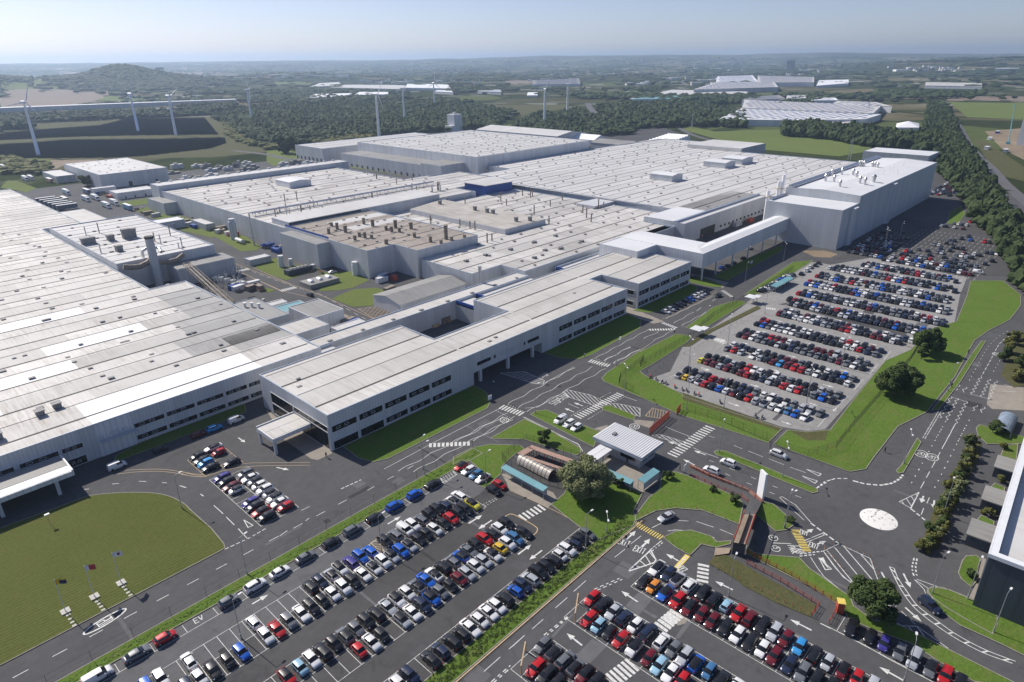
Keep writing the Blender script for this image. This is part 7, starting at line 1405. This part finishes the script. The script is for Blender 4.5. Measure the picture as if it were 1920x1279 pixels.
for lab, t, s in (('red railing on the outer side of the walkway down to the gatehouse','A2','695,370 860,450 1220,590 1335,690'),('red railing on the inner side of the walkway down to the gatehouse','A2','700,455 1000,585 1155,640 1210,690'),('orange railing of the long ramp beside the bright grass','A3','0,570 400,770 830,1030 850,1060'),('red railing of the long ramp beside the rough grass','A3','0,660 300,820 650,1040 580,1140'),('red railing at the foot of the ramp','A3','800,1080 740,1200')):
    fence(lab, q(t, s), 1.15, 1.6, 'railing', 'red', 3, True, w_=.07)
b = MB(); P_ = q('A2','695,362 860,445 1225,590 1340,685'); 
for p, r_ in zip(P_, P_[1:]): d = (Vector(r_)-Vector(p)); b.obox((Vector(p)+Vector(r_))/2, d.normalized(), d.length+.3, .35, 0, .7)
tag(b.build('brick_wall', M['brick']), 'low pinkish brick wall along the walkway beside the lanes', 'wall')
# footbridge over the lane
o = thing('footbridge', 'buff decked footbridge with red railings crossing the curved lane', 'bridge'); F0, F1 = q('A2','1175,790 1280,790',3.2), q('A2','1080,1040 1190,1060',3.2)
b = MB(); p = [F0[0],F0[1],F1[1],F1[0]]; b.prism(p, 2.8, 3.2, 0, True, True); b.build('deck', M['deck'], o)
for a, c in ((F0[0],F1[0]),(F0[1],F1[1])):
    b = MB(); d = (Vector(c)-Vector(a)); b.obox((Vector(a)+Vector(c))/2, d.normalized(), d.length, .1, 4.2, 4.35)
    for k in range(16): p_ = Vector(a).lerp(Vector(c), k/15); b.box(p_.x-.05,p_.x+.05,p_.y-.05,p_.y+.05,2.8,4.3)
    b.obox((Vector(a)+Vector(c))/2, d.normalized(), d.length, .12, 2.5, 3.2); b.build('railing', M['red'], o)
c0, c1 = (Vector(F0[0])+Vector(F0[1]))/2, (Vector(F1[0])+Vector(F1[1]))/2; d = (c1-c0).normalized(); b = MB(); b.obox((c0+c1)/2, d, (c1-c0).length, .12, 3.2, 3.9); b.build('centre_rail', M['gutter'], o)
def rampway(pts0, pts1, zs, mat, name, parent):
    b = MB()
    for i in range(len(pts0)-1): b.add([(*pts0[i],zs[i]),(*pts1[i],zs[i]),(*pts1[i+1],zs[i+1]),(*pts0[i+1],zs[i+1]),(*pts0[i],-.1),(*pts1[i],-.1),(*pts1[i+1],-.1),(*pts0[i+1],-.1)], [(0,1,2,3),(3,2,1,0),(0,4,5,1),(1,5,6,2),(2,6,7,3),(3,7,4,0)])
    return b.build(name, M[mat], parent)
rampway([F0[0], q('A2','1225,650')[0]], [F0[1], q('A2','1335,690')[0]], [3.2, .3], 'path', 'ramp', o); rampway([F1[0], q('A2','1060,1130')[0]], [F1[1], q('A2','1180,1150')[0]], [3.2, .5], 'path', 'ramp', o)
b = MB(); b.sheet(q('A2','920,1090 1060,1090 1040,1140 905,1160',.3), .3); b.build('landing', M['deck'], o)
# red gates and barriers
for lab, s in (('large red mesh gate standing open beside the gatehouse','T2:1732,525 1845,425'),('small red gate at the fence corner','T2:1885,415 1908,385')):
    a, c = multi(s); o = thing('red_gate', lab, 'gate'); b = MB(); d = Vector(c)-Vector(a); L = d.length; d.normalize()
    for k in range(int(L/.3)+1): p_ = Vector(a)+d*k*.3; b.box(p_.x-.04,p_.x+.04,p_.y-.04,p_.y+.04,.1,2.3)
    b.obox((Vector(a)+Vector(c))/2, d, L, .1, 2.2, 2.35); b.obox((Vector(a)+Vector(c))/2, d, L, .1, .1, .3); b.obox((Vector(a)+Vector(c))/2, d, L, .1, 1.1, 1.25); b.build('frame', M['red'], o)
for lab, s, t in (('height barrier frame at the end of the third column','810,960 1720,1000','B7'),):
    pass
for lab, s in (('cream height barrier at the upper car park entry','740,300 700,560'),('cream height barrier at the lower car park entry','150,850 95,1150')):
    a, c = q('C1', s); o = thing('height_barrier', lab, 'barrier'); b = MB(); d = Vector(c)-Vector(a); d.normalize(); a_, c_ = Vector(a), Vector(a)+d*5; b.box(a_.x-.12,a_.x+.12,a_.y-.12,a_.y+.12,0,2.3); b.box(c_.x-.12,c_.x+.12,c_.y-.12,c_.y+.12,0,2.3); b.build('post', M['cream'], o); b = MB(); b.obox((a_+c_)/2, d, 5.3, .2, 2.15, 2.35); b.build('bar', M['cream'], o)
(x,y), = q('C3','1640,400'); o = thing('pay_kiosk', 'small kiosk with a yellow top and blue front at the foot of the ramp', 'kiosk', (x,y,0), .5); b = MB(); b.box(-.7,.7,-.6,.6,0,2.5); b.build('body', M['red'], o); b = MB(); b.box(-.8,.8,-.7,.7,2.5,2.7); b.build('roof', M['yellow'], o); b = MB(); b.box(-.5,.5,-.66,-.61,.8,2.2); b.build('panel', M['blue'], o)
BL = [('C2','905,180 1920,690',13),('A2','250,760 1100,880',12),('A3','700,520 830,480',3),('A3','830,480 1110,600',6),('A3','1110,600 1290,990',8),('A3','700,530 1000,860',9),('A2','470,1010 690,1160',5)]
BM = None
for t, s, n in BL:
    a, c = q(t, s)
    for k in range(n):
        p = Vector(a).lerp(Vector(c), k/(n-1))
        if t == 'A2' and n == 12: p = Vector(spline(q('A2','250,790 400,745 550,728 700,738 850,765 1100,880'), 12)[min(k*5, 59)])
        if BM is None: b = MB(); b.tube((0,0,0),.06,(0,0,.45),.055,8,0); b.tube((0,0,.45),.06,(0,0,.75),.055,8,1); BM = b.build('bollard', [M['cream'], M['red']]); me = BM.data; bpy.data.objects.remove(BM); BM = me
        o = bpy.data.objects.new('bollard', BM); COL.objects.link(o); o.location = (p.x,p.y,0); tag(o, 'slim red topped marker post standing in a line along a kerb or hatched island', 'bollard', 'slim marker posts')
# motorcycles on the near edge of the big car park
for i, s in enumerate('45,520 95,540 150,565 185,575 262,605 330,630 370,640 440,668 480,680 670,745 990,870 1050,885'.split()):
    (x,y), = q('C5', s); o = thing('motorcycle', 'parked motorcycle leaning in the line at the near edge of the pale car park', 'motorcycle', (x,y,.02), rs.uniform(.1,.7), 'motorcycles in the line'); b = MB()
    for xx in (-.7,.7): b.tube((xx,-.06,.32),.32,(xx,.06,.32),.32,14)
    b.build('wheel', M['black'], o); b = MB(); b.tube((-.55,0,.75),.18,(.35,0,.85),.2,8); b.tube((.35,0,.85),.05,(.7,0,.35),.05,6); b.tube((-.3,0,.45),.2,(.25,0,.45),.2,8); b.build('frame', M['red' if i % 4 == 0 else 'gutter'], o); b = MB(); b.tube((.42,-.35,1.05),.03,(.42,.35,1.05),.03,6); b.build('handlebar', M['steel'], o)
# people
def person(label, t, s, top, legs, face=0, stride=.25):
    (x,y), = q(t, s); o = thing('person', label, 'person', (x,y,.02), face); 
    def skin(name, pts, edges, rad, mat):
        me = bpy.data.meshes.new(name); me.from_pydata(pts, edges, []); me.update(); ob = bpy.data.objects.new(name, me); COL.objects.link(ob); ob.parent = o
        md = ob.modifiers.new('skin', 'SKIN'); 
        for v, r_ in zip(me.skin_vertices[0].data, rad): v.radius = (r_, r_)
        me.skin_vertices[0].data[0].use_root = True; ob.modifiers.new('sub', 'SUBSURF').levels = 1; ob.modifiers['sub'].render_levels = 1; me.materials.append(mat); return ob
    a = stride
    P_ = [(0,0,.95),(0,0,1.2),(0,0,1.42),(0,0,1.52),(.02,0,1.66),(0,.1,.9),(a*.5,.1,.48),(a*.6,.1,.06),(a*.6+.14,.1,.04),(0,-.1,.9),(-a*.3,-.1,.5),(-a*1.1,-.1,.10),(-a*1.1+.14,-.1,.06),(0,.19,1.4),(-.1,.26,1.12),(.05,.25,.88),(0,-.19,1.4),(.1,-.26,1.12),(.2,-.25,.9)]
    E_ = [(0,1),(1,2),(2,3),(3,4),(0,5),(5,6),(6,7),(7,8),(0,9),(9,10),(10,11),(11,12),(2,13),(13,14),(14,15),(2,16),(16,17),(17,18)]; R_s = [.14,.14,.15,.06,.10,.10,.07,.045,.04,.10,.07,.045,.04,.065,.05,.035,.065,.05,.035]
    m, nt, b_ = newmat('clothed_figure'); g = N(nt, 'ShaderNodeTexCoord'); sp = N(nt, 'ShaderNodeSeparateXYZ'); nt.links.new(g.outputs['Object'], sp.inputs[0]); r_ = ramp(nt, sp.outputs[2], [(0, (.03,.03,.03)), (.08, legs), (.95, top)]); r_.node.color_ramp.interpolation = 'CONSTANT'
    r_.node.color_ramp.elements.new(1.0); 
    nt.links.new(r_, b_.inputs['Base Color']); b_.inputs['Roughness'].default_value = .9
    bd = skin('body', P_, E_, R_s, m); h = MB(); h.tube((.02,0,1.6),.09,(.02,0,1.76),.10,10); h.tube((.02,0,1.76),.10,(0,0,1.83),.05,10); h.build('hair', M['gutter'], o); f = MB(); f.tube((.06,0,1.58),.07,(.09,0,1.74),.075,8); f.build('face', plain('skin_tone', (.42,.26,.19), .7), o); return o
for lab, t, s, tp, lg, fa in (('person in dark clothes walking on the paving below the entrance canopy','l4','778,1000',(.03,.03,.035),(.02,.02,.03),1.2),('person in dark clothes walking on the footway beside the right hand road','A5','350,290',(.02,.02,.03),(.03,.03,.04),1.0),('person in dark clothes on the footway near the top of the right hand road','A4','1290,260',(.02,.03,.05),(.02,.02,.02),1.0),('person in a dark coat at the kerb by the white car in the lane','A2','1412,195',(.03,.03,.03),(.02,.02,.02),2.0),('person in dark clothes waiting beside the sign at the zebra','A2','598,400',(.02,.02,.02),(.02,.02,.02),2.),
  ('person in dark clothes crossing the gatehouse court','A1','1565,425',(.03,.03,.04),(.03,.03,.03),.4),('person in white top on the lawn side by the archway','l5','605,680',(.6,.6,.6),(.03,.03,.05),.4),('person in white shirt on the verge by the main road zebra','l5','1422,430',(.6,.6,.6),(.04,.04,.06),.4),('person in dark clothes by the zebra of the main road','l3','1270,938',(.02,.02,.03),(.02,.02,.02),.4),('person in dark clothes on the corner of the far zebra','l3','1800,635',(.03,.03,.03),(.02,.02,.02),.4),('person standing between the white vehicles on the grass island','l5','1228,1060',(.03,.04,.10),(.03,.03,.04),.9),
  ('person in white shirt walking beside the cycle shelter','A1','752,690',(.6,.6,.6),(.3,.3,.32),.4),('person in dark clothes at the far crossing beside the lamp post','A4','1100,640',(.02,.02,.03),(.02,.02,.02),.4)):
    person(lab, t, s, tp, lg, fa)
# lorries in the yard
def lorry(label, t, s, heading, col='clad2', L=13.5, cab=True, tone=(.3,.45,.55)):
    (x,y), = q(t, s); o = thing('lorry' if cab else 'lorry_trailer', label, 'lorry' if cab else 'trailer', (x,y,0), heading); b = MB(); b.box(-L/2,L/2-2.8 if cab else L/2,-1.25,1.25,1.0,4.0); b.build('box_body', plain('lorry_body', tone, .5), o); b = MB(); b.box(-L/2-.02,(L/2-2.8 if cab else L/2)+.02,-1.27,1.27,4.0,4.06); b.build('roof', M['smooth'], o)
    if cab: b = MB(); b.add([(L/2-2.5,-1.2,.5),(L/2,-1.2,.5),(L/2,1.2,.5),(L/2-2.5,1.2,.5),(L/2-2.5,-1.2,3.6),(L/2-.4,-1.2,3.4),(L/2-.4,1.2,3.4),(L/2-2.5,1.2,3.6),(L/2,-1.2,1.8),(L/2,1.2,1.8)], [(0,1,8,5,4),(1,2,9,8),(8,9,6,5),(2,3,7,6,9),(4,5,6,7),(3,0,4,7)]); b.build('cab', M['signw'], o); b = MB(); b.box(L/2-.38,L/2-.05,-1.05,1.05,2.0,3.0); b.build('windscreen', M['glass'], o)
    b = MB()
    for xx in (-L/2+1.5,-L/2+2.8,-L/2+4.1)+((L/2-1.4,) if cab else ()):
        for yy in (-1.1,1.1): b.tube((xx,yy-.15,.5),.5,(xx,yy+.15,.5),.5,12)
    b.build('wheel', M['black'], o)
HD_ = -pi/2
for lab, s, h, cb, tn in (('lorry entering the yard at the far left edge','30,175',HD_,1,(.25,.35,.42)),('first of two small lorries queuing by the verge','230,280',HD_,1,(.5,.52,.55)),('second of two small lorries queuing by the verge','280,275',HD_,1,(.45,.5,.55)),('lorry with two tone grey and brown trailer','450,300',HD_,0,(.35,.2,.15)),('pale blue lorry in the middle of the yard road','600,405',HD_,1,(.3,.45,.5)),('blue grey lorry at the left of the waiting trio','775,465',HD_,1,(.35,.45,.55)),('grey lorry in the middle of the waiting trio','860,455',HD_,1,(.4,.45,.5)),
  ('pale green lorry facing the works','960,525',HD_,1,(.35,.5,.52)),('blue sided trailer beside the grass islands','1155,545',HD_,0,(.12,.25,.40)),('small rigid lorry behind the pale green one','1030,500',HD_,1,(.5,.5,.52)),('dark blue trailer near the pipework yard','785,400',HD_,0,(.1,.15,.25)),('blue trailer under the pale link canopy','1590,685',HD_,0,(.08,.2,.38)),('brown trailer parked at the loading bays','585,475',HD_,0,(.16,.14,.13))):
    lorry(lab, 'k1', s, h, cab=bool(cb), tone=tn)
for i in range(6): (x,y), = q('k1', '%d,%d' % (430+i*35, 470+i*12)); o = lorry(('topmost','second','third','fourth','fifth','lowest')[i]+' white trailer backed onto the left factory docks', 'k1', '%d,%d' % (420+i*38, 478+i*13), 0, cab=False, tone=(.12,.14,.18))
# tanks and plant on the inner lawns
for lab, t, s, r_, h in (('white upright tank on the inner lawn','k2','618,1060',1.6,5),('pale upright tank beside the brown roofed workshop','k2','1285,1130',1.8,5.5),('small white tank beside the dark generator','k2','700,1050',1.2,3)):
    (x,y), = q(t, s); o = thing('storage_tank', lab, 'tank'); vcyl(o, 'shell', x, y, 0, h, r_, 'cladw', .9, 18)
for lab, t, s, hx, hy, h in (('long dark grey generator container on the inner lawn','k2','770,1110',7,2.2,2.8),('walled compound with three white domed tanks on the inner lawn','k2','960,1210',8,5,2.2)):
    (x,y), = q(t, s); o = thing('plant_compound', lab, 'plant'); b = MB(); b.box(x-hx,x+hx,y-hy,y+hy,0,h); b.build('housing', M['dark' if 'dark' in lab else 'greyroof'], o)
    for k in range(3 if 'domed' in lab else 5): b = MB(); xx = x-hx*.6+k*hx*(.6 if 'domed' in lab else .3); (b.tube((xx,y-1.5,h),1.1,(xx,y+1.5,h),1.1,12) if 'domed' in lab else b.box(xx-.7,xx+.7,y-1.2,y+1.2,h,h+.3)); b.build('tank' if 'domed' in lab else 'fan', M['signw' if 'domed' in lab else 'vent'], o)
(x,y), = q('k2','130,740'); o = thing('process_tower', 'pale cylindrical process towers and tanks at the workshop wall', 'plant'); vcyl(o, 'tower', 172, 395, 0, 11, 2.2, 'cladw', .8, 16); vcyl(o, 'mast', 173, 372, 0, 19, .5, 'chrome', 1.2, 12); b = MB(); b.tube((170,380,1.6),1.2,(170,388,1.6),1.2,12); b.build('tank', M['cladw'], o)
# pylons on the fields
for lab, (px,py), (tx,ty) in (('lattice power pylon in the far green field',(1625,219),(1629,187)),('lattice mast beside the green field',(1592,300),(1597,258)),('thin lattice mast at the right end of the green field',(1729,283),(1733,258)),('floodlight mast at the left end of the green field',(1297,240),(1298,212))):
    x, y = G(px,py); d = RT*(tx-960)+DN*(ty-639.5)+FW*CF; h = 100+d.z/hypot(d.x,d.y)*hypot(x,y); o = thing('lattice_mast', lab, 'mast', (x,y,0)); b = MB(); w0 = 2.6 if 'pylon' in lab else 1.2
    for sx in (-1,1):
        for sy in (-1,1): b.tube((sx*w0,sy*w0,0),.16,(sx*.3,sy*.3,h),.1,4)
    for k in range(9):
        z0, z1 = h*k/9, h*(k+1)/9; a0, a1 = w0*(1-k/9)+.3*k/9, w0*(1-(k+1)/9)+.3*(k+1)/9
        for sy in (-1,1): b.tube((-a0,sy*a0,z0),.08,(a1,sy*a1,z1),.08,4); b.tube((a0,sy*a0,z0),.08,(-a1,sy*a1,z1),.08,4)
    if 'pylon' in lab:
        for z in (.7,.82,.94): b.box(-5,5,-.2,.2,h*z,h*z+.4)
    b.build('lattice', M['steel'], o)
# construction site at the right edge
o = thing('concrete_building', 'pale tall building under construction cut off by the right edge', 'building'); x, y = G(1905,272); b = MB(); b.prism([(x,y),(x+50,y),(x+50,y-60),(x,y-60)], 0, 32); b.build('wall', M['cladw'], o); b = MB(); b.prism([(x-.5,y+.5),(x+50.5,y+.5),(x+50.5,y-60.5),(x-.5,y-60.5)], 32, 33); b.build('roof', M['roof2'], o)
o = thing('crane', 'thin green lattice crane leaning beside the pale building at the right edge', 'crane'); x, y = G(1890,270); b = MB(); b.tube((x,y,2),.7,(x+16,y+6,44),.4,6); b.build('jib', M['teal'], o); b = MB(); b.box(x-3,x+3,y-2,y+2,0,3); b.build('base', M['teal'], o)
rs2 = random.Random(4)
for i, (px, py) in enumerate(((1855,262),(1870,250),(1885,285),(1850,280))): x, y = G(px,py); o = thing('site_cabin', ('white','blue','grey','second white')[i]+' site cabin on the construction site', 'site cabin'); b = MB(); b.box(x-5,x+5,y-2,y+2,0,3); b.build('wall', M[('signw','blue','clad2','signw')[i]], o); b = MB(); b.box(x-5.2,x+5.2,y-2.2,y+2.2,3,3.2); b.build('roof', M['smooth'], o)

o = thing('substation', 'small open yard of pale electrical posts and insulators beside the pipe bridge', 'substation')
rc = random.Random(2)
for i in range(60): x_, y_ = q('k2', '%d,%d' % (rc.uniform(0,260), rc.uniform(1120,1260)))[0]; b = MB(); h_ = rc.uniform(2,5.5); b.tube((x_,y_,0),.1,(x_,y_,h_),.07,6); b.tube((x_,y_,h_*.6),.25,(x_,y_,h_*.9),.2,6); b.tube((x_-1.2,y_,h_),.05,(x_+1.2,y_,h_),.05,4); b.build('post', M['steel' if i % 3 else 'cladw'], o)
for i in range(5): x_, y_ = q('k2', '%d,%d' % (20+i*55, 1180+i*12))[0]; b = MB(); b.box(x_-1.2,x_+1.2,y_-.9,y_+.9,0,2.4); b.build('transformer', M['clad2'], o)
# yard clutter: skips, containers and pallet stacks
CLR = ('k1:1700,600 1920,760;l1:380,180 560,240;k1:880,390 1010,440;l1:560,300 820,400;k2:1480,1120 1560,1200;l2:100,560 420,660;l2:380,870 780,800;l2:740,520 880,560;k2:30,740 250,780;k5:400,900 640,860;k5:700,820 1080,720;k2:440,870 600,910;k1:1560,640 1700,690;l1:560,170 740,260;W2:700,455 860,470;k1:860,385 1000,440;k1:930,395 1010,445;k1:480,200 560,260;k2:840,1060 960,1130;k2:430,880 600,920;l1:1440,480 1500,540;k1:1200,540 1480,610').split(';')
rc = random.Random(8); nm_ = 0
for s in CLR:
    a, c = multi(s)
    for i in range(7):
        u = rc.random(); x, y = a[0]+(c[0]-a[0])*u+rc.uniform(-2,2), a[1]+(c[1]-a[1])*rc.random(); kd = rc.choice(('skip','container','pallet_stack')); L = {'skip':3.4,'container':6,'pallet_stack':1.3}[kd]; W = {'skip':1.7,'container':2.4,'pallet_stack':1.1}[kd]; H = {'skip':1.3,'container':2.5,'pallet_stack':rc.uniform(.8,2)}[kd]
        o = MB(); e = .35 if kd == 'skip' else 0
        o.add([(-L/2+e,-W/2,.02),(L/2-e,-W/2,.02),(L/2-e,W/2,.02),(-L/2+e,W/2,.02),(-L/2,-W/2,H),(L/2,-W/2,H),(L/2,W/2,H),(-L/2,W/2,H)], [(4,5,6,7) if kd != 'skip' else (3,2,1,0),(0,1,5,4),(1,2,6,5),(2,3,7,6),(3,0,4,7)])
        if kd == 'pallet_stack':
            for z in np.arange(.2,H,.3): o.box(-L/2-.04,L/2+.04,-W/2-.04,W/2+.04,z,z+.06)
        if kd == 'container':
            for xx in np.arange(-L/2+.3,L/2,.6): o.box(xx,xx+.12,-W/2-.04,W/2+.04,.1,H-.1)
        ob = o.build(kd, M[rc.choice({'skip':('rust','brick','cream'),'container':('blue','clad2','rust','cladw','red'),'pallet_stack':('paving','brick','stone')}[kd])]); ob.location = (x,y,0); ob.rotation_euler = (0,0,rc.choice((0,pi/2,.2)))
        tag(ob, {'skip':'open topped waste skip standing in the works yard','container':'ribbed storage container standing in the works yard','pallet_stack':'low stack of pallets standing in the works yard'}[kd], {'skip':'skip','container':'container','pallet_stack':'pallets'}[kd], {'skip':'skips in the yards','container':'containers in the yards','pallet_stack':'pallet stacks in the yards'}[kd])
# ---------------------------------------------------------------- haze: one closed box of even air round the whole scene
b = MB(); b.box(-22000,22000,-22000,22000,-8,260)
m = bpy.data.materials.new('air'); m.use_nodes = True; nt_ = m.node_tree
for n_ in list(nt_.nodes):
    if n_.type == 'BSDF_PRINCIPLED': nt_.nodes.remove(n_)
pv = nt_.nodes.new('ShaderNodeVolumePrincipled'); pv.inputs['Color'].default_value = (.60,.77,1,1); pv.inputs['Density'].default_value = 0.95e-4; pv.inputs['Anisotropy'].default_value = .5
nt_.links.new(pv.outputs[0], [n_ for n_ in nt_.nodes if n_.type == 'OUTPUT_MATERIAL'][0].inputs['Volume'])
hz = b.build('haze', m); hz['kind'] = 'stuff'
